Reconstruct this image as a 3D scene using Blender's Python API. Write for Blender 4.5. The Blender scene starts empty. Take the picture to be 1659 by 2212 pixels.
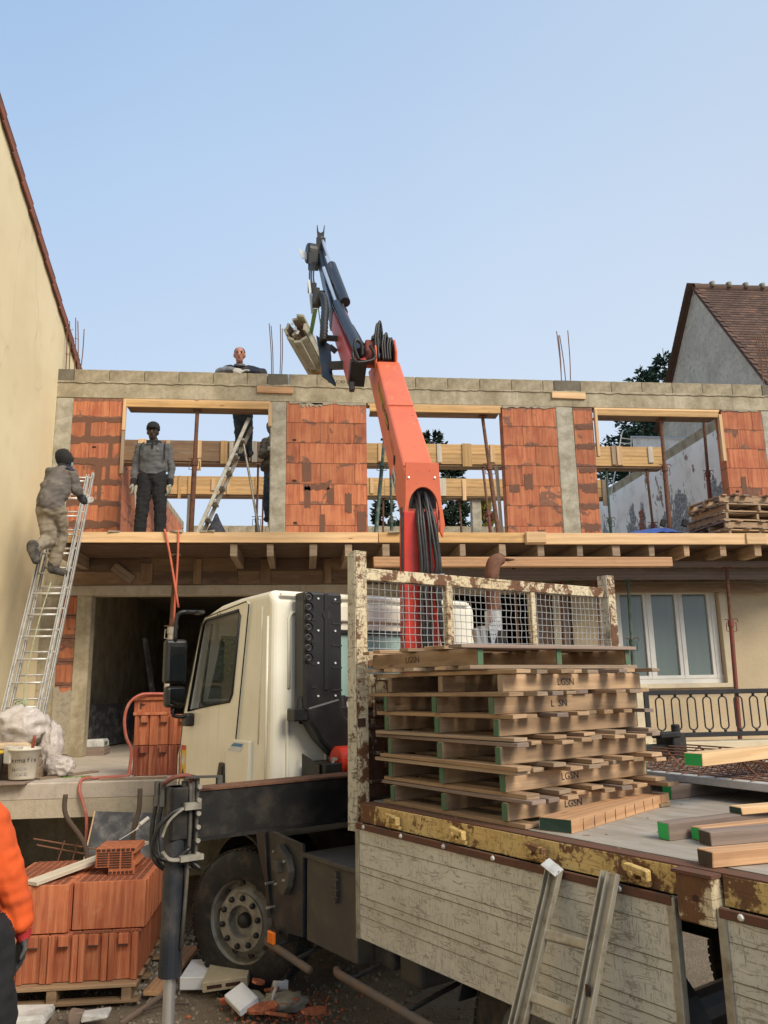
import bpy, math, random
from math import sin, cos, pi, radians, sqrt
from mathutils import Vector, Matrix, noise as mnoise
random.seed(7)
sc = bpy.context.scene
COL = sc.collection
# ------------------------------------------------------------------ camera
cam = bpy.data.cameras.new('camera'); camo = bpy.data.objects.new('camera', cam); COL.objects.link(camo)
cam.sensor_fit = 'VERTICAL'; cam.sensor_height = 36.0; cam.lens = 36.0*1709/2212
cam.clip_start = .05; cam.clip_end = 600
PT, RL, YW = radians(12.26), radians(-1.0), radians(6.04)
_f0 = Vector((sin(YW), cos(YW), 0)); _r = Vector((cos(YW), -sin(YW), 0)); _u = Vector((0, 0, 1))
_f = _f0*cos(PT)+_u*sin(PT); _up = _r.cross(_f)
_rr = _r*cos(RL)+_up*sin(RL); _uu = -_r*sin(RL)+_up*cos(RL)
camo.matrix_world = Matrix(((_rr.x, _uu.x, -_f.x, 0), (_rr.y, _uu.y, -_f.y, 0), (_rr.z, _uu.z, -_f.z, 2.2), (0, 0, 0, 1)))
sc.camera = camo
# ------------------------------------------------------------------ sky, sun, exposure
SUN_EL, SUN_AZ = radians(40), radians(142)      # azimuth from +Y towards +X
w = bpy.data.worlds.new('World'); sc.world = w; w.use_nodes = True
nt = w.node_tree; nt.nodes.clear()
out = nt.nodes.new('ShaderNodeOutputWorld'); bg = nt.nodes.new('ShaderNodeBackground')
sky = nt.nodes.new('ShaderNodeTexSky'); sky.sky_type = 'NISHITA'; sky.sun_disc = False
sky.sun_elevation = SUN_EL; sky.sun_rotation = SUN_AZ; sky.air_density = 1.0; sky.dust_density = 2.2; sky.ozone_density = 1.6
# thin high haze, paler towards the horizon, on the whole dome
tc = nt.nodes.new('ShaderNodeTexCoord'); sep = nt.nodes.new('ShaderNodeSeparateXYZ'); nt.links.new(tc.outputs['Generated'], sep.inputs[0])
mr = nt.nodes.new('ShaderNodeMapRange'); mr.inputs['From Min'].default_value = 0.0; mr.inputs['From Max'].default_value = .85
mr.inputs['To Min'].default_value = .98; mr.inputs['To Max'].default_value = .84
nt.links.new(sep.outputs['Z'], mr.inputs['Value'])
nz = nt.nodes.new('ShaderNodeTexNoise'); nz.inputs['Scale'].default_value = 1.3; nz.inputs['Detail'].default_value = 3
nt.links.new(tc.outputs['Generated'], nz.inputs['Vector'])
ad = nt.nodes.new('ShaderNodeMath'); ad.operation = 'MULTIPLY_ADD'; nt.links.new(nz.outputs[0], ad.inputs[0]); ad.inputs[1].default_value = .3
sb = nt.nodes.new('ShaderNodeMath'); sb.operation = 'SUBTRACT'; nt.links.new(mr.outputs[0], sb.inputs[0]); sb.inputs[1].default_value = .15
nt.links.new(sb.outputs[0], ad.inputs[2])
hz = nt.nodes.new('ShaderNodeMapRange'); hz.data_type = 'FLOAT_VECTOR'
hz.inputs[7].default_value = (0, 0, 0); hz.inputs[8].default_value = (.8, .8, .8)
hz.inputs[9].default_value = (4.6, 5.15, 5.9); hz.inputs[10].default_value = (2.3, 3.62, 5.55)
cb = nt.nodes.new('ShaderNodeCombineXYZ')
for i in range(3): nt.links.new(sep.outputs['Z'], cb.inputs[i])
nt.links.new(cb.outputs[0], hz.inputs[6])
mx = nt.nodes.new('ShaderNodeMix'); mx.data_type = 'RGBA'
# the haze is a little thicker to the east
ex = nt.nodes.new('ShaderNodeMapRange'); ex.inputs[1].default_value = -.3; ex.inputs[2].default_value = .6; ex.inputs[3].default_value = 0; ex.inputs[4].default_value = .55; nt.links.new(sep.outputs['X'], ex.inputs[0])
pl_ = nt.nodes.new('ShaderNodeMix'); pl_.data_type = 'RGBA'; nt.links.new(ex.outputs[0], pl_.inputs[0]); nt.links.new(hz.outputs[1], pl_.inputs[6]); pl_.inputs[7].default_value = (4.75, 5.2, 5.75, 1)
nt.links.new(ad.outputs[0], mx.inputs[0]); nt.links.new(sky.outputs[0], mx.inputs[6]); nt.links.new(pl_.outputs[2], mx.inputs[7])
nt.links.new(mx.outputs[2], bg.inputs['Color']); bg.inputs['Strength'].default_value = .11
nt.links.new(bg.outputs[0], out.inputs[0])
sun = bpy.data.lights.new('sun', 'SUN'); sun.energy = 2.7; sun.angle = radians(28); sun.color = (1, .89, .73)
suno = bpy.data.objects.new('sun', sun); COL.objects.link(suno)
_d = Vector((sin(SUN_AZ)*cos(SUN_EL), cos(SUN_AZ)*cos(SUN_EL), sin(SUN_EL)))
suno.rotation_euler = _d.to_track_quat('Z', 'Y').to_euler()
sc.view_settings.view_transform = 'Standard'; sc.view_settings.look = 'None'
sc.view_settings.exposure = 0.55; sc.view_settings.gamma = 1.0; sc.view_settings.use_curve_mapping = False
sc.render.engine = 'CYCLES'; sc.cycles.max_bounces = 6

# ------------------------------------------------------------------ mesh helpers
def V(*a): return Vector(a)
def rotz(a): return Matrix.Rotation(a, 3, 'Z')
def frame(d, up=(0, 0, 1)):
    x = Vector(d).normalized(); u = Vector(up)
    if abs(x.dot(u)) > .999: u = Vector((0, 1, 0))
    y = u.cross(x).normalized(); z = x.cross(y)
    return Matrix((x, y, z)).transposed()      # columns x,y,z
class MB:
    def __init__(s): s.v = []; s.f = []; s.m = []; s.uv = []
    def face(s, idx, uv=None, mi=0):
        s.f.append(idx); s.m.append(mi); s.uv.append(uv or [(0, 0)]*len(idx))
    def box(s, c, d, R=None, mi=0, axis=None, taper=1.0, jit=0):
        c = Vector(c); hx, hy, hz_ = d[0]/2, d[1]/2, d[2]/2
        n = len(s.v); P = []
        off = random.random()*7
        for x in (-1, 1):
            for y in (-1, 1):
                for z in (-1, 1):
                    t = taper if z > 0 else 1
                    p = Vector((x*hx*t, y*hy*t, z*hz_))
                    if jit: p += Vector((random.uniform(-jit, jit), random.uniform(-jit, jit), random.uniform(-jit, jit)))
                    P.append(p); s.v.append(c+(R@p if R else p))
        L = axis if axis is not None else max(range(3), key=lambda i: d[i])
        for q in ((0, 1, 3, 2), (4, 6, 7, 5), (0, 4, 5, 1), (2, 3, 7, 6), (0, 2, 6, 4), (1, 5, 7, 3)):
            pts = [P[i] for i in q]
            o = [i for i in range(3) if i != L]
            uv = []
            rng = [max(p[i] for p in pts)-min(p[i] for p in pts) for i in range(3)]
            if rng[L] < 1e-4+jit*2: uv = [(p[o[0]]*1.0+off, p[o[1]]+off+50) for p in pts]
            else:
                k = o[0] if rng[o[0]] > rng[o[1]] else o[1]
                uv = [(p[L]+off, p[k]+off*.7+(3 if k == o[0] else 0)) for p in pts]
            s.face([n+i for i in q], uv, mi)
        return s
    def beam(s, a, b, w_, h, up=(0, 0, 1), mi=0, jit=0):   # a,b centre line; w across, h along up
        a = Vector(a); b = Vector(b); R = frame(b-a, up)
        return s.box((a+b)/2, ((b-a).length, w_, h), R, mi, axis=0, jit=jit)
    def cyl(s, a, b, r0, r1=None, n=12, mi=0, cap=True):
        a = Vector(a); b = Vector(b); r1 = r0 if r1 is None else r1
        R = frame(b-a); k = len(s.v); L = (b-a).length
        for i in range(n):
            t = 2*pi*i/n; o = R@Vector((0, cos(t), sin(t)))
            s.v.append(a+o*r0); s.v.append(b+o*r1)
        for i in range(n):
            j = (i+1) % n
            s.face([k+2*i, k+2*j, k+2*j+1, k+2*i+1], [(0, i/n), (0, (i+1)/n), (L, (i+1)/n), (L, i/n)], mi)
        if cap:
            s.face([k+2*i for i in range(n)][::-1], None, mi); s.face([k+2*i+1 for i in range(n)], None, mi)
        return s
    def tube(s, pts, r, n=8, mi=0, closed=False, smoothn=0):
        pts = [Vector(p) for p in pts]
        if smoothn: pts = catmull(pts, smoothn, closed)
        k = len(s.v); m = len(pts)
        rr = r if callable(r) else (lambda t: r)
        up = None
        for i, p in enumerate(pts):
            if closed: d = pts[(i+1) % m]-pts[i-1]
            else: d = pts[min(i+1, m-1)]-pts[max(i-1, 0)]
            if d.length < 1e-9: d = Vector((0, 0, 1))
            d.normalize()
            if up is None:
                up = Vector((0, 0, 1)) if abs(d.z) < .9 else Vector((0, 1, 0))
            y = (up-d*up.dot(d))
            if y.length < 1e-6: y = d.orthogonal()
            y.normalize(); up = y; z = d.cross(y)
            q = rr(i/max(1, m-1))
            for a in range(n):
                t = 2*pi*a/n; s.v.append(p+(y*cos(t)+z*sin(t))*q)
        for i in range(m if closed else m-1):
            i2 = (i+1) % m
            for a in range(n):
                b = (a+1) % n
                s.face([k+i*n+a, k+i*n+b, k+i2*n+b, k+i2*n+a], None, mi)
        if not closed:
            s.face([k+a for a in range(n)][::-1], None, mi); s.face([k+(m-1)*n+a for a in range(n)], None, mi)
        return s
    def prism(s, poly, fn, t0, t1, mi=0):    # poly 2d, fn(a,b,t)->3d
        k = len(s.v); n = len(poly)
        for a, b in poly: s.v.append(Vector(fn(a, b, t0)))
        for a, b in poly: s.v.append(Vector(fn(a, b, t1)))
        s.face(list(range(k, k+n))[::-1], [(a, b) for a, b in poly][::-1], mi)
        s.face(list(range(k+n, k+2*n)), [(a, b) for a, b in poly], mi)
        for i in range(n):
            j = (i+1) % n
            L = sqrt((poly[i][0]-poly[j][0])**2+(poly[i][1]-poly[j][1])**2)
            s.face([k+i, k+j, k+n+j, k+n+i], [(0, 0), (L, 0), (L, abs(t1-t0)), (0, abs(t1-t0))], mi)
        return s
    def lathe(s, prof, c, axis=(0, 0, 1), n=24, mi=0):
        R = frame(axis); c = Vector(c); k = len(s.v); m = len(prof)
        for i in range(n):
            t = 2*pi*i/n
            for r, h in prof: s.v.append(c+R@Vector((h, r*cos(t), r*sin(t))))
        for i in range(n):
            j = (i+1) % n
            for a in range(m-1):
                s.face([k+i*m+a, k+i*m+a+1, k+j*m+a+1, k+j*m+a], None, mi)
        return s
    def add(s, o, M=None):
        k = len(s.v)
        s.v += [M@p if M else p.copy() for p in o.v]
        for f, m, uv in zip(o.f, o.m, o.uv): s.f.append([k+i for i in f]); s.m.append(m); s.uv.append(uv)
        return s
    def mesh(s, name, mats, smooth=False):
        me = bpy.data.meshes.new(name)
        me.from_pydata([tuple(p) for p in s.v], [], s.f)
        for m in (mats if isinstance(mats, (list, tuple)) else [mats]): me.materials.append(m)
        me.polygons.foreach_set('material_index', s.m)
        uvl = me.uv_layers.new(name='UVMap')
        flat = [c for uv in s.uv for p in uv for c in p]
        uvl.data.foreach_set('uv', flat)
        if smooth: me.polygons.foreach_set('use_smooth', [True]*len(me.polygons))
        me.update(); me.validate(clean_customdata=False)
        return me
def catmull(P, n, closed=False):
    out_ = []; m = len(P)
    for i in range(m if closed else m-1):
        p0 = P[(i-1) % m] if (closed or i > 0) else P[0]; p1 = P[i]; p2 = P[(i+1) % m]
        p3 = P[(i+2) % m] if (closed or i+2 < m) else P[-1]
        for k in range(n):
            t = k/n
            out_.append(.5*((2*p1)+(-p0+p2)*t+(2*p0-5*p1+4*p2-p3)*t*t+(-p0+3*p1-3*p2+p3)*t**3))
    if not closed: out_.append(P[-1])
    return out_
def link(name, me, parent=None, loc=None, R=None, bevel=0, seg=1, world=False, autosm=0):
    o = bpy.data.objects.new(name, me); COL.objects.link(o)
    if parent is not None:
        o.parent = parent
        if world: o.matrix_parent_inverse = parent_world(parent).inverted()
    if loc is not None: o.location = loc
    if R is not None: o.rotation_euler = R.to_euler() if isinstance(R, Matrix) else R
    if bevel:
        b = o.modifiers.new('edge', 'BEVEL'); b.width = bevel; b.segments = seg; b.limit_method = 'ANGLE'; b.angle_limit = radians(40)
    return o
def parent_world(p):
    M = p.matrix_basis.copy() if p.parent is None else parent_world(p.parent)@p.matrix_parent_inverse@p.matrix_basis
    return M
def ob(name, mb, mats, parent=None, loc=None, R=None, bevel=0, seg=1, smooth=False, world=False):
    return link(name, mb.mesh(name, mats, smooth), parent, loc, R, bevel, seg, world)
def tag(o, label, cat, group=None, kind=None):
    if label: o['label'] = label
    if cat: o['category'] = cat
    if group: o['group'] = group
    if kind: o['kind'] = kind
    return o
def thing(name, label, cat, loc=(0, 0, 0), rz=0, group=None):
    o = bpy.data.objects.new(name, None); COL.objects.link(o); o.location = loc; o.rotation_euler = (0, 0, rz); o.empty_display_size = .1
    return tag(o, label, cat, group)
def struct(name, mb, mats, **k):
    o = ob(name, mb, mats, **k); o['kind'] = 'structure'; return o
def copy_tree(root, parent=None):
    c = root.copy(); COL.objects.link(c)
    if parent is not None: c.parent = parent
    for ch in list(root.children): copy_tree(ch, c)
    return c
def text(body, size, parent, loc, R, m, extrude=.0006, align='CENTER', name='lettering', world=False, sx=1.0):
    cu = bpy.data.curves.new(name, 'FONT'); cu.body = body; cu.size = size; cu.extrude = extrude; cu.align_x = align; cu.align_y = 'CENTER'
    cu.resolution_u = 3; cu.materials.append(m)
    o = bpy.data.objects.new(name, cu); COL.objects.link(o); o.parent = parent
    if world: o.matrix_parent_inverse = parent_world(parent).inverted()
    bpy.context.view_layer.update()
    me = bpy.data.meshes.new_from_object(o.evaluated_get(bpy.context.evaluated_depsgraph_get())); me.name = name; mi_ = o.matrix_parent_inverse.copy()
    for v in me.vertices: v.co.x *= sx
    bpy.data.objects.remove(o); o = bpy.data.objects.new(name, me); COL.objects.link(o); o.parent = parent; o.matrix_parent_inverse = mi_
    o.location = loc; o.rotation_euler = R.to_euler()
    return o
# ------------------------------------------------------------------ materials
class G:
    def __init__(s, name):
        s.m = bpy.data.materials.new(name); s.m.use_nodes = True; s.t = s.m.node_tree; s.t.nodes.clear()
        s.o = s.t.nodes.new('ShaderNodeOutputMaterial'); s.b = s.t.nodes.new('ShaderNodeBsdfPrincipled')
        s.t.links.new(s.b.outputs[0], s.o.inputs[0]); s.tc = s.t.nodes.new('ShaderNodeTexCoord'); s.oi = None
    def set(s, sock, v):
        if hasattr(v, 'links') or isinstance(v, bpy.types.NodeSocket): s.t.links.new(v, sock)
        elif isinstance(v, (tuple, list)) and len(v) == 3 and sock.type == 'RGBA': sock.default_value = (*v, 1)
        else: sock.default_value = v
    def n(s, ty, ins=(), **p):
        x = s.t.nodes.new('ShaderNode'+ty)
        for k, v in p.items(): setattr(x, k, v)
        for k, v in dict(ins).items(): s.set(x.inputs[k], v)
        return x
    def rnd(s):
        if s.oi is None: s.oi = s.n('ObjectInfo')
        return s.oi.outputs['Random']
    def co(s, scale=(1, 1, 1), kind='Object', off=True, rot=(0, 0, 0)):
        v = s.tc.outputs[kind]
        mp = s.n('Mapping', {0: v, 'Scale': scale, 'Rotation': rot})
        if off:
            q = s.n('Math', {0: s.rnd(), 1: 37.7}, operation='MULTIPLY')
            c = s.n('CombineXYZ', {0: q.outputs[0], 1: q.outputs[0], 2: q.outputs[0]})
            s.t.links.new(c.outputs[0], mp.inputs['Location'])
        return mp.outputs[0]
    def noise(s, c, sc_=5, det=4, ro=.55, di=0):
        return s.n('TexNoise', {'Vector': c, 'Scale': sc_, 'Detail': det, 'Roughness': ro, 'Distortion': di}).outputs[0]
    def vor(s, c, sc_=5, feature='F1', out='Distance'):
        return s.n('TexVoronoi', {'Vector': c, 'Scale': sc_}, feature=feature).outputs[out]
    def mth(s, op, a, b=0, c=0, clamp=False):
        return s.n('Math', {0: a, 1: b, 2: c}, operation=op, use_clamp=clamp).outputs[0]
    def step(s, v, lo, hi, a=0, b=1):
        return s.n('MapRange', {0: v, 1: lo, 2: hi, 3: a, 4: b}, interpolation_type='SMOOTHSTEP').outputs[0]
    def mix(s, f, a, b, mode='MIX'):
        x = s.n('Mix', {}, data_type='RGBA', blend_type=mode); s.set(x.inputs[0], f); s.set(x.inputs[6], a); s.set(x.inputs[7], b); return x.outputs[2]
    def line(s, v, wd=.02):      # thin contour lines of a noise: scratches
        a = s.mth('ABSOLUTE', s.mth('SUBTRACT', v, .5)); return s.step(a, 0, wd, 1, 0)
    def vary(s, col, amt=.2):
        k = s.mth('MULTIPLY_ADD', s.rnd(), amt, 1-amt/2)
        return s.mix(1, col, s.n('CombineXYZ', {0: k, 1: k, 2: k}).outputs[0], 'MULTIPLY')
    def fin(s, col, rough=.8, metal=0, bump=None, bs=.3, bd=.01, spec=None, **kw):
        s.set(s.b.inputs['Base Color'], col); s.set(s.b.inputs['Roughness'], rough); s.set(s.b.inputs['Metallic'], metal)
        if spec is not None: s.b.inputs['Specular IOR Level'].default_value = spec
        for k, v in kw.items(): s.set(s.b.inputs[k.replace('_', ' ')], v)
        if bump is not None:
            bp = s.n('Bump', {'Height': bump, 'Strength': bs, 'Distance': bd}); s.t.links.new(bp.outputs[0], s.b.inputs['Normal'])
        return s.m
def plain(name, col, rough=.7, metal=0, dirt=.25, dcol=(.08, .06, .045), sc_=9, bs=.15, spec=None, **kw):
    g = G(name); c = g.co(); n = g.noise(c, sc_, 6, .65); n2 = g.noise(c, sc_*7, 3, .6)
    f = g.mth('MULTIPLY', g.step(n, .42, .75), dirt*2, clamp=True)
    k = g.mix(f, col, dcol); k = g.mix(g.mth('MULTIPLY', n2, .25), k, tuple(x*.6 for x in col))
    return g.fin(k, g.mth('MULTIPLY_ADD', n, .25, rough-.12, clamp=True) if rough < .95 else rough, metal, n2, bs, .004, spec, **kw)
def wood(name, c1, c2, stain=(.12, .08, .05), st=.3, rough=.75, knots=True, ring=38, var=.35):
    g = G(name); uv = g.co((1, 1, 1), 'UV')
    s1 = g.n('Mapping', {0: uv, 'Scale': (1.2, ring, 1)}).outputs[0]
    w1 = g.noise(g.n('Mapping', {0: uv, 'Scale': (1.0, 9, 1)}).outputs[0], 1.2, 3, .5, .6)
    sw = g.mth('MULTIPLY_ADD', w1, 9, 0)
    wv = g.mth('SINE', g.mth('MULTIPLY_ADD', g.n('SeparateXYZ', {0: s1}).outputs[1], 2.2, sw))
    fine = g.noise(g.n('Mapping', {0: uv, 'Scale': (3, 130, 1)}).outputs[0], 1, 3, .6)
    k = g.mix(g.step(wv, -.9, 1), c1, c2)
    k = g.mix(g.mth('MULTIPLY', g.step(fine, .35, .7), .45), k, tuple(x*.62 for x in c1))
    if knots:
        vo = g.vor(g.n('Mapping', {0: uv, 'Scale': (2.2, 9, 1)}).outputs[0], 1)
        k = g.mix(g.mth('MULTIPLY', g.step(vo, .035, .11, 1, 0), .8), k, (.11, .05, .025))
    sn = g.noise(g.n('Mapping', {0: uv, 'Scale': (2, 7, 1)}).outputs[0], 1.6, 5, .65)
    k = g.mix(g.mth('MULTIPLY', g.step(sn, .45, .72), st), k, stain)
    k = g.vary(k, var)
    return g.fin(k, rough, 0, fine, .35, .003)
# fired clay, fine vertical ribs, mortar smears
def clay(name, base=(.45, .155, .070), smear=.0, rib=.014, tint=(.34, .095, .048), ribax=0):
    g = G(name); c = g.co(); raw = g.tc.outputs['Object']; sx = g.n('SeparateXYZ', {0: raw})
    rb = g.mth('SINE', g.mth('MULTIPLY', sx.outputs[ribax], 2*pi/rib))
    n = g.noise(c, 4, 5, .6); st = g.noise(g.n('Mapping', {0: c, 'Scale': (36, 36, 2)}).outputs[0], 1, 3, .6)
    k = g.mix(g.step(n, .35, .7), base, tint)
    k = g.mix(g.mth('MULTIPLY', g.step(st, .4, .7), .55), k, (.60, .25, .12)); k = g.mix(g.mth('MULTIPLY', g.step(st, .5, .3), .4), k, (.27, .07, .035))
    k = g.mix(g.mth('MULTIPLY', g.step(rb, .1, 1), .33), k, tuple(x*.5 for x in base))
    if smear:
        nb = g.noise(c, 3.1, 4, .6, .3); az = g.mth('ABSOLUTE', sx.outputs[2])
        edge = g.mth('MULTIPLY_ADD', g.step(az, .085, .155), .26*smear, nb)
        msk = g.step(edge, .62, .66)
        mcol = g.mix(g.step(g.noise(c, 22, 4), .35, .7), (.17, .075, .045), (.24, .115, .075))
        k = g.mix(msk, k, mcol)
    k = g.vary(k, .34)
    d = g.noise(c, 13, 5, .7); k = g.mix(g.mth('MULTIPLY', g.step(d, .58, .8), .35), k, (.5, .36, .27))
    return g.fin(k, .88, 0, g.mth('MULTIPLY_ADD', rb, .6, n), .35, .003)
def concrete(name, c1, c2, sc_=2.0, pits=True, streak=0, bs=.5):
    g = G(name); c = g.co(off=False); n = g.noise(c, sc_, 8, .68, .3); n2 = g.noise(c, sc_*9, 5, .7); n3 = g.noise(c, sc_*40, 3, .6)
    k = g.mix(g.step(n, .3, .7), c1, c2); k = g.mix(g.mth('MULTIPLY', g.step(n2, .45, .8), .5), k, tuple(x*.6 for x in c1))
    k = g.mix(g.mth('MULTIPLY', g.step(n3, .55, .8), .25), k, tuple(min(1, x*1.5) for x in c2))
    if streak:
        s_ = g.noise(g.n('Mapping', {0: c, 'Scale': (9, 9, .5)}).outputs[0], 1.3, 5, .6)
        k = g.mix(g.mth('MULTIPLY', g.step(s_, .48, .75), streak), k, tuple(x*.4 for x in c1))
    h = g.mth('MULTIPLY_ADD', n2, .6, n3)
    if pits: h = g.mth('ADD', h, g.step(g.vor(c, sc_*14), .0, .16, -.9, 0))
    return g.fin(k, .9, 0, h, bs, .008)
def scratched(name, base, base2, rust, amt=.35, lsc=7, rough=.6, metal=0, fl=.0, stretch=(1, 1, 1), lamt=.8, edge=.08):
    g = G(name); c = g.co(stretch); L = None
    for i, sc_ in enumerate((lsc, lsc*1.9, lsc*.8)):
        cc = g.n('Mapping', {0: c, 'Rotation': ((0, .25, .1), (.1, -.2, 0), (.05, .5, .05))[i], 'Scale': ((8, 8, 1), (6, 6, 1.4), (1.1, 1.1, 6))[i]}).outputs[0]
        l = g.mth('MULTIPLY', g.line(g.noise(cc, sc_*.5, 2, .5, .4), .022+.006*i), g.step(g.noise(c, 5+i*3, 3), .40, .54))
        L = l if L is None else g.mth('MAXIMUM', L, l)
    n = g.noise(c, 4.5, 8, .72); m = g.step(n, .72-amt*.5, .76-amt*.5)
    sp = g.step(g.noise(c, 34, 4, .7), .66-edge, .72-edge*.6)
    k = g.mix(g.step(g.noise(c, 2, 4), .3, .7), base, base2)
    k = g.mix(g.mth('MULTIPLY', sp, .7), k, rust)
    r2 = g.mix(g.noise(c, 25, 4), rust, tuple(x*.45 for x in rust))
    k = g.mix(m, k, r2); k = g.mix(g.mth('MULTIPLY', L, lamt), k, tuple(x*.4 for x in rust))
    k = g.vary(k, .1)
    return g.fin(k, rough, metal, g.mth('SUBTRACT', 1, g.mth('MAXIMUM', m, L)), .4, .002)
M = {}
M['clay'] = clay('terracotta block', smear=.35); M['clay_smeared'] = clay('terracotta block smeared with mortar', smear=1.75)
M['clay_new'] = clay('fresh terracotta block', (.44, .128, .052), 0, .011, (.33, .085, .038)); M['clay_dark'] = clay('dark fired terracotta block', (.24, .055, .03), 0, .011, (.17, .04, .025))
M['hole'] = plain('shaded clay cell', (.05, .02, .013), .95); M['cellc'] = plain('half shaded clay cell', (.20, .06, .03), .95)  # open cells and holes are flat boxes; their shade is in the colour
M['concrete'] = concrete('cast concrete', (.26, .215, .135), (.50, .435, .31), 2.3, streak=.35, bs=.8)
M['column'] = concrete('patchy cast column', (.27, .24, .17), (.54, .50, .40), 4.5, streak=.15, bs=.9)
M['block'] = concrete('grey concrete block', (.22, .18, .11), (.46, .39, .27), 4.2, bs=1.0)
M['block_wet'] = concrete('damp fresh mortar', (.11, .095, .07), (.19, .165, .12), 5)
M['slab'] = concrete('poured slab', (.40, .34, .25), (.52, .45, .34), 2.2, streak=.25)
M['floor'] = concrete('dusty concrete floor', (.42, .36, .29), (.56, .49, .41), 1.1, pits=False, bs=.25)
M['cement'] = plain('hardened mortar', (.36, .32, .24), .95, sc_=20, bs=.6)
M['precast'] = concrete('smooth precast concrete', (.40, .39, .37), (.52, .51, .49), 1.5, pits=False, bs=.3)
M['cream_wall'] = None
g = G('ochre rendered wall'); c = g.co(off=False); n = g.noise(c, .45, 6, .6); n2 = g.noise(c, 2.6, 5, .6)
k = g.mix(g.step(n, .3, .7), (.77, .66, .425), (.68, .565, .35)); k = g.mix(g.mth('MULTIPLY', g.step(n2, .5, .8), .25), k, (.42, .34, .21))
cr = g.line(g.noise(g.n('Mapping', {0: c, 'Scale': (.5, .5, .12)}).outputs[0], 1.3, 3, .5, .2), .0035); k = g.mix(g.mth('MULTIPLY', cr, .22), k, (.3, .24, .15))
M['cream_wall'] = g.fin(k, .93, 0, g.noise(c, 120, 3), .18, .002)
g = G('beige pebbledash'); c = g.co(off=False); n = g.noise(c, 1.1, 6, .6); n2 = g.noise(c, 70, 3, .6)
k = g.mix(g.step(n, .35, .7), (.55, .44, .285), (.46, .365, .235)); k = g.mix(g.mth('MULTIPLY', g.step(n2, .4, .7), .3), k, (.3, .23, .15))
M['beige_wall'] = g.fin(k, .93, 0, n2, .5, .004)
M['beige_trim'] = plain('beige painted trim', (.62, .53, .37), .85, sc_=3, dirt=.12)
g = G('grey roughcast'); c = g.co(off=False); n = g.noise(c, 1.5, 7, .65); n2 = g.noise(c, 9, 6, .7, .5)
k = g.mix(g.step(n, .3, .7), (.50, .455, .37), (.66, .61, .50)); k = g.mix(g.mth('MULTIPLY', g.step(n2, .48, .7), .6), k, (.27, .255, .23))
M['roughcast'] = g.fin(k, .95, 0, n2, 1.0, .09)
g = G('peeling plaster over grey wallpaper'); c = g.co(off=False); s3 = g.n('Mapping', {0: c, 'Scale': (1, 1.6, .8)}).outputs[0]
n = g.noise(s3, 1.05, 7, .62, .5); zz = g.n('SeparateXYZ', {0: c}).outputs[2]
m = g.step(g.mth('MULTIPLY_ADD', g.mth('SUBTRACT', zz, 2.2), -.16, n), .485, .50)
wv = g.vor(g.n('Mapping', {0: c, 'Scale': (1, 1, .7)}).outputs[0], 15, 'DISTANCE_TO_EDGE'); pat = g.mix(g.step(wv, .02, .12), (.38, .385, .38), (.17, .18, .18))
wh = g.mix(g.step(g.noise(c, 2.2, 6, .65), .45, .75), (.80, .79, .75), (.58, .55, .49))
wh = g.mix(g.mth('MULTIPLY', g.step(g.noise(s3, 3.3, 4, .6), .64, .7), .75), wh, (.30, .17, .09))
mb = g.step(g.noise(s3, .7, 6, .7, .3), .60, .61)
k = g.mix(m, wh, pat); k = g.mix(mb, k, (.27, .2, .16)); M['peeling'] = g.fin(k, .9, 0, m, .35, .01)
M['old_white'] = plain('old white plaster', (.74, .73, .69), .9, dirt=.4, dcol=(.45, .38, .3), sc_=3, bs=.4)
M['brick_red'] = plain('old red brick', (.30, .085, .055), .9, dirt=.5, dcol=(.25, .2, .16), sc_=14)
g = G('brown clay roof tile'); c = g.co(); k = g.mix(g.noise(c, 9, 5, .7), (.065, .036, .026), (.12, .068, .045)); k = g.vary(k, .7); k = g.mix(g.mth('MULTIPLY', g.step(g.rnd(), .9, .95), .4), k, (.2, .10, .06))
M['tile'] = g.fin(k, .9, 0, g.noise(c, 40), .4, .004)
M['tile_red'] = plain('red brown verge tile', (.26, .085, .05), .85, dirt=.4, sc_=6)
M['mortar_roof'] = plain('ridge mortar', (.28, .25, .19), .95, sc_=30)
M['w_new'] = wood('new softwood board', (.70, .47, .25), (.60, .385, .19), (.45, .3, .17), .3)
M['w_orange'] = wood('yellow formwork panel', (.58, .36, .15), (.48, .285, .11), (.28, .17, .08), .45)
M['w_old'] = wood('weathered timber', (.34, .25, .165), (.27, .19, .125), (.15, .11, .08), .5)
M['w_pallet'] = wood('used pallet wood', (.43, .285, .165), (.345, .22, .12), (.15, .10, .065), .6, var=.6)
M['w_dark'] = wood('stained formwork ply', (.15, .085, .05), (.11, .06, .035), (.26, .2, .14), .5, knots=False, ring=14)
M['w_brown'] = wood('brown formwork board', (.24, .145, .075), (.19, .11, .055), (.34, .27, .2), .35, knots=False, ring=12)
M['w_red'] = wood('warm timber baulk', (.52, .30, .155), (.43, .23, .11), (.24, .14, .08), .4, ring=60)
M['w_grey'] = wood('grey brown baulk', (.26, .19, .15), (.2, .145, .115), (.12, .09, .07), .4, ring=60)
M['w_pale'] = wood('bleached plank', (.52, .46, .36), (.45, .39, .3), (.62, .58, .5), .5)
M['deck'] = wood('worn deck plywood', (.34, .30, .25), (.29, .25, .2), (.46, .43, .38), .6, knots=False, ring=10, var=.05)
M['green_end'] = plain('bright green end paint', (.02, .42, .09), .6, dirt=.12, sc_=20); M['green_dull'] = plain('dull green end paint', (.065, .15, .075), .85, dirt=.5, dcol=(.16, .13, .09), sc_=22)
M['green_dark'] = plain('dark green end paint', (.012, .05, .035), .6, dirt=.1)
M['rust'] = plain('rusty steel', (.17, .075, .04), .85, .1, dirt=.5, dcol=(.06, .035, .025), sc_=16, bs=.4)
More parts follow.
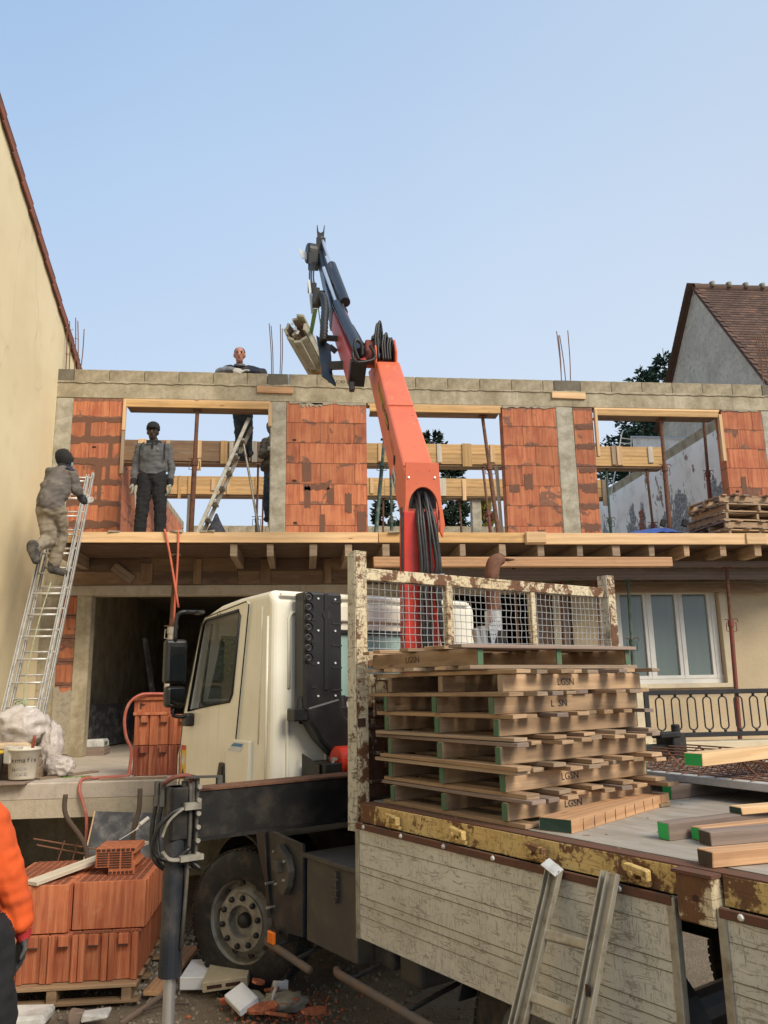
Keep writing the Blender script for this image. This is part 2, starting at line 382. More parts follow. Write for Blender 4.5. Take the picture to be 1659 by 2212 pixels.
M['rebar'] = plain('rusty rebar', (.19, .085, .045), .9, dirt=.3, sc_=60)
M['prop_red'] = plain('worn red prop paint', (.21, .045, .03), .7, dirt=.55, dcol=(.1, .06, .04), sc_=12)
M['prop_green'] = plain('worn dark green prop paint', (.025, .065, .045), .65, dirt=.45, dcol=(.2, .19, .15), sc_=10)
M['alu'] = plain('worn aluminium', (.66, .645, .60), .4, .35, dirt=.35, dcol=(.3, .27, .22), sc_=14)
M['alu_dirty'] = plain('muddy aluminium', (.42, .39, .32), .5, .55, dirt=.55, dcol=(.24, .20, .14), sc_=11)
M['galv'] = plain('galvanised wire', (.55, .55, .53), .45, .7, dirt=.15)
M['cab'] = None
g = G('cream truck paint'); c = g.co(off=False); n = g.noise(c, 2.2, 6, .65); st = g.noise(g.n('Mapping', {0: c, 'Scale': (14, 14, .9)}).outputs[0], 1, 4, .6)
k = g.mix(g.step(n, .35, .75), (.80, .77, .65), (.72, .68, .54)); k = g.mix(g.mth('MULTIPLY', g.step(st, .55, .8), .35), k, (.36, .31, .21))
ch = g.step(g.noise(c, 26, 3, .6), .73, .76); k = g.mix(g.mth('MULTIPLY', ch, .7), k, (.2, .15, .1))
M['cab'] = g.fin(k, g.mth('MULTIPLY_ADD', n, .25, .22), 0, n, .05, .01, Coat_Weight=.25)
M['pocket'] = plain('chipped cream paint', (.66, .61, .47), .6, sc_=5)
M['rustcream'] = scratched('rusty scratched cream paint', (.62, .54, .37), (.56, .45, .27), (.19, .08, .03), .46, 9, edge=.11)
M['rustwhite'] = scratched('scratched whitish paint', (.56, .53, .43), (.48, .45, .36), (.13, .085, .05), .2, 8, edge=.04)
M['rustyellow'] = scratched('rusty yellow paint', (.62, .46, .19), (.54, .36, .12), (.19, .085, .035), .43, 10, lamt=.5, edge=.1)
M['rustsheet'] = scratched('rust streaked sheet', (.45, .36, .22), (.36, .27, .15), (.12, .05, .025), .62, 8, stretch=(1, 1, .5), edge=.12)
M['ruststrip'] = plain('dark brown rusty strip', (.14, .06, .035), .8, .2, dirt=.4, sc_=18)
M['panel'] = scratched('scratched dropside aluminium', (.62, .605, .53), (.52, .50, .42), (.20, .165, .115), .12, 13, .5, .15, lamt=.55, edge=.0)
M['black'] = plain('black dusty steel', (.012, .012, .012), .5, .2, dirt=.3, dcol=(.075, .06, .045), sc_=6)
M['blue_black'] = plain('dusty blue black plastic', (.015, .019, .026), .5, dirt=.4, dcol=(.09, .08, .07), sc_=5)
M['plastic'] = plain('black moulded plastic', (.009, .009, .010), .42, dirt=.1, dcol=(.05, .045, .04), sc_=7)
M['greybox'] = plain('dusty grey steel', (.085, .08, .072), .65, .3, dirt=.5, dcol=(.15, .125, .095), sc_=4)
M['tyre'] = plain('muddy tyre rubber', (.014, .0135, .013), .85, dirt=.32, dcol=(.11, .085, .06), sc_=7, bs=.4)
M['rim'] = plain('dusty wheel steel', (.33, .31, .26), .65, .3, dirt=.35, sc_=12)
M['nut'] = plain('dark plastic nut cap', (.014, .014, .014), .5, dirt=.12)
M['orange'] = None
g = G('faded orange crane paint'); c = g.co(off=False); n = g.noise(c, 1.8, 6, .6)
k = g.mix(g.step(n, .35, .7), (.66, .15, .065), (.58, .12, .055)); sc1 = g.line(g.noise(g.n('Mapping', {0: c, 'Scale': (3, 1.2, 1.2)}).outputs[0], 2.8, 2, .5, .6), .012)
k = g.mix(g.mth('MULTIPLY', g.mth('MULTIPLY', sc1, g.step(g.noise(c, 3, 3), .5, .62)), .6), k, (.75, .36, .22))
k = g.mix(g.step(g.noise(c, 12, 6, .75), .66, .69), k, (.12, .06, .05)); M['orange'] = g.fin(k, .45, 0, n, .05, .01)
M['red'] = plain('glossy red crane paint', (.60, .035, .016), .35, dirt=.25, dcol=(.2, .02, .012), sc_=5)
M['hose'] = plain('black rubber hose', (.011, .011, .012), .45, dirt=.1, dcol=(.08, .075, .07), sc_=20)
M['chrome'] = G('chromed rod').fin((.80, .80, .8), .28, .85)
M['steelblue'] = plain('blue grey ram steel', (.024, .03, .043), .35, .5, dirt=.25, sc_=8)
M['white'] = plain('dirty white', (.62, .60, .54), .7, sc_=12)
M['frame_white'] = plain('white painted window frame', (.72, .71, .66), .55, dirt=.1, sc_=3)
M['poly'] = plain('white expanded polystyrene', (.78, .79, .80), .9, dirt=.12, dcol=(.4, .36, .3), sc_=14, bs=.3)
M['bagwhite'] = plain('white sack', (.62, .61, .58), .5, dirt=.25)
g = G('crumpled translucent film'); c = g.co(); n = g.noise(c, 7, 5, .6, .8)
M['film'] = g.fin(g.mix(n, (.55, .49, .45), (.68, .62, .58)), .35, 0, n, .9, .03, Alpha=.72)
M['bucket'] = plain('stained white plastic bucket', (.66, .62, .52), .5, dirt=.3, dcol=(.38, .31, .22), sc_=8)
M['ink'] = plain('black ink', (.025, .022, .02), .7, dirt=0); M['ink_faint'] = plain('worn brown black ink', (.06, .045, .035), .8, dirt=.1)
M['hose_red'] = plain('dusty red rubber hose', (.42, .10, .07), .6, dirt=.35, dcol=(.45, .3, .22)); M['strap_pink'] = plain('orange webbing', (.60, .14, .075), .7, dirt=.2)
M['strap_green'] = plain('green webbing sling', (.16, .36, .12), .75, dirt=.25)
M['straw'] = plain('straw coloured rope', (.42, .26, .10), .9)
M['rope_green'] = plain('pale green cord', (.38, .42, .27), .85)
M['tarp'] = plain('blue tarpaulin', (.025, .075, .30), .5, dirt=.2, sc_=5, bs=.6)
M['film_ply'] = plain('scuffed black film faced ply', (.045, .047, .052), .55, dirt=.45, dcol=(.24, .23, .22), sc_=9)
M['dark'] = plain('dark painted steel', (.03, .032, .035), .6); M['rail'] = plain('black wrought iron', (.016, .016, .018), .45, dirt=.08)
M['joint_grey'] = plain('zinc flashing', (.35, .36, .37), .5, .5)
g = G('glass'); M['glass'] = g.fin((.10, .12, .10), .03, 0, Alpha=.16, spec=.8)
g = G('curtained window glass'); c = g.co(off=False); n = g.noise(g.n('Mapping', {0: c, 'Scale': (9, 9, .5)}).outputs[0], 1, 3)
M['glass_curtain'] = g.fin(g.mix(n, (.11, .145, .135), (.18, .22, .205)), .12, 0, spec=.7)
g = G('rear window glass with pale curtain'); c = g.co(off=False); M['glass_green'] = g.fin(g.mix(g.noise(c, 3), (.25, .42, .37), (.38, .55, .5)), .1, 0, spec=.6)
M['mirror'] = G('mirror glass').fin((.22, .23, .23), .04, 1.0)
M['lamp'] = G('orange marker lens').fin((.85, .2, .02), .25, 0, spec=.6)
M['yellow'] = plain('yellow sticker', (.70, .48, .03), .5, dirt=.1); M['stick_red'] = plain('red sticker', (.55, .04, .03), .5, dirt=.1)
M['sticker'] = plain('white sticker', (.62, .66, .68), .45, dirt=.1); M['blue_print'] = plain('blue print', (.06, .22, .42), .5, dirt=0)
M['leaf_dark'] = None
def leafmat(name, a, b):
    g = G(name); k = g.mix(g.noise(g.co(off=False), 2.5, 4), a, b); m = g.fin(k, .7, 0, spec=.2); return m
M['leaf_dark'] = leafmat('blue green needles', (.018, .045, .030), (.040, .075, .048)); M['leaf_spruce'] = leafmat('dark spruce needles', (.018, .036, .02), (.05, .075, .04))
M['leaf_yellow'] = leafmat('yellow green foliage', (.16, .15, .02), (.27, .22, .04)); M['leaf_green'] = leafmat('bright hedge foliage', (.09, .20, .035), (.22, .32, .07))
M['bark'] = plain('dark bark', (.07, .05, .035), .95, bs=.6)
M['skin'] = plain('skin', (.30, .15, .095), .55, dirt=.05, bs=.05); M['skin_dark'] = plain('dark brown skin', (.035, .02, .014), .5, dirt=.05, bs=.05); M['skin_pale'] = plain('ruddy skin', (.46, .20, .14), .55, dirt=.05, bs=.05)
def cloth(name, col, d=.3, dc=(.25, .22, .18)): return plain(name, col, .92, dirt=d, dcol=dc, sc_=7, bs=.35)
M['jk_grey'] = cloth('brown grey work jacket', (.115, .10, .09)); M['tr_beige'] = cloth('beige work trousers', (.25, .21, .15)); M['navy'] = cloth('navy fabric', (.02, .026, .045), .15)
M['boot'] = cloth('muddy black boot', (.03, .027, .024), .3); M['sw_grey'] = cloth('grey marl sweater', (.085, .09, .097), .12); M['tr_black'] = cloth('black trousers', (.009, .009, .011), .05, (.08, .08, .08))
M['glove'] = cloth('grey green glove', (.28, .30, .24), .2); M['glove_w'] = cloth('pale glove', (.52, .50, .45), .2); M['cap'] = cloth('black cap', (.012, .012, .013), .05); M['jeans'] = cloth('dark blue jeans', (.03, .055, .075), .2)
M['jk_olive'] = cloth('olive brown coat', (.085, .072, .055), .2); M['jk_orange'] = plain('orange high visibility cloth', (.72, .10, .015), .9, dirt=.3, dcol=(.22, .06, .03), sc_=4, bs=.25); M['glove_black'] = cloth('black knitted glove', (.025, .026, .027), .15); M['glove_red'] = cloth('red knitted cuff', (.42, .02, .025), .05)
M['hair'] = plain('dark hair', (.02, .015, .012), .8, dirt=0); M['sw_light'] = cloth('light grey cloth', (.17, .18, .20), .1)
g = G('muddy site ground'); c = g.co(off=False); n = g.noise(c, .9, 8, .7); n2 = g.noise(c, 14, 6, .7); n3 = g.noise(c, 60, 4, .7)
k = g.mix(g.step(n, .35, .7), (.19, .145, .098), (.31, .245, .175)); k = g.mix(g.mth('MULTIPLY', g.step(n2, .5, .75), .6), k, (.33, .275, .20)); k = g.mix(g.step(n3, .68, .75), k, (.35, .31, .25))
M['ground'] = g.fin(k, .95, 0, g.mth('MULTIPLY_ADD', n2, 1.5, n3), 1.0, .03)
M['stone'] = plain('pale gravel', (.25, .21, .16), .95, sc_=20)
M['rubble_clay'] = clay('broken clay fragment', (.52, .14, .055), 0, .012)
M['guard'] = plain('muddy brown steel tube', (.12, .095, .075), .75, .2, dirt=.5, dcol=(.2, .11, .06), sc_=9)
# ------------------------------------------------------------------ ground
def gz(x, y):
    r = max(0, min(1, (4.9-y)/1.3))*max(0, min(1, (-.1-x)/.6))*.3 + max(0, min(1, (2.2-y)/2.5))*.25*(1 if x < .2 else 0)
    n_ = mnoise.noise(Vector((x*1.1, y*1.1, 0)))*.035+mnoise.noise(Vector((x*4, y*4, 3)))*.018+mnoise.noise(Vector((x*11, y*11, 7)))*.009
    return r+n_*(1 if abs(x) < 9 and -4 < y < 12 else .4)-.02
def axis_pts():
    xs = [-200, -90, -45, -25, -16, -12, -9.5]+[-8+i*.4 for i in range(13)]+[-3.0+i*.055 for i in range(92)]+[2.4+i*.4 for i in range(18)]+[11, 14, 20, 35, 70, 200]
    ys = [-200, -80, -35, -18, -10, -6, -4]+[-3+i*.4 for i in range(18)]+[4.3+i*.055 for i in range(84)]+[9.2+i*.6 for i in range(26)]+[26, 30, 38, 60, 110, 220, 400]
    return xs, ys
xs, ys = axis_pts(); mb = MB()
for y in ys:
    for x in xs: mb.v.append(V(x, y, gz(x, y)))
nx = len(xs)
for j in range(len(ys)-1):
    for i in range(nx-1): mb.face([j*nx+i, j*nx+i+1, (j+1)*nx+i+1, (j+1)*nx+i])
struct('ground', mb, M['ground'], smooth=True)
# loose stones and crumbs of mud: nobody could count them
rs = random.Random(3); mb = MB()
def pebble(mb, p, r, rs, mi=0):
    k = len(mb.v)
    ps = [(1, 0, 0), (-1, 0, 0), (0, 1, 0), (0, -1, 0), (0, 0, 1), (0, 0, -1)]
    R = Matrix.Rotation(rs.uniform(0, 6), 3, 'Z')@Matrix.Rotation(rs.uniform(0, 3), 3, 'X')
    for q in ps: mb.v.append(V(*p)+R@(Vector(q)*r*rs.uniform(.55, 1.2)))
    for f in ((0, 2, 4), (2, 1, 4), (1, 3, 4), (3, 0, 4), (2, 0, 5), (1, 2, 5), (3, 1, 5), (0, 3, 5)): mb.face([k+i for i in f], None, mi)
for i in range(5200):
    x = rs.uniform(-2.6, 1.6); y = rs.uniform(4.6, 8.6); r = rs.choice((.006, .008, .012, .012, .02)); r *= rs.uniform(.6, 1.3)
    pebble(mb, (x, y, gz(x, y)+r*.3), r, rs, rs.choice((0, 0, 1)))
tag(ob('gravel', mb, [M['stone'], M['ground']]), 'small stones and crumbs of mud strewn over the muddy ground', 'gravel', kind='stuff')

# ------------------------------------------------------------------ house under construction
F = 11.28
house = thing('unfinished_house', 'two storey house shell of orange terracotta blocks and raw concrete without a roof', 'house', (0, F, 0))
def wbox(name, x0, x1, y0, y1, z0, z1, m, parent=house, bevel=0, kind=None, jit=0):
    mb = MB(); c = V((x0+x1)/2, (y0+y1)/2, (z0+z1)/2); mb.box((0, 0, 0), (x1-x0, y1-y0, z1-z0), jit=jit)
    pw_ = parent_world(parent).translation if parent else V(0, 0, 0)
    o = ob(name, mb, m, parent, loc=c-pw_, bevel=bevel)
    if kind: o['kind'] = kind
    return o
rows = [(6.02, 6.342), (5.706, 6.02), (5.394, 5.706), (5.08, 5.394), (4.77, 5.08), (4.46, 4.77), (4.15, 4.46)]
_bc = {}
def boxmesh(name, d, m, key=None):
    k = (name, tuple(round(q, 3) for q in d), m.name)
    if k not in _bc: _bc[k] = MB().box((0, 0, 0), d).mesh(name, m)
    return _bc[k]
def pier(x0, x1, offs, m, rws=rows, y=F, parent=house, slots=True):
    for (z0, z1), o in zip(rws, offs):
        js = [x0]; k = o
        while k > x0+.07: k -= .5
        while k < x1-.04:
            if k > x0+.04: js.append(k)
            k += .5
        js.append(x1)
        for a, b in zip(js, js[1:]):
            me = boxmesh('brick', (b-a-.006, .2, z1-z0-.007), m)
            link('brick', me, parent, loc=((a+b)/2, y+.1+random.uniform(-.003, .003)-F, (z0+z1)/2))
pier(-3.31, -2.60, [-2.80, -2.90, -3.05, -2.86, -2.95, -2.87, -3.1], M['clay_smeared'])
pier(-.24, .955, [.46, .265, .46, .265, .46, .265, .46], M['clay'])
pier(3.04, 3.885, [3.50, 3.35, 3.53, 3.30, 3.55, 3.38, 3.5], M['clay'])
pier(4.16, 4.475, [9]*7, M['clay_smeared'])
pier(6.575, 7.245, [7.08, 6.82, 7.12, 6.9, 7.1, 6.85, 7.1], M['clay'])
for a, b in ((-3.31, -2.61), (-.23, .945), (3.05, 3.885), (4.16, 4.465), (6.585, 7.245)):
    ob('mortar_core', MB().box(((a+b)/2, .1, 5.245), (b-a, .17, 2.2)), M['cement'], house)
# mortar pockets (dark slots for cast pins) on the blocks
mb = MB()
for x, z in ((-2.98, 5.60), (-.12, 5.75), (-.12, 5.13), (-.10, 4.5), (6.70, 5.02)):
    mb.box((x, -.004, z), (.055, .012, .026))
ob('pin_hole', mb, M['hole'], house, bevel=.004)['kind'] = 'stuff'
# dabs of mortar standing proud of blocks
def blob(mb, cx, cz, pts, y, t=.005):
    mb.prism([(cx+a, cz+b) for a, b in pts], lambda a, b, s: (a, y+s, b), -t, .004)
def ragged_rect(x0, x1, z0, z1, n=7, j=.012, seed=0):
    r = random.Random(seed); P = []
    for i in range(n): P.append((x0+(x1-x0)*i/(n-1), z0+r.uniform(-j, j)))
    for i in range(n): P.append((x1-(x1-x0)*i/(n-1), z1+r.uniform(-j, j)))
    return P
mb = MB()
for z in (6.02, 5.706, 5.394, 5.08, 4.77, 4.46):
    mb.prism(ragged_rect(-3.31, -2.61, z-.035-random.uniform(0, .03), z+.03+random.uniform(0, .03), 13, .026, int(z*100)), lambda a, b, s: (a, s, b), -.004, .003)
for q in ((-3.12, -3.04, 5.72, 6.0), (-2.95, -2.86, 5.1, 5.4), (-2.78, -2.72, 5.4, 5.7), (-3.25, -3.2, 4.8, 5.08), (-2.9, -2.85, 4.8, 5.06), (-2.8, -2.74, 5.1, 5.36), (.0, .13, 5.12, 5.40), (.36, .46, 4.80, 5.02), (.02, .40, 4.99, 5.07), (.03, .12, 4.72, 5.04), (.62, .72, 4.66, 4.94), (.25, .33, 4.35, 4.62), (.80, .93, 4.38, 4.68),
          (3.33, 3.46, 5.02, 5.26), (3.09, 3.25, 4.98, 5.1), (3.5, 3.6, 4.2, 4.4), (4.2, 4.44, 5.98, 6.06), (4.2, 4.43, 5.66, 5.76), (4.2, 4.45, 5.3, 5.37), (4.22, 4.46, 4.98, 5.1), (4.2, 4.46, 4.72, 4.8), (4.22, 4.44, 4.38, 4.5), (6.78, 6.86, 4.95, 5.25)):
    mb.prism(ragged_rect(*q, n=9, j=.018, seed=int(q[0]*100+q[2]*10)), lambda a, b, s: (a, s, b), -.005, .003)
ob('mortar_dab', mb, plain('reddish mortar dab', (.17, .08, .05), .95, sc_=20), house)['kind'] = 'stuff'
mb = MB(); r = random.Random(5)
def drip(x0, x1, zt, d):
    P = [(x0, zt), (x1, zt)]; n = 16
    for i in range(n): P.append((x1-(x1-x0)*i/(n-1), zt-d*r.uniform(.25, 1)))
    mb.prism(P[::1], lambda a, b, s: (a, s, b), -.010, .003)
drip(-.2, .95, 6.345, .05); drip(3.05, 3.9, 6.345, .045); drip(6.6, 7.2, 6.345, .03); drip(-.05, .3, 6.33, .085)
ob('mortar_run', mb, M['cement'], house)['kind'] = 'stuff'
# columns, ring beam
for a, b in ((-3.55, -3.31), (-.475, -.24), (3.885, 4.16), (7.245, 7.56)):
    wbox('concrete_column', a, b, F-.004, F+.2, 4.13, 6.345, M['column'], bevel=.012, jit=.004)
mb = MB()
mb.box((2.0, .115, 6.467), (11.12, .246, .245))
ob('ring_beam', mb, M['concrete'], house, bevel=.006)
mb = MB(); mb.prism(ragged_rect(-3.56, 7.56, 6.574, 6.601, 170, .010, 3), lambda a, b, s: (a, s, b), -.022, .2); ob('beam_lip', mb, M['concrete'], house)
# block course
edges = [(-3.56, -3.33, 1)]+[(-3.33+.5*i, -2.83+.5*i, 0) for i in range(5)]+[(-.83, -.53, 0), (-.53, -.22, 1), (-.22, .21, 0)]+[(.21+.5*i, .71+.5*i, 0) for i in range(7)]+[(3.71, 3.885, 0), (3.885, 4.31, 1)]+[(4.31+.5*i, 4.81+.5*i, 0) for i in range(6)]+[(7.31, 7.56, 1)]
for a, b, wet in edges:
    me = boxmesh('concrete_block', (b-a-.007, .2 if not wet else .212, .188 if not wet else .182), M['block_wet' if wet else 'block'])
    link('concrete_block' if not wet else 'wet_infill', me, house, loc=((a+b)/2, .1+random.uniform(-.003, .003), 6.69), bevel=.005)
text('CE C40 NF 20', .075, house, (.62, -.004, 6.675), Matrix.Rotation(pi/2, 3, 'X'), M['ink_faint'], sx=1.1, name='faint_stamp')
# slabs
wbox('upper_floor', -3.0, 7.5, 10.14, F+.1, 3.99, 4.13, M['slab']); wbox('upper_floor', -3.3, 7.32, F+.1, 22.2, 3.99, 4.13, M['slab'])
wbox('garage_slab', -3.55, 1.3, 8.34, 22.2, 1.16, 1.32, M['floor'], bevel=.012)
wbox('garage_slab', 1.3, 7.6, 9.3, 22.2, 1.16, 1.32, M['floor'])
mb = MB(); r = random.Random(2); n = 46                                   # beam face under the slab, poured in two goes
top = [(-3.55+4.85*i/n, 1.172+r.uniform(-.008, .008)) for i in range(n+1)]
mb.prism([(-3.55, .995), (1.3, .995)]+top[::-1], lambda a, b, s: (a, 8.345-F+s, b), .0, .25)
ob('edge_beam', mb, M['slab'], house)
# ground floor walls
wbox('garage_pier', -3.08, -2.88, F, F+.22, 1.32, 3.47, M['concrete'], bevel=.008)
wbox('garage_pier', -3.55, -3.3, F+.01, F+.22, 1.32, 3.47, M['concrete'])
zr = [(1.32+.312*i, min(1.32+.312*(i+1), 3.47)) for i in range(7)]
pier(-3.3, -3.08, [9]*7, M['clay_smeared'], zr, F+.006)
mb = MB(); mb.prism(ragged_rect(-3.31, -3.07, 1.33, 2.2, 9, .05, 4), lambda a, b, s: (a, s, b), -.004, .004); ob('render_patch', mb, M['cement'], house)
wbox('lintel_beam', -3.55, 7.56, F-.003, F+.25, 3.465, 3.605, M['slab'], bevel=.006)
wbox('front_wall', .6, 2.0, F, F+.2, 1.32, 3.465, M['concrete'])
wbox('front_wall', -3.55, 7.5, F+.02, F+.2, 3.605, 3.99, M['concrete'])
wbox('partition_wall', 1.0, 1.2, F+.2, 22, 1.32, 3.99, M['concrete'])
wbox('party_wall_left', -3.55, -3.3, F+.2, 22.2, 0, 6.5, M['concrete'], bevel=0)
wbox('party_wall_right', 7.32, 7.56, F+.2, 22.2, 0, 6.52, M['peeling'])
wbox('foundation_wall', -3.55, 7.5, 10.4, 10.6, -.1, 1.16, M['concrete'])
wbox('foundation_wall', 1.3, 7.6, 9.35, 9.55, -.1, 1.16, M['beige_wall'])
# garage rear wall with a window on the garden
wbox('rear_wall', -3.3, -2.55, 22, 22.2, 1.32, 3.99, M['concrete']); wbox('rear_wall', -1.35, 7.3, 22, 22.2, 1.32, 3.99, M['concrete'])
wbox('rear_wall', -2.55, -1.35, 22, 22.2, 1.32, 2.55, M['concrete']); wbox('rear_wall', -2.55, -1.35, 22, 22.2, 3.55, 3.99, M['concrete'])
wbox('rear_wall', -3.3, 7.3, 22, 22.2, 4.13, 6.2, M['concrete'])
for i in range(21):
    for z in (6.3, 6.5):
        a = -3.3+i*.505+(.25 if z > 6.4 else 0)
        link('concrete_block', boxmesh('concrete_block', (.496, .2, .192), M['block']), house, loc=(a+.25, 22.1-F, z), bevel=.005)
# brick skin and block cap of the side walls seen through the openings
for j in range(7):
    z = 6.35-.313*j
    for i in range(20):
        yy = 11.75+i*.503+(.25 if j % 2 else 0)
        if yy > 21.9: continue
        link('brick', boxmesh('brick', (.05, .495, .306), M['clay']), house, loc=(-3.275, yy-F, z-.0))
for i in range(21):
    yy = 11.75+i*.503
    if yy > 22: continue
    link('concrete_block', boxmesh('concrete_block', (.2, .495, .196), M['block']), house, loc=(-3.38, yy-F, 6.60), bevel=.005)
    link('concrete_block', boxmesh('concrete_block', (.2, .495, .2), M['block']), house, loc=(7.42, yy-F, 6.62), bevel=.005)
mb = MB(); r = random.Random(12)
for i in range(12):                                             # bare brick showing in the old right hand wall
    yy = 12.3+r.uniform(-.3, .3) if i < 6 else 16.1+r.uniform(-.05, .05)
    for k in range(4 if i < 6 else 3):
        mb.box((7.315, yy-F+k*.02, 6.35-.085*(i*2 % 9)-.08*k if i < 6 else 4.4+.24*(i-6)+.075*k), (.02, .2+r.uniform(-.03, .03), .062))
ob('old_brick', mb, M['brick_red'], house, kind=None) if False else tag(ob('old_brick', mb, M['brick_red'], house), None, None, kind='stuff')
mb = MB()                                                     # torn wallpaper edges hanging off the wall
for y0, z0, s_ in ((13.1, 5.35, .16), (12.25, 4.62, .14), (12.0, 4.9, .1), (14.9, 4.7, .13)):
    pts = [(0, 0), (.8, .3), (1.1, -.4), (.7, -1.5), (.2, -1.9), (-.3, -1.1)]
    k = len(mb.v)
    for t, o_ in ((0, .0), (1, .012)):
        for a, b in pts: mb.v.append(V(7.31-.06*max(0, -b)-o_, y0-F+a*s_, z0+b*s_))
    n = len(pts); mb.face(list(range(k, k+n))); mb.face(list(range(k+n, k+2*n))[::-1])
    for i in range(n): mb.face([k+i, k+(i+1) % n, k+n+(i+1) % n, k+n+i])
ob('torn_wallpaper', mb, plain('brown paper back', (.40, .27, .15), .8), house)
# rebar standing out of the columns
def bars(name_loc, label, pts, hoop=()):
    t = thing('starter_bars', label, 'rebar', name_loc, group='starter bars standing out of the wall top')
    for a, b in pts:
        a = V(*a); b = V(*b); m_ = (a+b)/2+V(.012, 0, 0)
        ob('bar', MB().tube([a, m_, b], .0075, 6, smoothn=3), M['rebar'], t, smooth=True)
    for h in hoop: ob('link_bar', MB().tube(h, .004, 5), M['rebar'], t, smooth=True)
Z0 = 6.785
bars((-3.45, 11.38, Z0), 'rusty starter bars with links beside the yellow wall at the left end', [((-.03, 0, -.1), (-.08, .02, .87)), ((.0, .06, -.1), (-.035, .02, .81)), ((.09, 0, -.1), (.05, .02, .87)), ((.12, .06, -.1), (.09, .0, .81)), ((.17, 0, -.1), (.19, .0, .68))],
     [[(-.05, 0, .28), (.09, 0, .28), (.13, .06, .28), (-.02, .06, .28), (-.05, 0, .28)], [(-.06, 0, .53), (.08, 0, .53), (.11, .05, .53)], [(-.06, .01, .7), (-.02, .01, .66), (.03, .01, .68)]])
bars((-.45, 11.38, Z0), 'thin rusty starter bars beside the man leaning on the wall', [((-.02, 0, -.1), (-.07, 0, .86)), ((.0, .05, -.1), (-.04, 0, .82)), ((.1, 0, -.1), (.1, 0, .85)), ((.12, .05, -.1), (.13, 0, .78))])
bars((4.1, 11.38, Z0), 'rusty starter bars above the patch board near the dark spruce', [((-.05, 0, -.1), (-.075, 0, .87)), ((-.04, .05, -.1), (-.05, 0, .80)), ((.02, 0, -.1), (-.03, 0, .80)), ((.09, 0, -.1), (.11, 0, .89))])
bars((7.42, 11.38, Z0), 'rusty starter bars in front of the tiled roof at the right end', [((.0, 0, -.1), (-.04, 0, .93)), ((.03, .05, -.1), (.0, 0, 1.0)), ((.1, 0, -.1), (.07, 0, .92)), ((.15, 0, -.1), (.12, 0, 1.02))])
# ------------------------------------------------------------------ formwork around the openings
def formwork(label, x0, x1, left=None, right=None, y=F):
    t = thing('lintel_formwork', label, 'formwork', ((x0+x1)/2, y, 6.2), group='lintel formwork over the window openings')
    o = V((x0+x1)/2, y, 6.2)
    def b(c, d, m='w_orange', name='board'): ob(name, MB().box((0, 0, 0), d, jit=.002), M[m], t, loc=V(*c)-o, bevel=.003)
    b(((x0+x1)/2, y-.014, 6.262), (x1-x0-.02, .026, .098)); b(((x0+x1)/2, y+.006, 6.326), (x1-x0+.03, .04, .03), 'w_new')
    b(((x0+x1)/2, y+.12, 6.226), (x1-x0-.05, .238, .026), 'w_brown')
    if left:
        for z0, z1, m in left: b((x0-.005, y-.01, (z0+z1)/2), (.045, .06, z1-z0), m)
    if right:
        for z0, z1, m in right: b((x1+.01, y-.01, (z0+z1)/2), (.055, .06, z1-z0), m)
formwork('yellow lintel boards over the opening with the standing man', -2.575, -.49, [(5.85, 6.33, 'w_new'), (5.2, 5.84, 'w_old')], [(5.95, 6.31, 'w_new')])
formwork('yellow lintel boards over the opening behind the crane boom', .99, 3.02)
formwork('yellow lintel boards over the opening beside the blue tarpaulin', 4.52, 6.53, [(5.55, 6.31, 'w_new')], [(5.5, 6.26, 'w_new')])
for lab, a, b, z in (('short brown board nailed to the ring beam below the hanging joists', -.68, -.14, 6.515), ('short pale board nailed to the ring beam above the patchy column', 3.835, 4.37, 6.522)):
    o = ob('patch_board', MB().box((0, 0, 0), (b-a, .027, .1), jit=.002), M['w_red' if z < 6.52 else 'w_new'], loc=((a+b)/2, F-.028, z), R=Matrix.Rotation(.012, 3, 'Y'), bevel=.003)
    tag(o, lab, 'board')
# inner beams in formwork
def inner(label, x0, x1, y, zb, cleats, mats, zt=6.6):
    t = thing('beam_formwork', label, 'formwork', (x0, y, 4.13), group='beam formwork inside the shell')
    o = V(x0, y, 4.13); H_ = zt-zb; n = max(1, round((x1-x0)/2.6)); L = (x1-x0)/n
    for i in range(n):
        for k in range(2):
            ob('board', MB().box((0, 0, 0), (L-.006, .027, H_/2-.004), jit=.002), M[mats(x0+L*(i+.5))], t, loc=V(x0+L*(i+.5), y, zb+H_*(.25+.5*k))-o)
    ob('soffit_board', MB().box((0, 0, 0), (x1-x0, .26, .03)), M['w_brown'], t, loc=V((x0+x1)/2, y+.14, zb-.018)-o)
    ob('back_board', MB().box((0, 0, 0), (x1-x0, .027, H_)), M['w_brown'], t, loc=V((x0+x1)/2, y+.28, zb+H_/2)-o)
    ob('concrete_fill', MB().box((0, 0, 0), (x1-x0, .24, H_-.03)), M['concrete'], t, loc=V((x0+x1)/2, y+.14, zb+H_/2-.012)-o)
    for a, b, z0, z1, m in cleats:
        ob('cleat', MB().box((0, 0, 0), (b-a, .024, z1-z0), jit=.003, axis=2), M[m], t, loc=V((a+b)/2, y-.027, (z0+z1)/2)-o, bevel=.003)
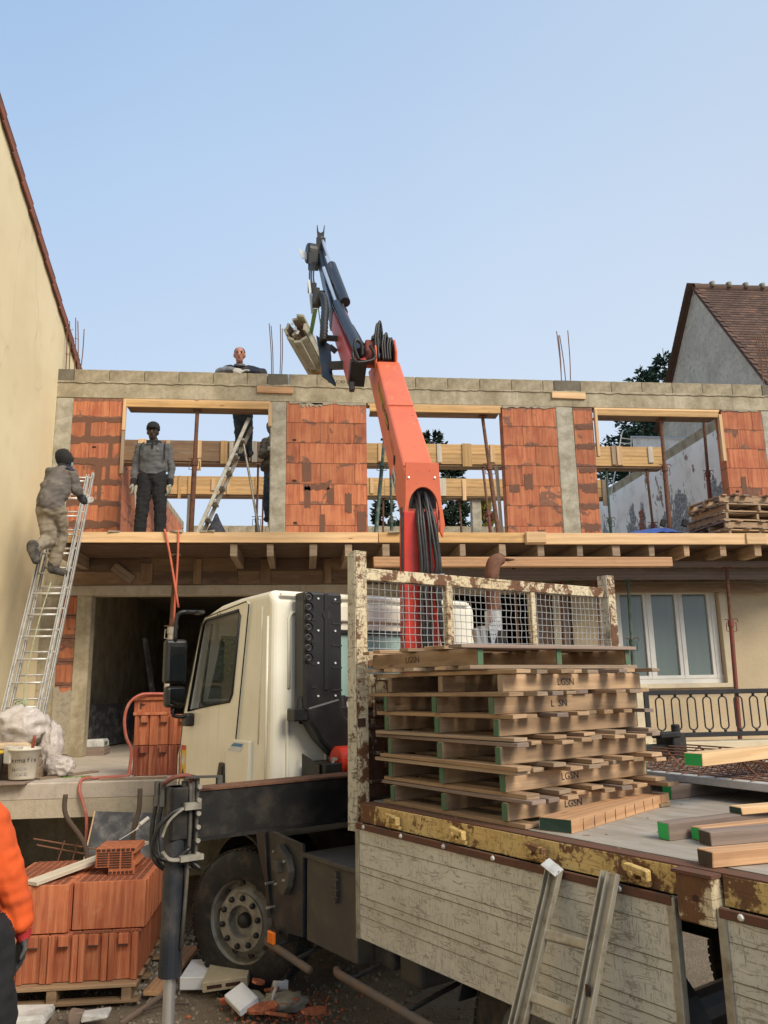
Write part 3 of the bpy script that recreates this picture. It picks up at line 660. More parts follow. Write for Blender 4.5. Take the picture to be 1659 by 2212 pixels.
inner('double beam formwork in brown and yellow boards nearest behind the front wall', -3.25, 6.93, 14.12, 6.21,
      [(-2.96, -2.81, 6.25, 6.61, 'w_new'), (-2.46, -2.40, 6.3, 6.6, 'w_new'), (-1.9, -1.83, 6.03, 6.6, 'w_new'), (-1.49, -1.37, 6.16, 6.6, 'w_orange'), (-1.33, -1.26, 6.25, 6.58, 'w_pale'), (-1.02, -.95, 6.22, 6.6, 'w_old'), (-.92, -.83, 6.2, 6.6, 'w_pale'),
       (1.4, 1.45, 6.24, 6.6, 'w_new'), (2.51, 2.6, 6.23, 6.6, 'w_pale'), (2.99, 3.17, 6.16, 6.61, 'w_orange'), (3.53, 3.61, 6.25, 6.6, 'w_new'), (5.91, 5.99, 6.23, 6.6, 'w_old'), (6.01, 6.12, 6.22, 6.6, 'w_new'), (6.64, 6.74, 6.28, 6.6, 'w_pale')],
      lambda x: 'w_brown' if x < .4 else 'w_orange')
inner('yellow beam formwork farthest back in the shell', -3.25, 6.82, 16.65, 6.2,
      [(-2.62, -2.56, 6.1, 6.6, 'w_orange'), (-2.42, -2.37, 6.2, 6.6, 'w_orange'), (-1.93, -1.84, 6.28, 6.55, 'w_new'), (-1.6, -1.53, 6.2, 6.6, 'w_new'), (-1.0, -.94, 6.2, 6.6, 'w_orange'), (1.46, 1.54, 6.24, 6.6, 'w_new'), (2.99, 3.14, 6.2, 6.6, 'w_pale'), (3.5, 3.58, 6.1, 6.58, 'w_new'), (6.68, 6.8, 6.0, 6.6, 'w_old')],
      lambda x: 'w_orange')
o = ob('bare_column', MB().box((0, 0, 0), (.21, .21, 2.05)), M['column'], loc=(3.83, 16.85, 5.15), bevel=.01); tag(o, 'grey concrete column under the farthest beam formwork', 'column')
for lab, x, y, z0, z1, w_, m in (('white painted board standing against the middle brick pier', 3.04, 11.62, 4.13, 5.5, .05, 'w_pale'), ('pale plank leaning behind the standing man', -2.36, 11.9, 4.13, 5.25, .1, 'w_pale'), ('narrow batten standing between the legs of the standing man', -2.1, 11.8, 4.13, 4.9, .045, 'w_old'), ('thin batten standing in front of the inner brick wall', -1.86, 12.9, 4.13, 5.3, .04, 'w_pale')):
    o = ob('leaning_plank', MB().beam((0, 0, 0), (-.03 if x > 0 else -.13 if w_ == .1 else .0, .05, z1-z0), w_, .03, up=(0, 1, 0)), M[m], loc=(x, y, z0)); tag(o, lab, 'plank')
# ------------------------------------------------------------------ platform at floor level
plat = thing('edge_platform', 'long new softwood edge boards on joists carrying the upper floor edge', 'platform', (0, 10.1, 4.0))
po = V(0, 10.1, 4.0)
def pb(name, a, b, w_, h, m, up=(0, 0, 1), bevel=.004, jit=.002, par=plat, o=po): return ob(name, MB().beam(V(*a)-o, V(*b)-o, w_, h, up, jit=jit), M[m], par, bevel=bevel)
pb('edge_board', (-3.07, 10.09, 4.06), (.98, 10.09, 4.062), .035, .135, 'w_new'); pb('edge_board', (.99, 10.105, 4.066), (2.96, 10.105, 4.066), .03, .135, 'w_orange')
pb('edge_board', (2.94, 10.08, 4.05), (7.6, 10.085, 4.05), .035, .152, 'w_new'); pb('splice_board', (2.95, 10.05, 4.065), (3.22, 10.05, 4.065), .022, .145, 'w_new'); pb('splice_board', (6.02, 10.05, 4.05), (6.3, 10.05, 4.05), .022, .15, 'w_new')
pb('deck_board', (-3.05, 10.2, 4.118), (7.6, 10.2, 4.118), .2, .022, 'w_new')
for x in (-2.99, -.87, -.41, .145, .6, 1.085, 1.6, 2.10, 2.635, 3.155, 3.69, 4.19, 4.69, 5.18, 5.7, 6.2, 6.72, 7.2):
    wd_ = .075 if x > -2.9 else .085
    pb('joist', (x, 10.105, 3.9), (x+random.uniform(-.01, .01), 11.24, 3.9), wd_+random.uniform(0, .03), .16, 'w_old' if x < 5 else 'w_pallet', jit=.004)
pb('cantilever_ply', (-2.98, 10.72, 3.985), (7.5, 10.72, 3.985), 1.2, .016, 'w_dark', bevel=0)
mb = MB(); r = random.Random(9)
for x in (-2.35, -1.6, -1.55, -1.2, -1.15, 1.2): mb.box((x, 10.075-10.1, 4.137-4.0), (r.uniform(.08, .2), .04, .02), jit=.01)
ob('mortar_crumb', mb, M['cement'], plat)
# dark ply form of the garage lintel
lf = thing('garage_lintel_formwork', 'stained dark ply formwork boards above the garage opening', 'formwork', (-1, 11.2, 3.6)); lo = V(-1, 11.2, 3.6)
for i, (a, b) in enumerate(((-3.2, -2.1), (-2.1, -.9), (-.9, .3), (.3, 1.3))):
    for z0, z1 in ((3.607, 3.79), (3.793, 3.975)): ob('board', MB().box((0, 0, 0), (b-a-.006, .02, z1-z0), jit=.002), M['w_dark' if (i+int(z0*10)) % 2 else 'w_brown'], lf, loc=V((a+b)/2, 11.235, (z0+z1)/2)-lo)
for a, b, z0, z1 in ((-2.22, -2.07, 3.63, 3.9), (-1.51, -1.40, 3.61, 3.96), (-.58, -.44, 3.61, 3.96), (.32, .42, 3.61, 3.96)): ob('cleat', MB().box((0, 0, 0), (b-a, .022, z1-z0), axis=2), M['w_brown'], lf, loc=V((a+b)/2, 11.212, (z0+z1)/2)-lo, bevel=.003)
ob('slipped_cleat', MB().beam(V(-2.60, 11.2, 3.86)-lo, V(-2.33, 11.19, 3.66)-lo, .02, .13, up=(0, 0, 1)), M['w_old'], lf, bevel=.003)
# baulks and ledgers under the floor edge on the right
o = ob('long_baulk', MB().beam((-1.97, 0, 0), (1.97, 0, -.005), .1, .13, jit=.004), M['w_red'], loc=(2.87, 9.9, 3.71), bevel=.006); tag(o, 'long pale timber baulk hung below the joist ends', 'timber')
for lab, x0, x1, y, z, h, w_, m in (('dark timber ledger just under the joists on the right', 4.85, 7.6, 10.55, 3.775, .075, .09, 'w_grey'), ('wide grey formwork girder under the ledger on the right', 1.3, 7.6, 10.75, 3.66, .15, .05, 'w_grey'),
                                    ('brown formwork plank above the curtained window', 3.3, 7.6, 11.1, 3.5, .11, .03, 'w_brown'), ('thin batten between girder and plank above the window', 3.9, 7.6, 11.12, 3.585, .03, .04, 'w_old')):
    o = ob('ledger', MB().beam((-(x1-x0)/2, 0, 0), ((x1-x0)/2, 0, 0), w_, h, jit=.003), M[m], loc=((x0+x1)/2, y, z), bevel=.004); tag(o, lab, 'timber')
# ------------------------------------------------------------------ beige flat with window, balcony rail
flat = thing('beige_ground_floor', 'beige rendered ground floor wall with white framed curtained window', 'wall', (5.5, F, 1.32)); fo = V(5.5, F, 1.32)
def fb(name, x0, x1, y0, y1, z0, z1, m, bevel=.003): return ob(name, MB().box((0, 0, 0), (x1-x0, y1-y0, z1-z0)), M[m], flat, loc=V((x0+x1)/2, (y0+y1)/2, (z0+z1)/2)-fo, bevel=bevel)
for a in ((3.95, 4.6, 1.32, 3.465), (6.2, 7.32, 1.32, 3.465), (4.6, 6.2, 1.32, 2.13), (4.6, 6.2, 3.46, 3.465)): fb('rendered_wall', a[0], a[1], F+.01, F+.2, a[2], a[3], 'beige_wall', 0)
fb('window_reveal', 6.2, 6.3, F-.03, F+.01, 2.08, 3.46, 'beige_trim'); fb('window_sill', 4.5, 6.32, F-.09, F+.02, 2.07, 2.13, 'beige_trim')
fr = fb('window', 4.6, 6.2, F+.07, F+.13, 2.13, 2.2, 'frame_white')
def wf(name, x0, x1, z0, z1, m='frame_white', y0=F+.07, y1=F+.13): ob(name, MB().box((0, 0, 0), (x1-x0, y1-y0, z1-z0)), M[m], fr, loc=V((x0+x1)/2, (y0+y1)/2, (z0+z1)/2)-V(5.4, F+.10, 2.165), bevel=.004)
for a, b in ((4.6, 4.7), (5.055, 5.185), (5.545, 5.67), (6.05, 6.19)): wf('frame', a, b, 2.2, 3.46)
for a, b in ((5.10, 5.115), (5.60, 5.612), (6.1, 6.11)): wf('frame', a, b, 2.2, 3.46, y0=F+.06, y1=F+.07)
wf('frame', 4.6, 6.2, 2.2, 2.25, y0=F+.064, y1=F+.128); wf('frame', 4.6, 6.2, 3.44, 3.463, y0=F+.064, y1=F+.128)
for a, b in ((4.7, 5.055), (5.185, 5.545), (5.67, 6.05)): wf('pane', a, b, 2.25, 3.44, 'glass_curtain', F+.105, F+.11)
for x, m in ((3.42, 'w_grey'), (3.57, 'w_dark'), (3.74, 'beige_trim'), (3.86, 'w_grey')): fb('door_panel', x-.07, x+.07, F+.05+.03*(x > 3.6), F+.1+.03*(x > 3.6), 1.32, 3.46, m)
rail = thing('balcony_railing', 'black iron balcony railing of upright ovals below the window', 'railing', (4.38, 10.0, 1.4))
ob('top_rail', MB().box((1.7, 0, .63), (3.5, .05, .06)), M['rail'], rail, bevel=.006); ob('bottom_rail', MB().box((1.7, 0, .10), (3.5, .045, .058)), M['rail'], rail, bevel=.006); ob('post', MB().box((0, 0, .32), (.065, .065, .68)), M['rail'], rail, bevel=.006)
for i in range(15):
    x = .182+i*.2115
    mb = MB(); P = []
    for k in range(24):
        t = 2*pi*k/24; P.append((x+.055*cos(t), 0, .365+.055*sin(t)+(.15 if sin(t) > 0 else -.15)))
    mb.tube(P, .0095, 6, closed=True); mb.box((x, 0, .59), (.03, .02, .05)); mb.box((x, 0, .145), (.03, .02, .05)); ob('oval_baluster', mb, M['rail'], rail, smooth=True)
pil = thing('balcony_pillar', 'beige rendered corner pillar with stepped caps at the rail end', 'pillar', (4.2, 10.1, 1.3))
for n_, x0, x1, z0, z1, y in (('shaft', -.25, .13, 0, .79, 0), ('cap', -.27, .19, .79, .835, -.01), ('lower_shaft', -.25, .18, -.3, .24, -.03), ('ledge_cap', -.25, .235, .24, .29, -.05)):
    ob(n_, MB().box(((x0+x1)/2, y, (z0+z1)/2), (x1-x0, .3+abs(y)*2, z1-z0)), M['beige_trim'], pil, bevel=.006)
o = ob('balcony_kerb', MB().box((0, 0, 0), (3.6, .3, .1)), M['beige_trim'], loc=(6.1, 10.0, 1.37), bevel=.006); tag(o, 'pale beige kerb running under the iron railing', 'kerb')
# ------------------------------------------------------------------ ochre gabled house on the left
lh = thing('ochre_house', 'tall ochre rendered gable wall with red verge tiles on the left', 'house', (-3.55, 6, 0))
def zl(y): return 8.79-.449*(y-8.49)
mb = MB(); pts = [(-3.0, 0), (14.5, 0), (14.5, zl(14.5)), (3.0, zl(3.0)), (-3.0, zl(3.0)-2.69)]
mb.prism(pts, lambda a, b, t: (t, a-6, b), -6.5, -.0); ob('gable_wall', mb, M['cream_wall'], lh)
mb = MB()
for q in range(2):
    y0, y1 = ((3.0, 14.9) if q == 0 else (-3.3, 3.0))
    z0, z1 = ((zl(3.0), zl(14.9)) if q == 0 else (zl(3.0)-2.83, zl(3.0)))
    mb.prism([(y0, z0+.01), (y1, z1+.01), (y1, z1+.05), (y0, z0+.05)], lambda a, b, t: (t, a-6, b), -6.6, .035)
ob('roof', mb, M['mortar_roof'], lh)
tm = MB(); tm.box((-.06, 0, .0), (.2, .40, .018)); tm.box((.035, 0, -.05), (.02, .40, .12)); tm.cyl((.03, -.2, .008), (.03, .2, .008), .022, .022, 8)
tme = tm.mesh('verge_tile', M['tile_red'])
ang = math.atan(-.449)
for i in range(22):
    y = 6.6+i*.355; link('verge_tile', tme, lh, loc=(0, y-6, zl(y)+.085), R=Matrix.Rotation(ang+.07+random.uniform(-.02, .02), 3, 'X'))
# ------------------------------------------------------------------ grey gabled house on the right
rh = thing('grey_house', 'grey roughcast gable with steep brown tiled roof at the upper right', 'house', (9, 16, 0))
ZR = 11.02; S1 = math.tan(radians(54.5)); S2 = math.tan(radians(50.5))
mb = MB(); mb.prism([(-3.4, 0), (2.6, 0), (2.6, ZR-2.6*S2), (0, ZR), (-3.4, ZR-3.4*S1)], lambda a, b, t: (t, a, b), 0, .3)
ob('gable_wall', mb, M['roughcast'], rh)
ob('front_wall', MB().box((4.1, -3.1, 3.1), (7.6, .3, 6.2)), M['roughcast'], rh); ob('rear_wall', MB().box((4.1, 2.3, 4), (7.6, .3, 8)), M['roughcast'], rh); ob('far_wall', MB().box((7.8, -.4, 3.5), (.3, 5.4, 7)), M['roughcast'], rh)
mb = MB()
mb.prism([(0, ZR), (-3.6, ZR-3.6*S1), (-3.6, ZR-3.6*S1+.06), (0, ZR+.06)], lambda a, b, t: (t, a, b), -.05, 8)
mb.prism([(0, ZR), (2.8, ZR-2.8*S2), (2.8, ZR-2.8*S2+.06), (0, ZR+.06)], lambda a, b, t: (t, a, b), -.05, 8)
ob('roof', mb, M['tile'], rh)
L = .175; E_ = .108; an = math.atan(S1); tmesh = MB().box((0, 0, 0), (L-.006, .26, .02)).mesh('roof_tile', M['tile'])
stf = MB(); cnt = 0; r = random.Random(4)
for j in range(40):
    s_ = .06+j*E_; y = -s_*cos(an); z = ZR+.09-s_*sin(an)
    for i in range(46):
        x = -.05+L*(i+(.5 if j % 2 else 0))+L/2
        R = Matrix.Rotation(an-.11+r.uniform(-.012, .012), 3, 'X')@Matrix.Rotation(r.uniform(-.012, .012), 3, 'Z')
        if cnt < 298 and i < 9 and j < 35: link('roof_tile', tmesh, rh, loc=(x, y, z), R=R); cnt += 1
        else: stf.box((x, y, z), (L-.006, .26, .02), R)
o = ob('roof_tile_field', stf, M['tile'], rh); o['kind'] = 'stuff'
mb = MB()
for j in range(30): s_ = .06+j*.12; mb.box((.0, s_*cos(math.atan(S2)), ZR+.09-s_*sin(math.atan(S2))), (.34, .24, .016), Matrix.Rotation(-math.atan(S2)+.06, 3, 'X'))
ob('back_verge', mb, M['tile'], rh); rt = MB().lathe([(.13, -.2), (.14, .21)], (0, 0, 0), (1, 0, 0), 14)
rk = MB().tube([(-.05, -.13, -.02), (0, -.08, .1), (0, 0, .13), (0, .08, .1), (-.05, .13, -.02)], .045, 8)
rtm = rt.mesh('ridge_tile', M['tile'], True); rkm = rk.mesh('mortar_knob', M['mortar_roof'], True)
for i in range(12):
    link('ridge_tile', rtm, rh, loc=(.18+.41*i, 0, ZR+.0))
    if i: link('mortar_knob', rkm, rh, loc=(.02+.41*i, -.03, ZR+.03))
oh = thing('old_plaster_gable', 'peeling white plaster triangle with zinc flashing behind the right party wall', 'wall', (7.45, 15.2, 6.7))
mb = MB(); mb.prism([(-1.6, -.3), (1.6, -.3), (1.6, .95), (-1.6, -.1)], lambda a, b, t: (t, a, b), .12, .3); ob('plaster_face', mb, M['old_white'], oh)
ob('flashing', MB().beam((.1, -1.6, -.07), (.1, 1.6, .98), .06, .04), M['joint_grey'], oh)
# ------------------------------------------------------------------ props
def prop(label, a, b, mat_, f=.55, r=.03, pin=True, grp='steel props holding up the formwork'):
    a = V(*a); b = V(*b); d = b-a; L = d.length; dn = d/L
    t = thing('steel_prop', label, 'prop', tuple(a), group=grp)
    m = a+d*f-a
    ob('outer_tube', MB().cyl((0, 0, 0), m, r, n=10), M[mat_], t, smooth=False); ob('inner_tube', MB().cyl(m-dn*.05, d-dn*.006, r*.78, n=10), M['rust' if mat_ != 'prop_green' else 'prop_green'], t)
    ob('base_plate', MB().box(dn*.004, (.12, .12, .008)), M[mat_], t); ob('head_plate', MB().box(d-dn*.005, (.12, .12, .008)), M[mat_], t)
    s_ = frame(dn); c = m+dn*.0
    mb = MB(); mb.cyl(c-dn*.06, c+dn*.03, r*1.35, n=10)
    for sg in (-1, 1):
        P = [c-dn*.02, c-dn*.02+V(sg*.07, -.01, .015), c-dn*.12+V(sg*.075, -.01, 0), c-dn*.13+V(sg*.01, -.01, 0)]
        mb.tube(P, .0065, 5)
    ob('collar', mb, M[mat_], t)
    if pin: ob('pin', MB().tube([c+dn*.04+V(-.09, -.01, 0), c+dn*.04+V(.09, -.01, .01), c+dn*.03+V(.1, -.01, -.02)], .007, 6), M['rust'], t)
    return t
FZ = 4.13
prop('thick rusty prop beside the standing man', (-1.585, 11.33, FZ), (-1.55, 11.34, 6.205), 'rust', .62, .037)
prop('slim dark prop right of the step ladder', (-.83, 14.2, FZ), (-.81, 14.2, 6.19), 'dark', .5, .026)
prop('slim dark prop farther back right of the step ladder', (-.86, 16.8, FZ), (-.84, 16.75, 6.17), 'rust', .5, .024)
prop('green and cream prop leaning left of the crane boom', (1.07, 11.6, FZ), (1.36, 12.6, 6.2), 'prop_green', .75, .032)
prop('dark green prop just left of the boom pivot', (1.64, 14.25, FZ), (1.64, 14.2, 6.19), 'prop_green', .5, .03)
prop('brown prop close beside the dark green one', (1.72, 16.7, FZ), (1.76, 16.75, 6.17), 'rust', .5, .028)
prop('orange rusty prop leaning in the middle opening', (2.86, 11.1, FZ), (2.76, 11.4, 6.205), 'rust', .6, .033)
prop('red brown prop leaning behind the orange rusty one', (3.26, 13.1, FZ), (3.40, 14.2, 6.19), 'prop_red', .5, .03)
prop('red prop right of the spruce seen through the middle opening', (3.50, 16.7, FZ), (3.46, 16.8, 6.17), 'prop_red', .45, .028)
prop('brown prop standing over the blue tarpaulin', (5.585, 11.36, FZ), (5.62, 11.38, 6.205), 'rust', .62, .036)
prop('bright red prop beside the right brick pier', (6.83, 12.4, FZ), (6.9, 12.4, 6.6), 'prop_red', .6, .033)
prop('dark red prop in front of the torn wallpaper', (6.58, 14.0, FZ), (6.63, 14.2, 6.19), 'prop_red', .45, .03)
prop('dark green prop left of the torn wallpaper', (5.79, 14.15, FZ), (5.82, 14.2, 6.19), 'prop_green', .5, .03)
prop('dark green prop in front of the curtained window', (4.575, 10.8, 1.32), (4.605, 10.78, 3.58), 'prop_green', .62, .028)
prop('dark red prop standing behind the balcony railing', (5.925, 10.6, 1.32), (6.0, 10.6, 3.73), 'prop_red', .68, .03)
prop('red prop behind the right end of the wire guard', (4.15, 10.9, 1.32), (4.19, 10.9, 3.58), 'prop_red', .5, .027)
prop('perforated rusty prop behind the middle of the wire guard', (3.04, 11.0, 1.32), (3.015, 11.0, 3.96), 'rust', .35, .03)
prop('dark red prop in the doorway behind the wire guard', (3.72, 11.2, 1.32), (3.70, 11.0, 3.58), 'prop_red', .45, .027)
prop('pale splashed prop in the garage opening behind the cab mirrors', (-1.79, 10.9, 1.32), (-1.70, 10.85, 3.97), 'w_pale', .62, .036)
# ------------------------------------------------------------------ ladders
def rail_ladder(par, p0, p1, wv, rungs, rail_w, rail_d, m, nrm, rr=.014, first=.2):
    p0 = V(*p0); p1 = V(*p1); wv = V(*wv); nrm = V(*nrm)
    for s_ in (0, 1):
        mb = MB(); a = p0+wv*s_; b = p1+wv*s_
        mb.beam(a, b, rail_w, .008, up=nrm)                       # web
        for e in (-1, 1): mb.beam(a+wv.normalized()*e*(rail_w/2-.003)+nrm*rail_d*.5, b+wv.normalized()*e*(rail_w/2-.003)+nrm*rail_d*.5, .006, rail_d, up=nrm)
        ob('rail', mb, M[m], par, bevel=.001)
    d = (p1-p0); L = d.length; d = d/L; k = first
    while k < L-.06:
        c = p0+d*k; ob('rung', MB().tube([c+wv.normalized()*.01+nrm*rail_d*.4, c+wv-wv.normalized()*.01+nrm*rail_d*.4], rr, 8), M[m], par, smooth=True); k += rungs
lad = thing('extension_ladder', 'tall double aluminium ladder leaning beside the ochre wall with a man on it', 'ladder', (-2.93, 8.75, 1.32))
n1 = V(0, -.913, .407)
rail_ladder(lad, (-.215, 0, 0), (.125, 1.66, 3.74) if False else (-.215, 1.60, 3.60), (.36, 0, 0), .28, .034, .05, 'alu', n1, .013)
rail_ladder(lad, (-.18, .10, .02), (-.18, 1.72, 3.66), (.36, 0, 0), .28, .026, .045, 'alu', n1, .012, .27)
ob('cord', MB().tube([(-.1, .24, .7), (-.13, .22, .5), (-.05, .2, .62), (0, .25, .76), (.05, .2, .6), (.12, .2, .48), (.0, .26, .72), (-.02, .3, 1.0), (.0, .5, 1.6), (.03, .75, 2.1)], .007, 5, smoothn=4), M['rope_green'], lad, smooth=True)
mb = MB(); rr_ = random.Random(3)
for i in range(7):
    c = V(-.02, .22, .72); P = [c+V(rr_.uniform(-.07, .07), rr_.uniform(-.03, 0), rr_.uniform(-.06, .07)) for q in range(5)]; mb.tube([P[0], P[1], P[2], P[3], P[4]], .007, 5, smoothn=4, closed=False)
ob('knot', mb, M['rope_green'], lad, smooth=True)
sl = thing('step_ladder', 'paint splashed aluminium step ladder under the man on the wall', 'step ladder', (-1.2, 11.3, FZ)); so = V(-1.2, 11.3, FZ)
def q(a): return V(*a)-so
for k, dy in enumerate((0, .36)):
    ob('rail', MB().beam(q((-1.50+.0, 10.95+dy, FZ)), q((-.80+.03*k, 11.45+dy*.7, 6.14-.06*k)), .055, .025, up=(0, 1, 0)), M['alu_dirty'], sl, bevel=.004)
for i in range(7):
    t = .07+i*.125; ob('tread', MB().box(q((-1.50+.70*t+.02, 11.13+.5*t, FZ+2.01*t)), (.09, .38-.08*t, .03), Matrix.Rotation(-.1, 3, 'Y')), M['alu_dirty'], sl)
ob('platform', MB().box(q((-.93, 11.72, 5.60)), (.22, .3, .035)), M['navy'], sl)
for dy in (0, .28):
    ob('back_leg', MB().tube([q((-.97, 11.45+dy, 5.62)), q((-.93, 11.5+dy, 5.8)), q((-.87, 11.5+dy, 5.7)), q((-.58, 11.55+dy, FZ))], .016, 8, smoothn=3), M['alu_dirty'], sl, smooth=True)
sl2 = thing('trestle_ladder', 'small aluminium ladder under the half hidden man', 'step ladder', (-.55, 12.4, FZ))
for a, b in (((-.16, 0, 0), (.12, .1, .62)), ((-.16, .3, 0), (.12, .35, .62)), ((.25, 0, 0), (.12, .1, .62))): ob('rail', MB().beam(a, b, .04, .02, up=(0, 1, 0)), M['alu'], sl2)
ob('step', MB().box((.1, .2, .61), (.2, .34, .03)), M['alu'], sl2)
o = ob('work_bag', MB().lathe([(0, 0), (.13, .0), (.16, .08), (.15, .2), (.10, .3), (.05, .4), (.02, .48), (0, .5)], (0, 0, 0), n=14), M['navy'], loc=(-1.22, 11.25, FZ), smooth=True); tag(o, 'dark work bag standing at the foot of the step ladder', 'bag')
# ------------------------------------------------------------------ pallets
def pallet_parts(par, L, W, wood_, green, nsl, seed, txt=None, ns=3, bot=True, over=.12, h=.092, broken=False):
    # stringers run along y (length W), slats along x (length L); origin at near left bottom of the stringers' box
    r = random.Random(seed); th = .022; z0 = th if bot else 0
    for i in range(ns):
        x = over+.02+(L-2*over-.04)*i/(ns-1)
        s_ = ob('stringer', MB().box((x, W/2, z0+h/2), (.038, W-.01, h), axis=1, jit=.0015), M[wood_], par, bevel=.003)
        for y in (0, 1):
            ob('painted_end', MB().box((x, .004+y*(W-.008), z0+h/2), (.0365, .006, h-.004)), M[green], par)
    for k in range(nsl):
        y = .045+(W-.09)*k/(nsl-1)+r.uniform(-.02, .02); wd_ = r.uniform(.07, .105); dx = r.uniform(-.045, .04); LL = L+r.uniform(-.07, .03)
        ob('slat', MB().beam((dx, y, z0+h+th/2), (dx+LL, y+r.uniform(-.016, .016), z0+h+th/2+r.uniform(-.001, .005)), wd_, th-.002, jit=.002), M[wood_ if r.random() < .6 else r.choice(('w_old', 'w_grey'))], par, bevel=.002)
    if bot:
        for k in range(5):
            y = .05+(W-.1)*k/4+r.uniform(-.02, .02); dx = r.uniform(-.02, .02)
            ob('bottom_slat', MB().beam((over*.3+dx, y, th/2), (L-over*.1+dx, y, th/2), .09, th-.002, jit=.002), M[wood_ if r.random() < .6 else 'w_old'], par, bevel=.002)
    if txt:
        R = Matrix(((0, 0, 1), (1, 0, 0), (0, 1, 0)))
        text(txt, .05, par, (L-over-.02+.0205, W*.42, z0+h/2), R, M['ink_faint'], name='stencil', sx=1.1)
# ------------------------------------------------------------------ the truck
TO = V(.334, 4.934, 1.521); TP = radians(-60.51)
TR = Matrix.Rotation(TP, 3, 'Z')
def tw(u, v, w_): return TO+TR@V(u, v, w_)
truck = thing('crane_truck', 'cream flatbed lorry with orange loading crane and rusty dropside body', 'truck', tuple(TO), TP)
YZ = lambda a, b, t: (a, t, b)      # polygon in u,w extruded along v
# cab shell
outer = [(-2.97, -.40), (-3.02, .10), (-2.955, .47), (-2.60, 1.235), (-2.50, 1.315), (-2.25, 1.365), (-1.9, 1.39), (-1.33, 1.40), (-1.25, 1.34), (-1.25, -.34), (-1.30, -.40)]
def shell(parent):
    a = MB().prism(outer, YZ, .08, 2.12); o = ob('cab', a, M['cab'], parent)
    bv = o.modifiers.new('b', 'BEVEL'); bv.width = .055; bv.segments = 4; bv.limit_method = 'ANGLE'; bv.angle_limit = radians(50)
    cut = []
    def c(mb, nm):
        k = ob(nm, mb, M['plastic'], parent); cut.append(k); m_ = o.modifiers.new(nm, 'BOOLEAN'); m_.operation = 'DIFFERENCE'; m_.object = k; m_.solver = 'EXACT'
    c(MB().prism([(-2.92, -.3), (-2.90, .45), (-2.52, 1.20), (-2.2, 1.31), (-1.31, 1.33), (-1.31, -.3)], YZ, .15, 2.05), 'c1')
    c(MB().prism([(-2.825, .475), (-2.55, 1.215), (-2.48, 1.255), (-1.83, 1.285), (-1.80, 1.24), (-1.915, .62), (-1.96, .565)], YZ, -.1, 2.4), 'c2')
    c(MB().box((-1.25, 1.02, .83), (.3, .78, .5)), 'c3')
    c(MB().box((-2.78, 1.1, .85), (.8, 1.7, .56), Matrix.Rotation(radians(0), 3, 'Y')), 'c4')
    import bmesh
    bl_ = [m_ for m_ in o.modifiers if m_.type == 'BOOLEAN']
    for m_ in bl_: m_.show_viewport = False
    bpy.context.view_layer.update()
    o.data = bpy.data.meshes.new_from_object(o.evaluated_get(bpy.context.evaluated_depsgraph_get())); o.modifiers.remove(o.modifiers['b'])
    for m_ in bl_: m_.show_viewport = True
    for k in [o]+cut:
        b_ = bmesh.new(); b_.from_mesh(k.data); bmesh.ops.remove_doubles(b_, verts=b_.verts, dist=.0005); bmesh.ops.triangulate(b_, faces=b_.faces); bmesh.ops.recalc_face_normals(b_, faces=b_.faces); b_.to_mesh(k.data); b_.free()
    bpy.context.view_layer.update()
    dg = bpy.context.evaluated_depsgraph_get(); me = bpy.data.meshes.new_from_object(o.evaluated_get(dg)); me.name = 'cab'
    o.modifiers.clear(); o.data = me
    for k in cut: bpy.data.objects.remove(k)
    for p in me.polygons: p.use_smooth = False
    return o
cab = shell(truck)
def tp(name, mb, m, par=truck, bevel=0, smooth=False, seg=1): return ob(name, mb, M[m] if isinstance(m, str) else m, par, bevel=bevel, seg=seg, smooth=smooth)
win = [(-2.825, .475), (-2.55, 1.215), (-2.48, 1.255), (-1.83, 1.285), (-1.80, 1.24), (-1.915, .62), (-1.96, .565)]
# door: raised skin round the window
door_o = [(-2.975, -.38), (-3.005, .10), (-2.94, .46), (-2.60, 1.215), (-2.52, 1.28), (-1.70, 1.345), (-1.645, 1.32), (-1.835, .28), (-1.835, -.38)]
def ring_poly(o_, i_):      # outer loop + slit + inner loop reversed
    return o_+[o_[0]]+[i_[0]]+i_[:0:-1]+[i_[0]]
mb = MB()
from mathutils.geometry import tessellate_polygon
def holed(mb, o_, i_, fn, t0, t1):
    P_ = o_+i_; tri = tessellate_polygon([[V(a, b, 0) for a, b in o_], [V(a, b, 0) for a, b in i_]]); k = len(mb.v); n_ = len(P_)
    for t in (t0, t1):
        for a, b in P_: mb.v.append(V(*fn(a, b, t)))
    for q_ in tri: mb.face([k+i for i in q_]); mb.face([k+n_+i for i in q_][::-1])
    for s0, L_ in ((0, len(o_)), (len(o_), len(i_))):
        for i in range(L_): j = (i+1) % L_; mb.face([k+s0+i, k+s0+j, k+n_+s0+j, k+n_+s0+i])
    return mb
holed(mb, door_o, win, YZ, .066, .084)
dr = tp('door', mb, 'cab', cab, bevel=0)
mb = MB(); mb.tube([(a, .066, b) for a, b in door_o], .0055, 6, closed=True); tp('door_seam', mb, 'nut', cab)
mb = MB(); mb.tube([(a, .064, b) for a, b in win], .014, 6, closed=True); tp('window_rubber', mb, 'plastic', cab, smooth=True)
mb = MB(); mb.prism([(a*.999, b) for a, b in win], YZ, .088, .091); tp('side_window', mb, 'glass', cab)
mb = MB(); mb.box((-2.03, .10, .93), (.02, .02, .66), Matrix.Rotation(-.12, 3, 'Y')) if False else mb.tube([(-2.64, .10, .5), (-2.44, .10, 1.22)], .012, 6); tp('window_divider', mb, 'plastic', cab)
mb = MB(); mb.prism(win, YZ, 2.10, 2.105); tp('side_window', mb, 'glass', cab)
tp('rear_window', MB().box((-1.27, 1.02, .83), (.006, .78, .5)), 'glass_green', cab)
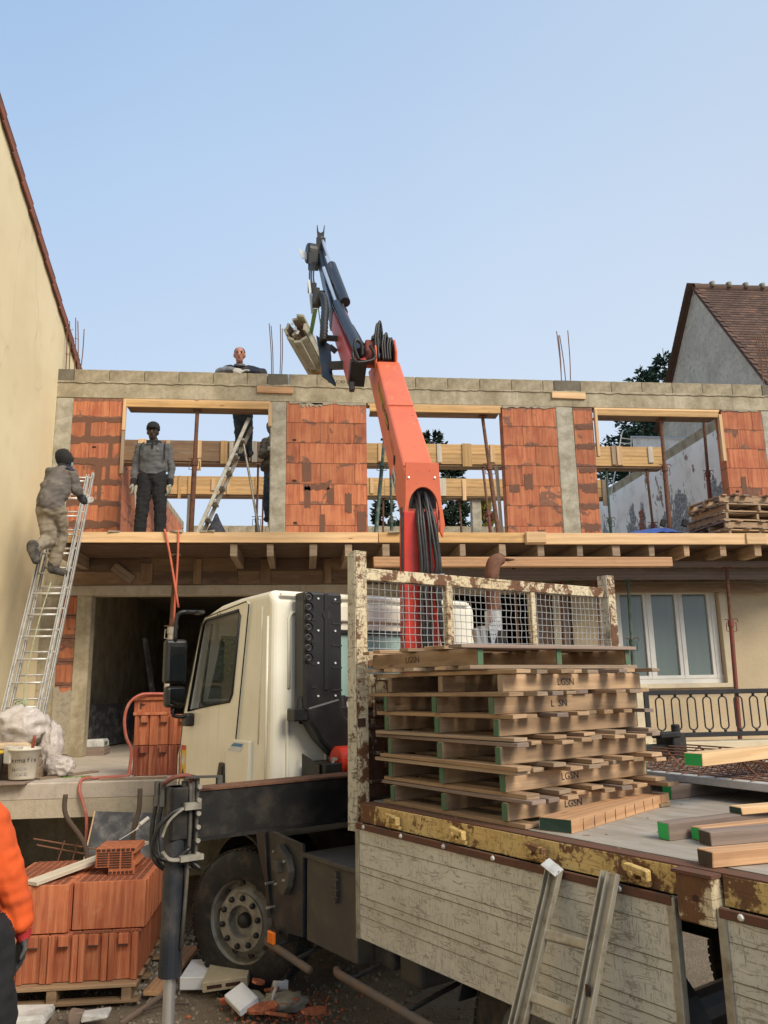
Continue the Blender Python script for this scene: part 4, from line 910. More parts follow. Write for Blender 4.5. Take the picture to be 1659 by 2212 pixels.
mb = MB(); mb.tube([(-1.248, .63, .585), (-1.248, .63, 1.075), (-1.248, .66, 1.09), (-1.248, 1.38, 1.09), (-1.248, 1.41, 1.06), (-1.248, 1.41, .6), (-1.248, 1.38, .57), (-1.248, .66, .57)], .018, 6, closed=True); tp('window_rubber', mb, 'plastic', cab)
tp('windscreen', MB().prism([(-2.955, .55), (-2.945, .545), (-2.66, 1.14), (-2.67, 1.15)], YZ, .28, 1.95), 'glass', cab)
# fairing behind the door with sticker
tp('step_fairing', MB().prism([(-2.03, .155), (-1.83, .272), (-1.56, .272), (-1.575, -.38), (-2.03, -.38)], YZ, .045, .082), 'cab', cab, bevel=.008, seg=2)
st = tp('sticker', MB().prism([(-1.94, .185), (-1.81, .252), (-1.64, .252), (-1.70, .185)], YZ, .0425, .044), 'sticker', cab)
tp('sticker_print', MB().prism([(-1.875, .222), (-1.82, .247), (-1.66, .247), (-1.68, .222)], YZ, .041, .0424), 'blue_print', st)
Rside = Matrix(((1, 0, 0), (0, 0, -1), (0, 1, 0)))     # text on the near side, reading towards the rear, facing -v
hb_ = tp('door_handle', MB().prism([(-2.13, -.095), (-2.075, .085), (-1.985, .085), (-1.965, -.095)], YZ, .03, .07), 'plastic', cab, bevel=.008, seg=2)
tp('grip', MB().prism([(-2.055, -.07), (-2.04, .055), (-2.00, .055), (-1.995, -.07)], YZ, .024, .031), 'nut', hb_)
ws = tp('warning_sticker', MB().box((-2.905, .0635, .03), (.105, .003, .29)), 'yellow', cab)
tp('sticker_band', MB().box((-2.905, .0605, .155), (.105, .003, .04)), 'stick_red', ws)
tp('sticker_band', MB().box((-2.957, .0605, .01), (.01, .003, .25)), 'stick_red', ws)
tp('sticker_symbol', MB().prism([(-2.94, -.09), (-2.87, -.09), (-2.905, -.02)], YZ, .059, .0618), 'ink', ws); tp('sticker_symbol', MB().prism([(-2.935, .02), (-2.88, .0), (-2.872, .06), (-2.90, .11), (-2.93, .09)], YZ, .059, .0618), 'white', ws)
# rear wall pressings, gutter, trim
for a, b, c_, d in ((.2, 1.24, .23, .03), (.235, .66, .24, 1.20)): pass
tp('pressed_rib', MB().tube([(-1.246, .215, 0.66), (-1.246, .21, 1.18), (-1.246, .235, 1.225), (-1.246, .62, 1.23)], .014, 6), 'cab', cab, smooth=True)
tp('pressed_rib', MB().tube([(-1.246, .21, -.3), (-1.246, .205, .43), (-1.246, .235, .475), (-1.246, .5, .48), (-1.246, .535, .44), (-1.246, .535, .0)], .014, 6, smoothn=2), 'cab', cab, smooth=True)
tp('pressed_rib', MB().tube([(-1.246, .36, .78), (-1.246, .355, 1.08), (-1.246, .375, 1.11), (-1.246, .6, 1.115)], .011, 6), 'cab', cab, smooth=True)
tp('pressed_rib', MB().tube([(-1.35, .078, -.3), (-1.33, .078, 1.2)], .012, 6), 'cab', cab, smooth=True); tp('pressed_rib', MB().tube([(-1.47, .079, .25), (-1.43, .079, 1.28)], .008, 6), 'cab', cab, smooth=True)
tp('roof_gutter', MB().box((-1.242, 1.08, 1.36), (.03, 1.9, .03)), 'cab', cab, bevel=.006); tp('rear_upper_panel', MB().box((-1.236, 1.15, 1.235), (.04, 1.0, .13)), 'cab', cab, bevel=.012, seg=2)
for p in ((-1.243, .70, 1.19), (-1.243, .31, .41)): tp('bolt', MB().cyl(p, (p[0]+.02, p[1], p[2]), .014, n=10), 'chrome' if p[2] > 1 else 'nut', cab)
mb = MB()
for p in ((-2.22, .064, 1.305), (-2.25, .064, 1.285), (-2.19, .064, 1.285)): mb.cyl(p, (p[0], .07, p[2]), .009, n=8)
tp('plug_hole', mb, 'nut', cab)
# grille at the front corner
mb = MB(); mb.prism([(-3.06, -.42), (-3.07, .12), (-3.03, .16), (-2.98, .14), (-2.975, -.42)], YZ, .1, 2.1); tp('grille', mb, 'plastic', cab)
mb = MB()
for i in range(5): mb.box((-3.045, .10, -.36+.11*i), (.07, .03, .022))
mb.tube([(-3.085, .095, -.5), (-3.09, .095, .08), (-3.05, .095, .155), (-2.98, .085, .15)], .013, 6); tp('grille_slat', mb, 'cab', cab)
# cab interior
tp('driver_seat', MB().box((-1.75, .55, .35), (.5, .5, .15)).box((-1.52, .55, .70), (.14, .48, .62)), 'tr_black', cab, bevel=.04, seg=2)
tp('passenger_seat', MB().box((-1.75, 1.6, .35), (.5, .5, .15)).box((-1.52, 1.6, .70), (.14, .48, .62)), 'tr_black', cab, bevel=.04, seg=2)
tp('dashboard', MB().box((-2.72, 1.1, .42), (.36, 1.88, .26)), 'greybox', cab, bevel=.04, seg=2); P = [(-2.42+.09*cos(t)*.5, .62+.21*cos(t), .62+.21*sin(t)*.8) for t in [2*pi*i/20 for i in range(20)]]
P = [(-2.42-.12*sin(t), .62+.21*cos(t), .60+.17*sin(t)) for t in [2*pi*i/20 for i in range(20)]]
tp('steering_wheel', MB().tube(P, .016, 6, closed=True).tube([P[0], P[10]], .014, 6).tube([(-2.42, .62, .60), (-2.6, .62, .45)], .03, 8), 'plastic', cab, smooth=True)
tp('floor_pan', MB().box((-2.1, 1.1, -.28), (1.7, 1.9, .04)), 'black', cab)
# mirrors
mt = truck
tp('mirror_arm', MB().tube([(-2.70, .075, 1.335), (-2.74, -.02, 1.345), (-2.75, -.075, 1.335), (-2.76, -.105, 1.28), (-2.76, -.11, 1.08)], .018, 8, smoothn=4), 'plastic', cab, smooth=True)
tp('mirror_bracket', MB().box((-2.66, .07, 1.335), (.12, .06, .035)).box((-2.72, .02, 1.345), (.06, .1, .03)), 'plastic', cab, bevel=.008)
m1 = tp('mirror', MB().box((-2.80, -.09, .907), (.10, .20, .385)), 'plastic', cab, bevel=.03, seg=3); tp('mirror_glass', MB().box((-2.747, -.083, .885), (.004, .15, .30)), 'mirror', m1, bevel=.001)
m2 = tp('mirror', MB().box((-2.80, -.083, .60), (.11, .18, .185)), 'plastic', cab, bevel=.035, seg=3); tp('mirror_glass', MB().box((-2.742, -.075, .60), (.004, .14, .14)), 'mirror', m2, bevel=.001)
tp('mirror_arm', MB().tube([(-2.79, -.09, .5), (-2.79, -.09, .44), (-2.78, .0, .425), (-2.77, .06, .43)], .016, 8, smoothn=3), 'plastic', cab, smooth=True); tp('mirror_foot', MB().box((-2.76, .035, .40), (.14, .08, .11)), 'plastic', cab, bevel=.02, seg=2)
# air intake snorkel on the cab rear
sk = MB(); sk.box((-1.13, .40, .93), (.16, .33, .88)); sn = tp('air_intake', sk, 'plastic', truck, bevel=.02, seg=2)
mb = MB()
def duct(P, wds, dp):
    k = len(mb.v)
    for (u, v, w_), wd, dr_ in zip(P, wds, [(P[min(i+1, len(P)-1)][1]-P[max(i-1, 0)][1], P[min(i+1, len(P)-1)][2]-P[max(i-1, 0)][2]) for i in range(len(P))]):
        L = sqrt(dr_[0]**2+dr_[1]**2); nx_, nz_ = dr_[1]/L, -dr_[0]/L
        for s_, e in ((-1, -1), (1, -1), (1, 1), (-1, 1)): mb.v.append(V(u+e*dp/2, v+nx_*s_*wd/2, w_+nz_*s_*wd/2))
    for i in range(len(P)-1):
        for a in range(4): mb.face([k+4*i+a, k+4*i+(a+1) % 4, k+4*i+4+(a+1) % 4, k+4*i+4+a])
    mb.face([k, k+1, k+2, k+3][::-1]); mb.face([k+4*(len(P)-1)+a for a in range(4)])
duct([(-1.12, .40, .56), (-1.12, .42, .47), (-1.12, .48, .37), (-1.12, .58, .27), (-1.12, .68, .20), (-1.12, .74, .12)], [.31, .30, .28, .27, .25, .22], .15); tp('elbow_duct', mb, 'plastic', sn, bevel=.025, seg=2)
tp('centre_rib', MB().box((-1.046, .42, 1.0), (.012, .035, .72)), 'plastic', sn, bevel=.004)
mb = MB()
for i in range(7): mb.lathe([(.0, .0), (.012, .0), (.014, .006), (.030, .006), (.031, 0), (.038, 0), (.038, .012)], (-1.052, .268, 1.325-.075*i), (1, 0, 0), 14)
tp('vent_ring', mb, 'nut', sn, smooth=True)
mb = MB()
for i in range(5): mb.box((-1.05, .515, 1.30-.165*i), (.012, .09, .012)); mb.box((-1.05, .315, 1.16-.165*i), (.012, .04, .012))
mb.cyl((-1.055, .425, 1.2), (-1.042, .425, 1.2), .034, n=16); tp('moulded_rib', mb, 'nut', sn)
mb = MB()
for v, w_ in ((.35, 1.32), (.50, 1.32), (.35, 1.08), (.50, 1.08), (.35, .84), (.50, .84), (.35, .60), (.50, .60)): mb.cyl((-1.052, v, w_), (-1.041, v, w_), .008, n=8)
tp('rivet', mb, 'sticker', sn)
for v in (.24, .60): tp('mounting_foot', MB().cyl((-1.12, v, .60), (-1.12, v, .50), .035, .045, 10).box((-1.12, v-.02, .47), (.12, .12, .09)), 'plastic', sn, bevel=.008)
mb = MB()
for i in range(4): mb.lathe([(.105, -.01), (.118, 0), (.105, .01)], (-1.12, .76, .10-.024*i), (0, 0, 1), 18)
tp('bellows', mb, 'hose', sn, smooth=True)
tk = tp('red_tank', MB().lathe([(0, 0), (.09, 0), (.105, .012), (.105, .5), (.09, .51), (0, .51)], (-.98, .46, .135), (0, 1, 0), 28), 'red', truck, smooth=False)
tp('valve', MB().tube([(-.97, .455, .15), (-.955, .43, .155), (-.95, .415, .12), (-.95, .42, .03), (-.96, .45, .0)], .011, 6, smoothn=3).box((-.955, .43, .155), (.03, .04, .02)), 'rim', tk)
tp('battery_tray', MB().box((-1.05, .50, .03), (.3, .36, .2)).prism([(-1.2, -.02), (-.95, -.02), (-.95, .12), (-1.2, .19)], YZ, .30, .31), 'black', truck, bevel=.006)
o = tp('green_tag', MB().box((-.84, .56, .035), (.003, .03, .06)), 'green_end', truck)
# chassis and running gear
ch = tp('chassis_rail', MB().box((1.1, .85, -.38), (7.2, .08, .24)), 'black'); tp('chassis_rail', MB().box((1.1, 1.65, -.38), (7.2, .08, .24)), 'black')
tp('engine', MB().box((-1.9, 1.25, -.75), (1.7, 1.0, .65)), 'black'); tp('crane_frame', MB().box((-.62, 1.25, -.10), (.5, 1.5, .42)), 'black', bevel=.01)
tp('axle', MB().cyl((-1.73, .2, -1.034), (-1.73, 2.3, -1.034), .06), 'black'); tp('axle', MB().cyl((1.32, .2, -1.02), (1.32, 2.3, -1.02), .1), 'black'); tp('axle', MB().cyl((2.66, .2, -1.02), (2.66, 2.3, -1.02), .1), 'black')
def wheel(u, v, w_, front, outv=1, steer=0):
    wd = .29
    e = bpy.data.objects.new('wheel', None); COL.objects.link(e); e.parent = truck; e.location = (u, v, w_); e.rotation_euler = (0, 0, steer if outv > 0 else pi)
    pr = [(.29, .0), (.315, -.012), (.40, -.004), (.455, .01), (.487, .03), (.497, .05), (.50, .09), (.50, .2), (.487, .27), (.44, .29), (.3, .29)]
    ob('tyre', MB().lathe(pr, (0, 0, 0), (0, 1, 0), 56), M['tyre'], e, smooth=True)
    mb = MB()
    for i in range(64):
        t = 2*pi*i/64
        for yy, wdt in ((.065, .07), (.145, .06), (.225, .07)):
            R = Matrix.Rotation(-t-(.05 if yy == .145 else 0), 3, 'Y'); mb.box(R@V(.4985, 0, 0)+V(0, yy, 0), (.010, wdt, .036), R)
    ob('tread', mb, M['tyre'], e)
    if front: rp = [(.29, .015), (.30, .0), (.305, .012), (.285, .03), (.275, .10), (.25, .085), (.215, .03), (.2, .012), (.20, -.004), (.115, -.004), (.112, .02), (.105, .06), (0, .06)]
    else: rp = [(.29, .015), (.30, .0), (.285, .03), (.275, .19), (.21, .2), (.12, .2), (.12, .1), (0, .1)]
    rm = ob('rim', MB().lathe(rp, (0, 0, 0), (0, 1, 0), 48), M['rim'], e, smooth=False)
    if front:
        hub = MB().lathe([(0, .0), (.035, .004), (.05, .02), (.055, .05), (.055, .07)], (0, 0, 0), (0, 1, 0), 24); ob('hub', hub, M['nut'], e, smooth=True)
        for i in range(10):
            t = 2*pi*(i+.3)/10; c = V(.168*cos(t), -.004, .168*sin(t)); ob('nut_cap', MB().lathe([(0, -.03), (.014, -.028), (.02, -.018), (.021, 0)], c, (0, 1, 0), 12), M['nut'], e, smooth=True)
        mb = MB()
        for i in range(10):
            t = 2*pi*(i+.8)/10; c = V(.247*cos(t), .062, .247*sin(t)); mb.cyl(c, c+V(0, .02, 0), .022, n=10)
        ob('hand_hole', mb, M['nut'], e)['kind'] = 'stuff'
wheel(-1.73, .09, -1.034, True, 1, radians(26)); wheel(1.30, .12, -1.02, False); wheel(2.66, .12, -1.02, False)
wheel(-1.73, 2.40, -1.034, True, -1); wheel(1.30, 2.40, -1.02, False, -1)
def arch(u, r, a0, a1, v0, v1, t=.012, n=14, w0=-1.03):
    mb = MB(); k = 0
    for i in range(n+1):
        a = radians(a0+(a1-a0)*i/n)
        for rr2 in (r, r+t):
            for v in (v0, v1): mb.v.append(V(u+rr2*cos(a), v, w0+rr2*sin(a)))
    for i in range(n):
        b = 4*i
        for q_ in ((0, 1, 5, 4), (2, 6, 7, 3), (0, 4, 6, 2), (1, 3, 7, 5)): mb.face([b+j for j in q_])
    return mb
tp('mudguard', arch(-1.73, .60, 8, 165, .10, .55), 'black'); tp('mudguard', arch(2.66, .57, 15, 165, .10, .62), 'blue_black'); tp('mudguard', arch(1.30, .57, 15, 165, .10, .62), 'blue_black')
fl = tp('mud_flap', MB().prism([(-1.40, -.30), (-1.36, -.45), (-1.24, -.66), (-1.19, -.885), (-1.13, -.87), (-1.10, -.90), (-1.02, -.955), (-1.01, -.93), (-.90, -.945), (-.885, -.915), (-.70, -.90), (-.70, -.34)], YZ, .03, .05), 'blue_black', bevel=.003)
tp('flap_rib', MB().beam((-1.22, .02, -.32), (-1.12, .02, -.85), .02, .018, up=(1, 0, 0)), 'blue_black', fl)
mb = MB(); mb.prism([(-1.02, -.43), (-.96, -.37), (-.84, -.43), (-.80, -.52), (-.83, -.62), (-.88, -.68), (-.95, -.66), (-.98, -.55)], YZ, -.02, .03); mb.box((-.93, -.03, -.50), (.09, .05, .07)); tp('lamp_bracket', mb, 'greybox', fl, bevel=.004)
for a, b in ((-1.0, -.42), (-.97, -.62), (-.85, -.46), (-.86, -.58), (-1.1, -.64), (-1.08, -.79)): tp('bolt', MB().cyl((a, -.035, b), (a, .03, b), .009, n=8), 'rim', fl)
bx = tp('tool_box', MB().box((-.39, .36, -.665), (.59, .62, .50)), 'greybox', bevel=.008, seg=2); tp('box_lid', MB().box((-.39, .36, -.405), (.63, .66, .03)), 'greybox', bx, bevel=.006)
tp('box_latch', MB().box((-.30, .04, -.52), (.03, .03, .16)).box((-.30, .025, -.48), (.08, .012, .01)).box((-.30, .025, -.54), (.08, .012, .01)).box((-.30, .025, -.58), (.07, .012, .01)).cyl((-.30, .02, -.605), (-.30, .05, -.605), .016), 'greybox', bx); tp('filler_cap', MB().cyl((-.35, .35, -.39), (-.35, .35, -.335), .045), 'black', bx)
tp('side_tank', MB().box((.02, .40, -.66), (.20, .5, .52)), 'blue_black', bevel=.02, seg=2); tp('side_tank', MB().box((.24, .42, -.72), (.20, .5, .50)), 'greybox', bevel=.04, seg=3); tp('side_tank', MB().cyl((.36, .45, -.66), (.66, .45, -.66), .22, n=24), 'black')
def guard(x0, x1, z0, z1, sup): 
    g_ = tp('side_guard', MB().tube([(x0, .0, z0), (x0+.05, -.02, z0-.005), (x1, -.02, z1)], .024, 10), 'guard', smooth=True)
    for s_ in sup: tp('guard_bracket', MB().tube([(s_, -.02, z0), (s_+.05, .15, z0+.06), (s_+.05, .4, z0+.1)], .014, 6), 'black', g_)
guard(-1.13, -.52, -1.0, -1.035, (-.95, -.66)); guard(-.24, 1.0, -.965, -1.0, (-.05, .5))
tp('marker_lamp', MB().box((-1.0, -.035, -.955), (.085, .025, .075)), 'lamp', bevel=.006)
tp('lamp_base', MB().box((-1.0, -.015, -.95), (.095, .02, .09)), 'nut')
# stabiliser
sb_ = tp('stabiliser_beam', MB().box((-.70, .45, -.07), (.17, 2.4, .27)), 'black', bevel=.004); tp('beam_flange', MB().box((-.70, .45, -.205), (.22, 2.4, .02)), 'black', sb_); tp('beam_flange', MB().box((-.70, .45, .072), (.19, 2.4, .012)), 'rust', sb_)
tp('end_plate', MB().box((-.67, -.765, -.10), (.22, .018, .52)), 'greybox', sb_, bevel=.004)
for i in range(6): tp('bolt', MB().cyl((-.555, -.765, .10-.075*i), (-.535, -.765, .10-.075*i), .014, n=8), 'rim', sb_)
lg = tp('stabiliser_leg', MB().cyl((-.66, -.86, .10), (-.66, -.86, -.88), .062, n=22).cyl((-.66, -.86, -.86), (-.66, -.86, -.93), .067, n=22), 'blue_black'); tp('leg_housing', MB().box((-.67, -.84, -.05), (.15, .14, .30)), 'black', lg, bevel=.01)
tp('leg_rod', MB().cyl((-.66, -.86, -.93), (-.66, -.86, -1.53), .034, n=20), 'chrome', lg, smooth=False); tp('foot', MB().cyl((-.66, -.86, -1.56), (-.66, -.86, -1.52), .13, n=20), 'greybox', lg)
tp('pipe', MB().tube([(-.60, -.80, .12), (-.585, -.80, .0), (-.59, -.80, -.3), (-.595, -.825, -.78)], .012, 8, smoothn=2), 'green_dull' if False else 'greybox', lg, smooth=True)
for k, (a, b) in enumerate(((-.74, -.95), (-.70, -.93), (-.64, -.82), (-.60, -.78))):
    tp('fitting', MB().cyl((a, b, .13), (a, b, .05), .02, n=8).cyl((a, b, .05), (a, b, -.01), .024, n=6), 'greybox', lg)
    tp('hose', MB().tube([(a, b, .02), (a-.01, b-.02, -.15), (a+.02, b-.01, -.3), (a+.06, b+.04, -.36)], .014, 6, smoothn=3), 'hose', lg, smooth=True)
tp('hose', MB().tube([(-.60, -.79, .13), (-.59, -.82, .165), (-.60, -.9, .16), (-.66, -.94, .12)], .014, 6, smoothn=3), 'prop_red', lg, smooth=True)
tp('hose', MB().tube([(-.57, -.77, .0), (-.58, -.9, -.03), (-.6, -.99, -.12), (-.62, -1.0, -.25), (-.6, -.9, -.30), (-.57, -.80, -.24)], .013, 6, smoothn=4), 'hose', lg, smooth=True)
tp('hose_guide', MB().tube([(-.56, -.77, .0), (-.56, -.86, -.02), (-.56, -.94, -.08), (-.57, -.97, -.16)], .008, 6, smoothn=3).box((-.555, -.80, -.005), (.03, .1, .04)), 'rim', lg); tp('hose_guide', MB().tube([(-.56, -.97, -.24), (-.56, -.93, -.285), (-.555, -.87, -.295)], .012, 6, smoothn=3).box((-.55, -.80, -.29), (.04, .14, .03)), 'rim', lg)
tp('catch', MB().beam((-.62, -.86, .155), (-.50, -.66, .155), .04, .012).box((-.50, -.66, .135), (.03, .03, .05)), 'greybox', lg)
tp('stabiliser_beam', MB().box((-.70, 3.0, -.02), (.15, 2.0, .2)), 'black', bevel=.004); tp('stabiliser_head', MB().box((-.66, 4.0, .02), (.2, .2, .32)).box((-.6, 3.85, .17), (.12, .3, .05)).cyl((-.6, 4.0, .15), (-.6, 4.0, .26), .04), 'black', bevel=.01); tp('stabiliser_leg', MB().cyl((-.66, 4.05, .1), (-.66, 4.05, -1.4), .06), 'black')
# ---- body
bd = tp('deck', MB().box((2.75, 1.28, -.02), (5.45, 2.36, .04)), 'deck'); 
tp('side_rave', MB().box((1.11, .03, -.0565), (2.16, .06, .103)), 'rustyellow', bevel=.003); tp('side_rave', MB().box((3.9, .03, -.0565), (3.1, .06, .103)), 'rustyellow', bevel=.003)
tp('rave_edge', MB().box((2.75, .04, -.002), (5.4, .075, .006)), 'ruststrip'); tp('side_rave', MB().box((2.75, 2.47, -.06), (5.4, .06, .11)), 'rustyellow')
tp('cross_bearer', MB().box((.3, 1.25, -.14), (.08, 2.3, .14)).box((1.1, 1.25, -.14), (.08, 2.3, .14)).box((2.0, 1.25, -.14), (.08, 2.3, .14)).box((2.9, 1.25, -.14), (.08, 2.3, .14)).box((3.8, 1.25, -.14), (.08, 2.3, .14)), 'black')
sp = tp('stake_pocket', MB().box((2.265, .0, -.095), (.15, .10, .165)), 'rustcream', bevel=.006); tp('pocket_rim', MB().box((2.265, -.01, -.008), (.165, .10, .012)), 'ruststrip', sp); tp('bolt_hole', MB().cyl((2.27, -.053, -.09), (2.27, -.04, -.09), .012, n=10), 'hole', sp)
lt = MB(); lt.box((0, -.012, -.035), (.13, .02, .018)); lt.box((-.025, -.02, -.012), (.035, .025, .05)); lt.box((.02, -.035, .015), (.105, .03, .028), Matrix.Rotation(.12, 3, 'Y')); lt.cyl((.0, -.055, .0), (.0, -.01, .0), .013, n=8); lt.box((.062, -.035, .0), (.028, .03, .04))
ltm = lt.mesh('latch', M['rustyellow'])
for u in (.375, .92, 1.452, 1.989, 2.75, 3.4): link('latch', ltm, truck, loc=(u, 0, -.055), bevel=.003)
def dropside(u0, u1):
    L = u1-u0; m_ = (u0+u1)/2; z0, z1 = -.722, -.112
    p = tp('dropside', MB().box((m_, -.018, (z0+z1)/2), (L, .026, z1-z0)), 'panel', bevel=.003)
    mb = MB()
    for z in (-.212, -.335, -.372, -.499, -.541, -.60):
        mb.box((m_, -.0325, z), (L-.02, .003, .0028)) if z in (-.335, -.372, -.499, -.541) else mb.box((m_, -.0325, z), (L-.02, .0025, .002))
    ob('panel_groove', mb, plain('brown groove line', (.20, .165, .11), .8), p)  # thin brown lines along the panel grooves
    tp('top_strip', MB().box((m_, -.037, -.122), (L-.012, .014, .034)), 'ruststrip', p, bevel=.003)
    for u in (u0+.012, u1-.012 if u1 < 3 else u1): tp('end_frame', MB().box((u, -.022, (z0+z1)/2), (.034, .036, z1-z0+.004)), 'alu_dirty', p, bevel=.003)
    mb = MB(); k = u0+.09
    while k < u1-.03: mb.lathe([(0, -.008), (.009, -.007), (.013, 0)], (k, -.044, -.121), (0, 1, 0), 10); k += .36
    ob('rivet', mb, M['alu'], p)
    return p
p1 = dropside(.035, 2.165); dropside(2.345, 5.4)
# headboard
hd = tp('headboard', MB().box((-.052, 1.25, .365), (.03, 2.34, .72)), 'rustsheet')
tp('corner_post', MB().prism([(-.10, -.172), (.0, -.165), (.0, 1.508), (-.082, 1.500)], YZ, -.004, .004).box((-.004, .040, .67), (.008, .082, 1.67)).box((-.04, .08, .75), (.075, .008, 1.5)), 'rustwhite', hd)
tp('post_face', MB().box((.0025, .042, .675), (.004, .08, 1.665)), 'rustcream', hd, bevel=.0)
tp('corner_post', MB().box((-.045, 2.42, .75), (.09, .008, 1.51)).box((-.004, 2.465, .75), (.008, .085, 1.51)).box((-.045, 2.504, .75), (.09, .008, 1.51)), 'rustwhite', hd); tp('post_face', MB().box((.0025, 2.465, .75), (.004, .085, 1.505)), 'rustcream', hd)
tp('post_catch', MB().box((.012, .10, .64), (.03, .03, .20)).box((.025, .115, .6), (.016, .02, .24)), 'rustcream', hd, bevel=.006); tp('post_catch', MB().box((.012, 2.53, .76), (.03, .03, .2)).beam((.03, 2.56, .85), (.03, 2.60, .58), .02, .02), 'rustcream', hd, bevel=.006)
tp('post_hole', MB().box((.006, .03, .453), (.012, .055, .05)), 'hole', hd)
for z0, z1 in ((1.328, 1.405), (.782, .855), (.70, .74)): tp('rail', MB().box((-.052, 1.25, (z0+z1)/2), (.05, 2.33, z1-z0)), 'rustcream', hd, bevel=.004)
for v0, v1 in ((.765, .82), (1.58, 1.625)): tp('upright', MB().box((-.052, (v0+v1)/2, 1.09), (.05, v1-v0, .475)), 'rustcream', hd, bevel=.004)
for z in (.573, .485, .415, .265, .10): tp('pressed_rib', MB().box((-.034, 1.25, z), (.018, 2.3, .022)), 'rustsheet', hd, bevel=.005)
rs = random.Random(8)
for v0, v1 in ((.085, .765), (.82, 1.58), (1.625, 2.415)):
    mb = MB(); k = v0+.03
    while k < v1:
        P = [(-.05+rs.uniform(-.002, .002), k+rs.uniform(-.0035, .0035)+(.004 if (i % 2) else -.001), .86+.47*i/7) for i in range(8)]; mb.tube(P, .0026, 4); k += .0485
    k = .90
    while k < 1.33:
        n = 9; P = [(-.047+rs.uniform(-.001, .001), v0+(v1-v0)*i/n, k+rs.uniform(-.002, .002)-.004*sin(pi*i/n)) for i in range(n+1)]; mb.tube(P, .0026, 4); k += .0475
    o = ob('wire_mesh', mb, M['galv'], hd); o['kind'] = 'stuff'
# exhaust stack and guards between cab and body
tp('exhaust_stack', MB().tube([(-.70, 1.82, .2), (-.70, 1.82, 1.40), (-.70, 1.825, 1.56), (-.70, 1.86, 1.66), (-.70, 1.94, 1.70)], lambda t: .062 if t < .75 else .062-.012*(t-.75)*4, 14, smoothn=4).box((-.70, 2.0, 1.695), (.08, .12, .012)), 'rust', smooth=True)
tp('exhaust_shield', MB().cyl((-.70, 1.82, .75), (-.70, 1.82, 1.25), .07, n=14), 'galv'); hs = tp('heat_shield', MB().prism([(1.50, 1.10), (1.63, 1.19), (1.60, 1.08), (1.53, .93)], lambda a, b, t: (t, a, b), -.42, -.414), 'sticker')
mb = MB(); rs = random.Random(2)
for i in range(5):
    for j in range(6):
        y, z = 1.52+.022*i, .97+.034*j
        if (z-.93)/(.26)*.09-.02 > abs(y-1.555)-.02: mb.cyl((-.4135, y, z), (-.412, y, z), .005, n=6)
tp('punched_hole', mb, 'hole', hs); tp('air_horn', MB().cyl((-.42, 1.36, 1.08), (-.42, 1.40, .9), .03, n=12).cyl((-.42, 1.43, 1.10), (-.42, 1.45, .9), .03, n=12), 'galv'); tp('bracket_plate', MB().box((-.5, 1.6, .98), (.02, .3, .2)), 'black')
# ------------------------------------------------------------------ crane on the truck (built upright in world directions)
def cp(name, mb, m, par=truck, bevel=0, smooth=False, seg=1): return ob(name, mb, M[m] if isinstance(m, str) else m, par, bevel=bevel, seg=seg, smooth=smooth, world=True)
def frust(a, b, wa, ha, wb, hb, mb=None, up=(0, 0, 1)):
    mb = mb or MB(); a = V(*a); b = V(*b); R = frame(b-a, up); k = len(mb.v)
    for p, w_, h in ((a, wa, ha), (b, wb, hb)):
        for y, z in ((-1, -1), (1, -1), (1, 1), (-1, 1)): mb.v.append(p+R@V(0, y*w_/2, z*h/2))
    for q_ in ((0, 1, 2, 3), (7, 6, 5, 4), (0, 4, 5, 1), (1, 5, 6, 2), (2, 6, 7, 3), (3, 7, 4, 0)): mb.face([k+i for i in q_])
    return mb
colm = cp('crane_column', frust((.905, 6.12, 1.5), (.915, 6.12, 3.52), .30, .26, .26, .25, up=(0, 1, 0)), 'red', bevel=.012, seg=2)
cp('column_base', MB().box((.93, 6.15, 1.55), (.55, .5, .5)), 'black', colm, bevel=.02); cp('column_edge', MB().box((.775, 6.02, 2.6), (.015, .05, 1.9)), 'black', colm)
BX = lambda a, b, t: (t-.018*(a-6.2), a, b)
mbm = MB(); mbm.prism([(6.13, 3.86), (8.0, 5.617), (8.12, 5.66), (8.9, 5.87), (7.0, 4.04), (6.55, 3.66), (6.32, 3.34), (6.14, 3.30), (6.09, 3.45), (6.12, 3.62)], BX, .823, 1.083)
boom = cp('main_boom', mbm, 'orange', bevel=.022, seg=2)
cp('weld_seam', MB().beam((.81, 7.12, 4.805), (1.055, 7.12, 4.805), .012, .008).beam((.83, 6.22, 3.95), (1.075, 6.22, 3.95), .03, .012), 'orange', boom)
hood_o = [(.818, 3.93), (1.085, 3.925), (1.10, 3.62), (1.125, 3.42), (1.105, 3.32), (1.085, 3.36), (1.082, 3.52)]+[(.955+.118*cos(t), 3.55+.175*sin(t)) for t in [pi*i/14 for i in range(1, 14)]]+[(.832, 3.52), (.828, 3.36), (.805, 3.26), (.785, 3.30), (.79, 3.42), (.81, 3.62)]
cp('boom_hood', MB().prism(hood_o, lambda a, b, t: (a, t+(b-3.9)*-.05, b), 6.035, 6.06), 'orange', boom, bevel=.004); cp('boom_hood_inside', MB().box((.95, 6.12, 3.60), (.24, .02, .36)), 'nut', boom)
for x in (.84, 1.05): cp('bolt', MB().lathe([(0, -.008), (.009, -.006), (.012, 0)], (x, 6.04, 3.80), (0, 1, 0), 10), 'chrome', boom)
cp('slot', MB().box((.955, 6.17, 3.93), (.035, .02, .018), Matrix.Rotation(radians(43), 3, 'X')), 'hole', boom)
cp('pivot_pin', MB().cyl((.80, 6.20, 3.44), (1.11, 6.20, 3.44), .05, n=16), 'rim', boom); cp('inspection_hole', MB().cyl((.806, 6.72, 4.14), (.83, 6.72, 4.14), .045, n=16), 'hole', boom)
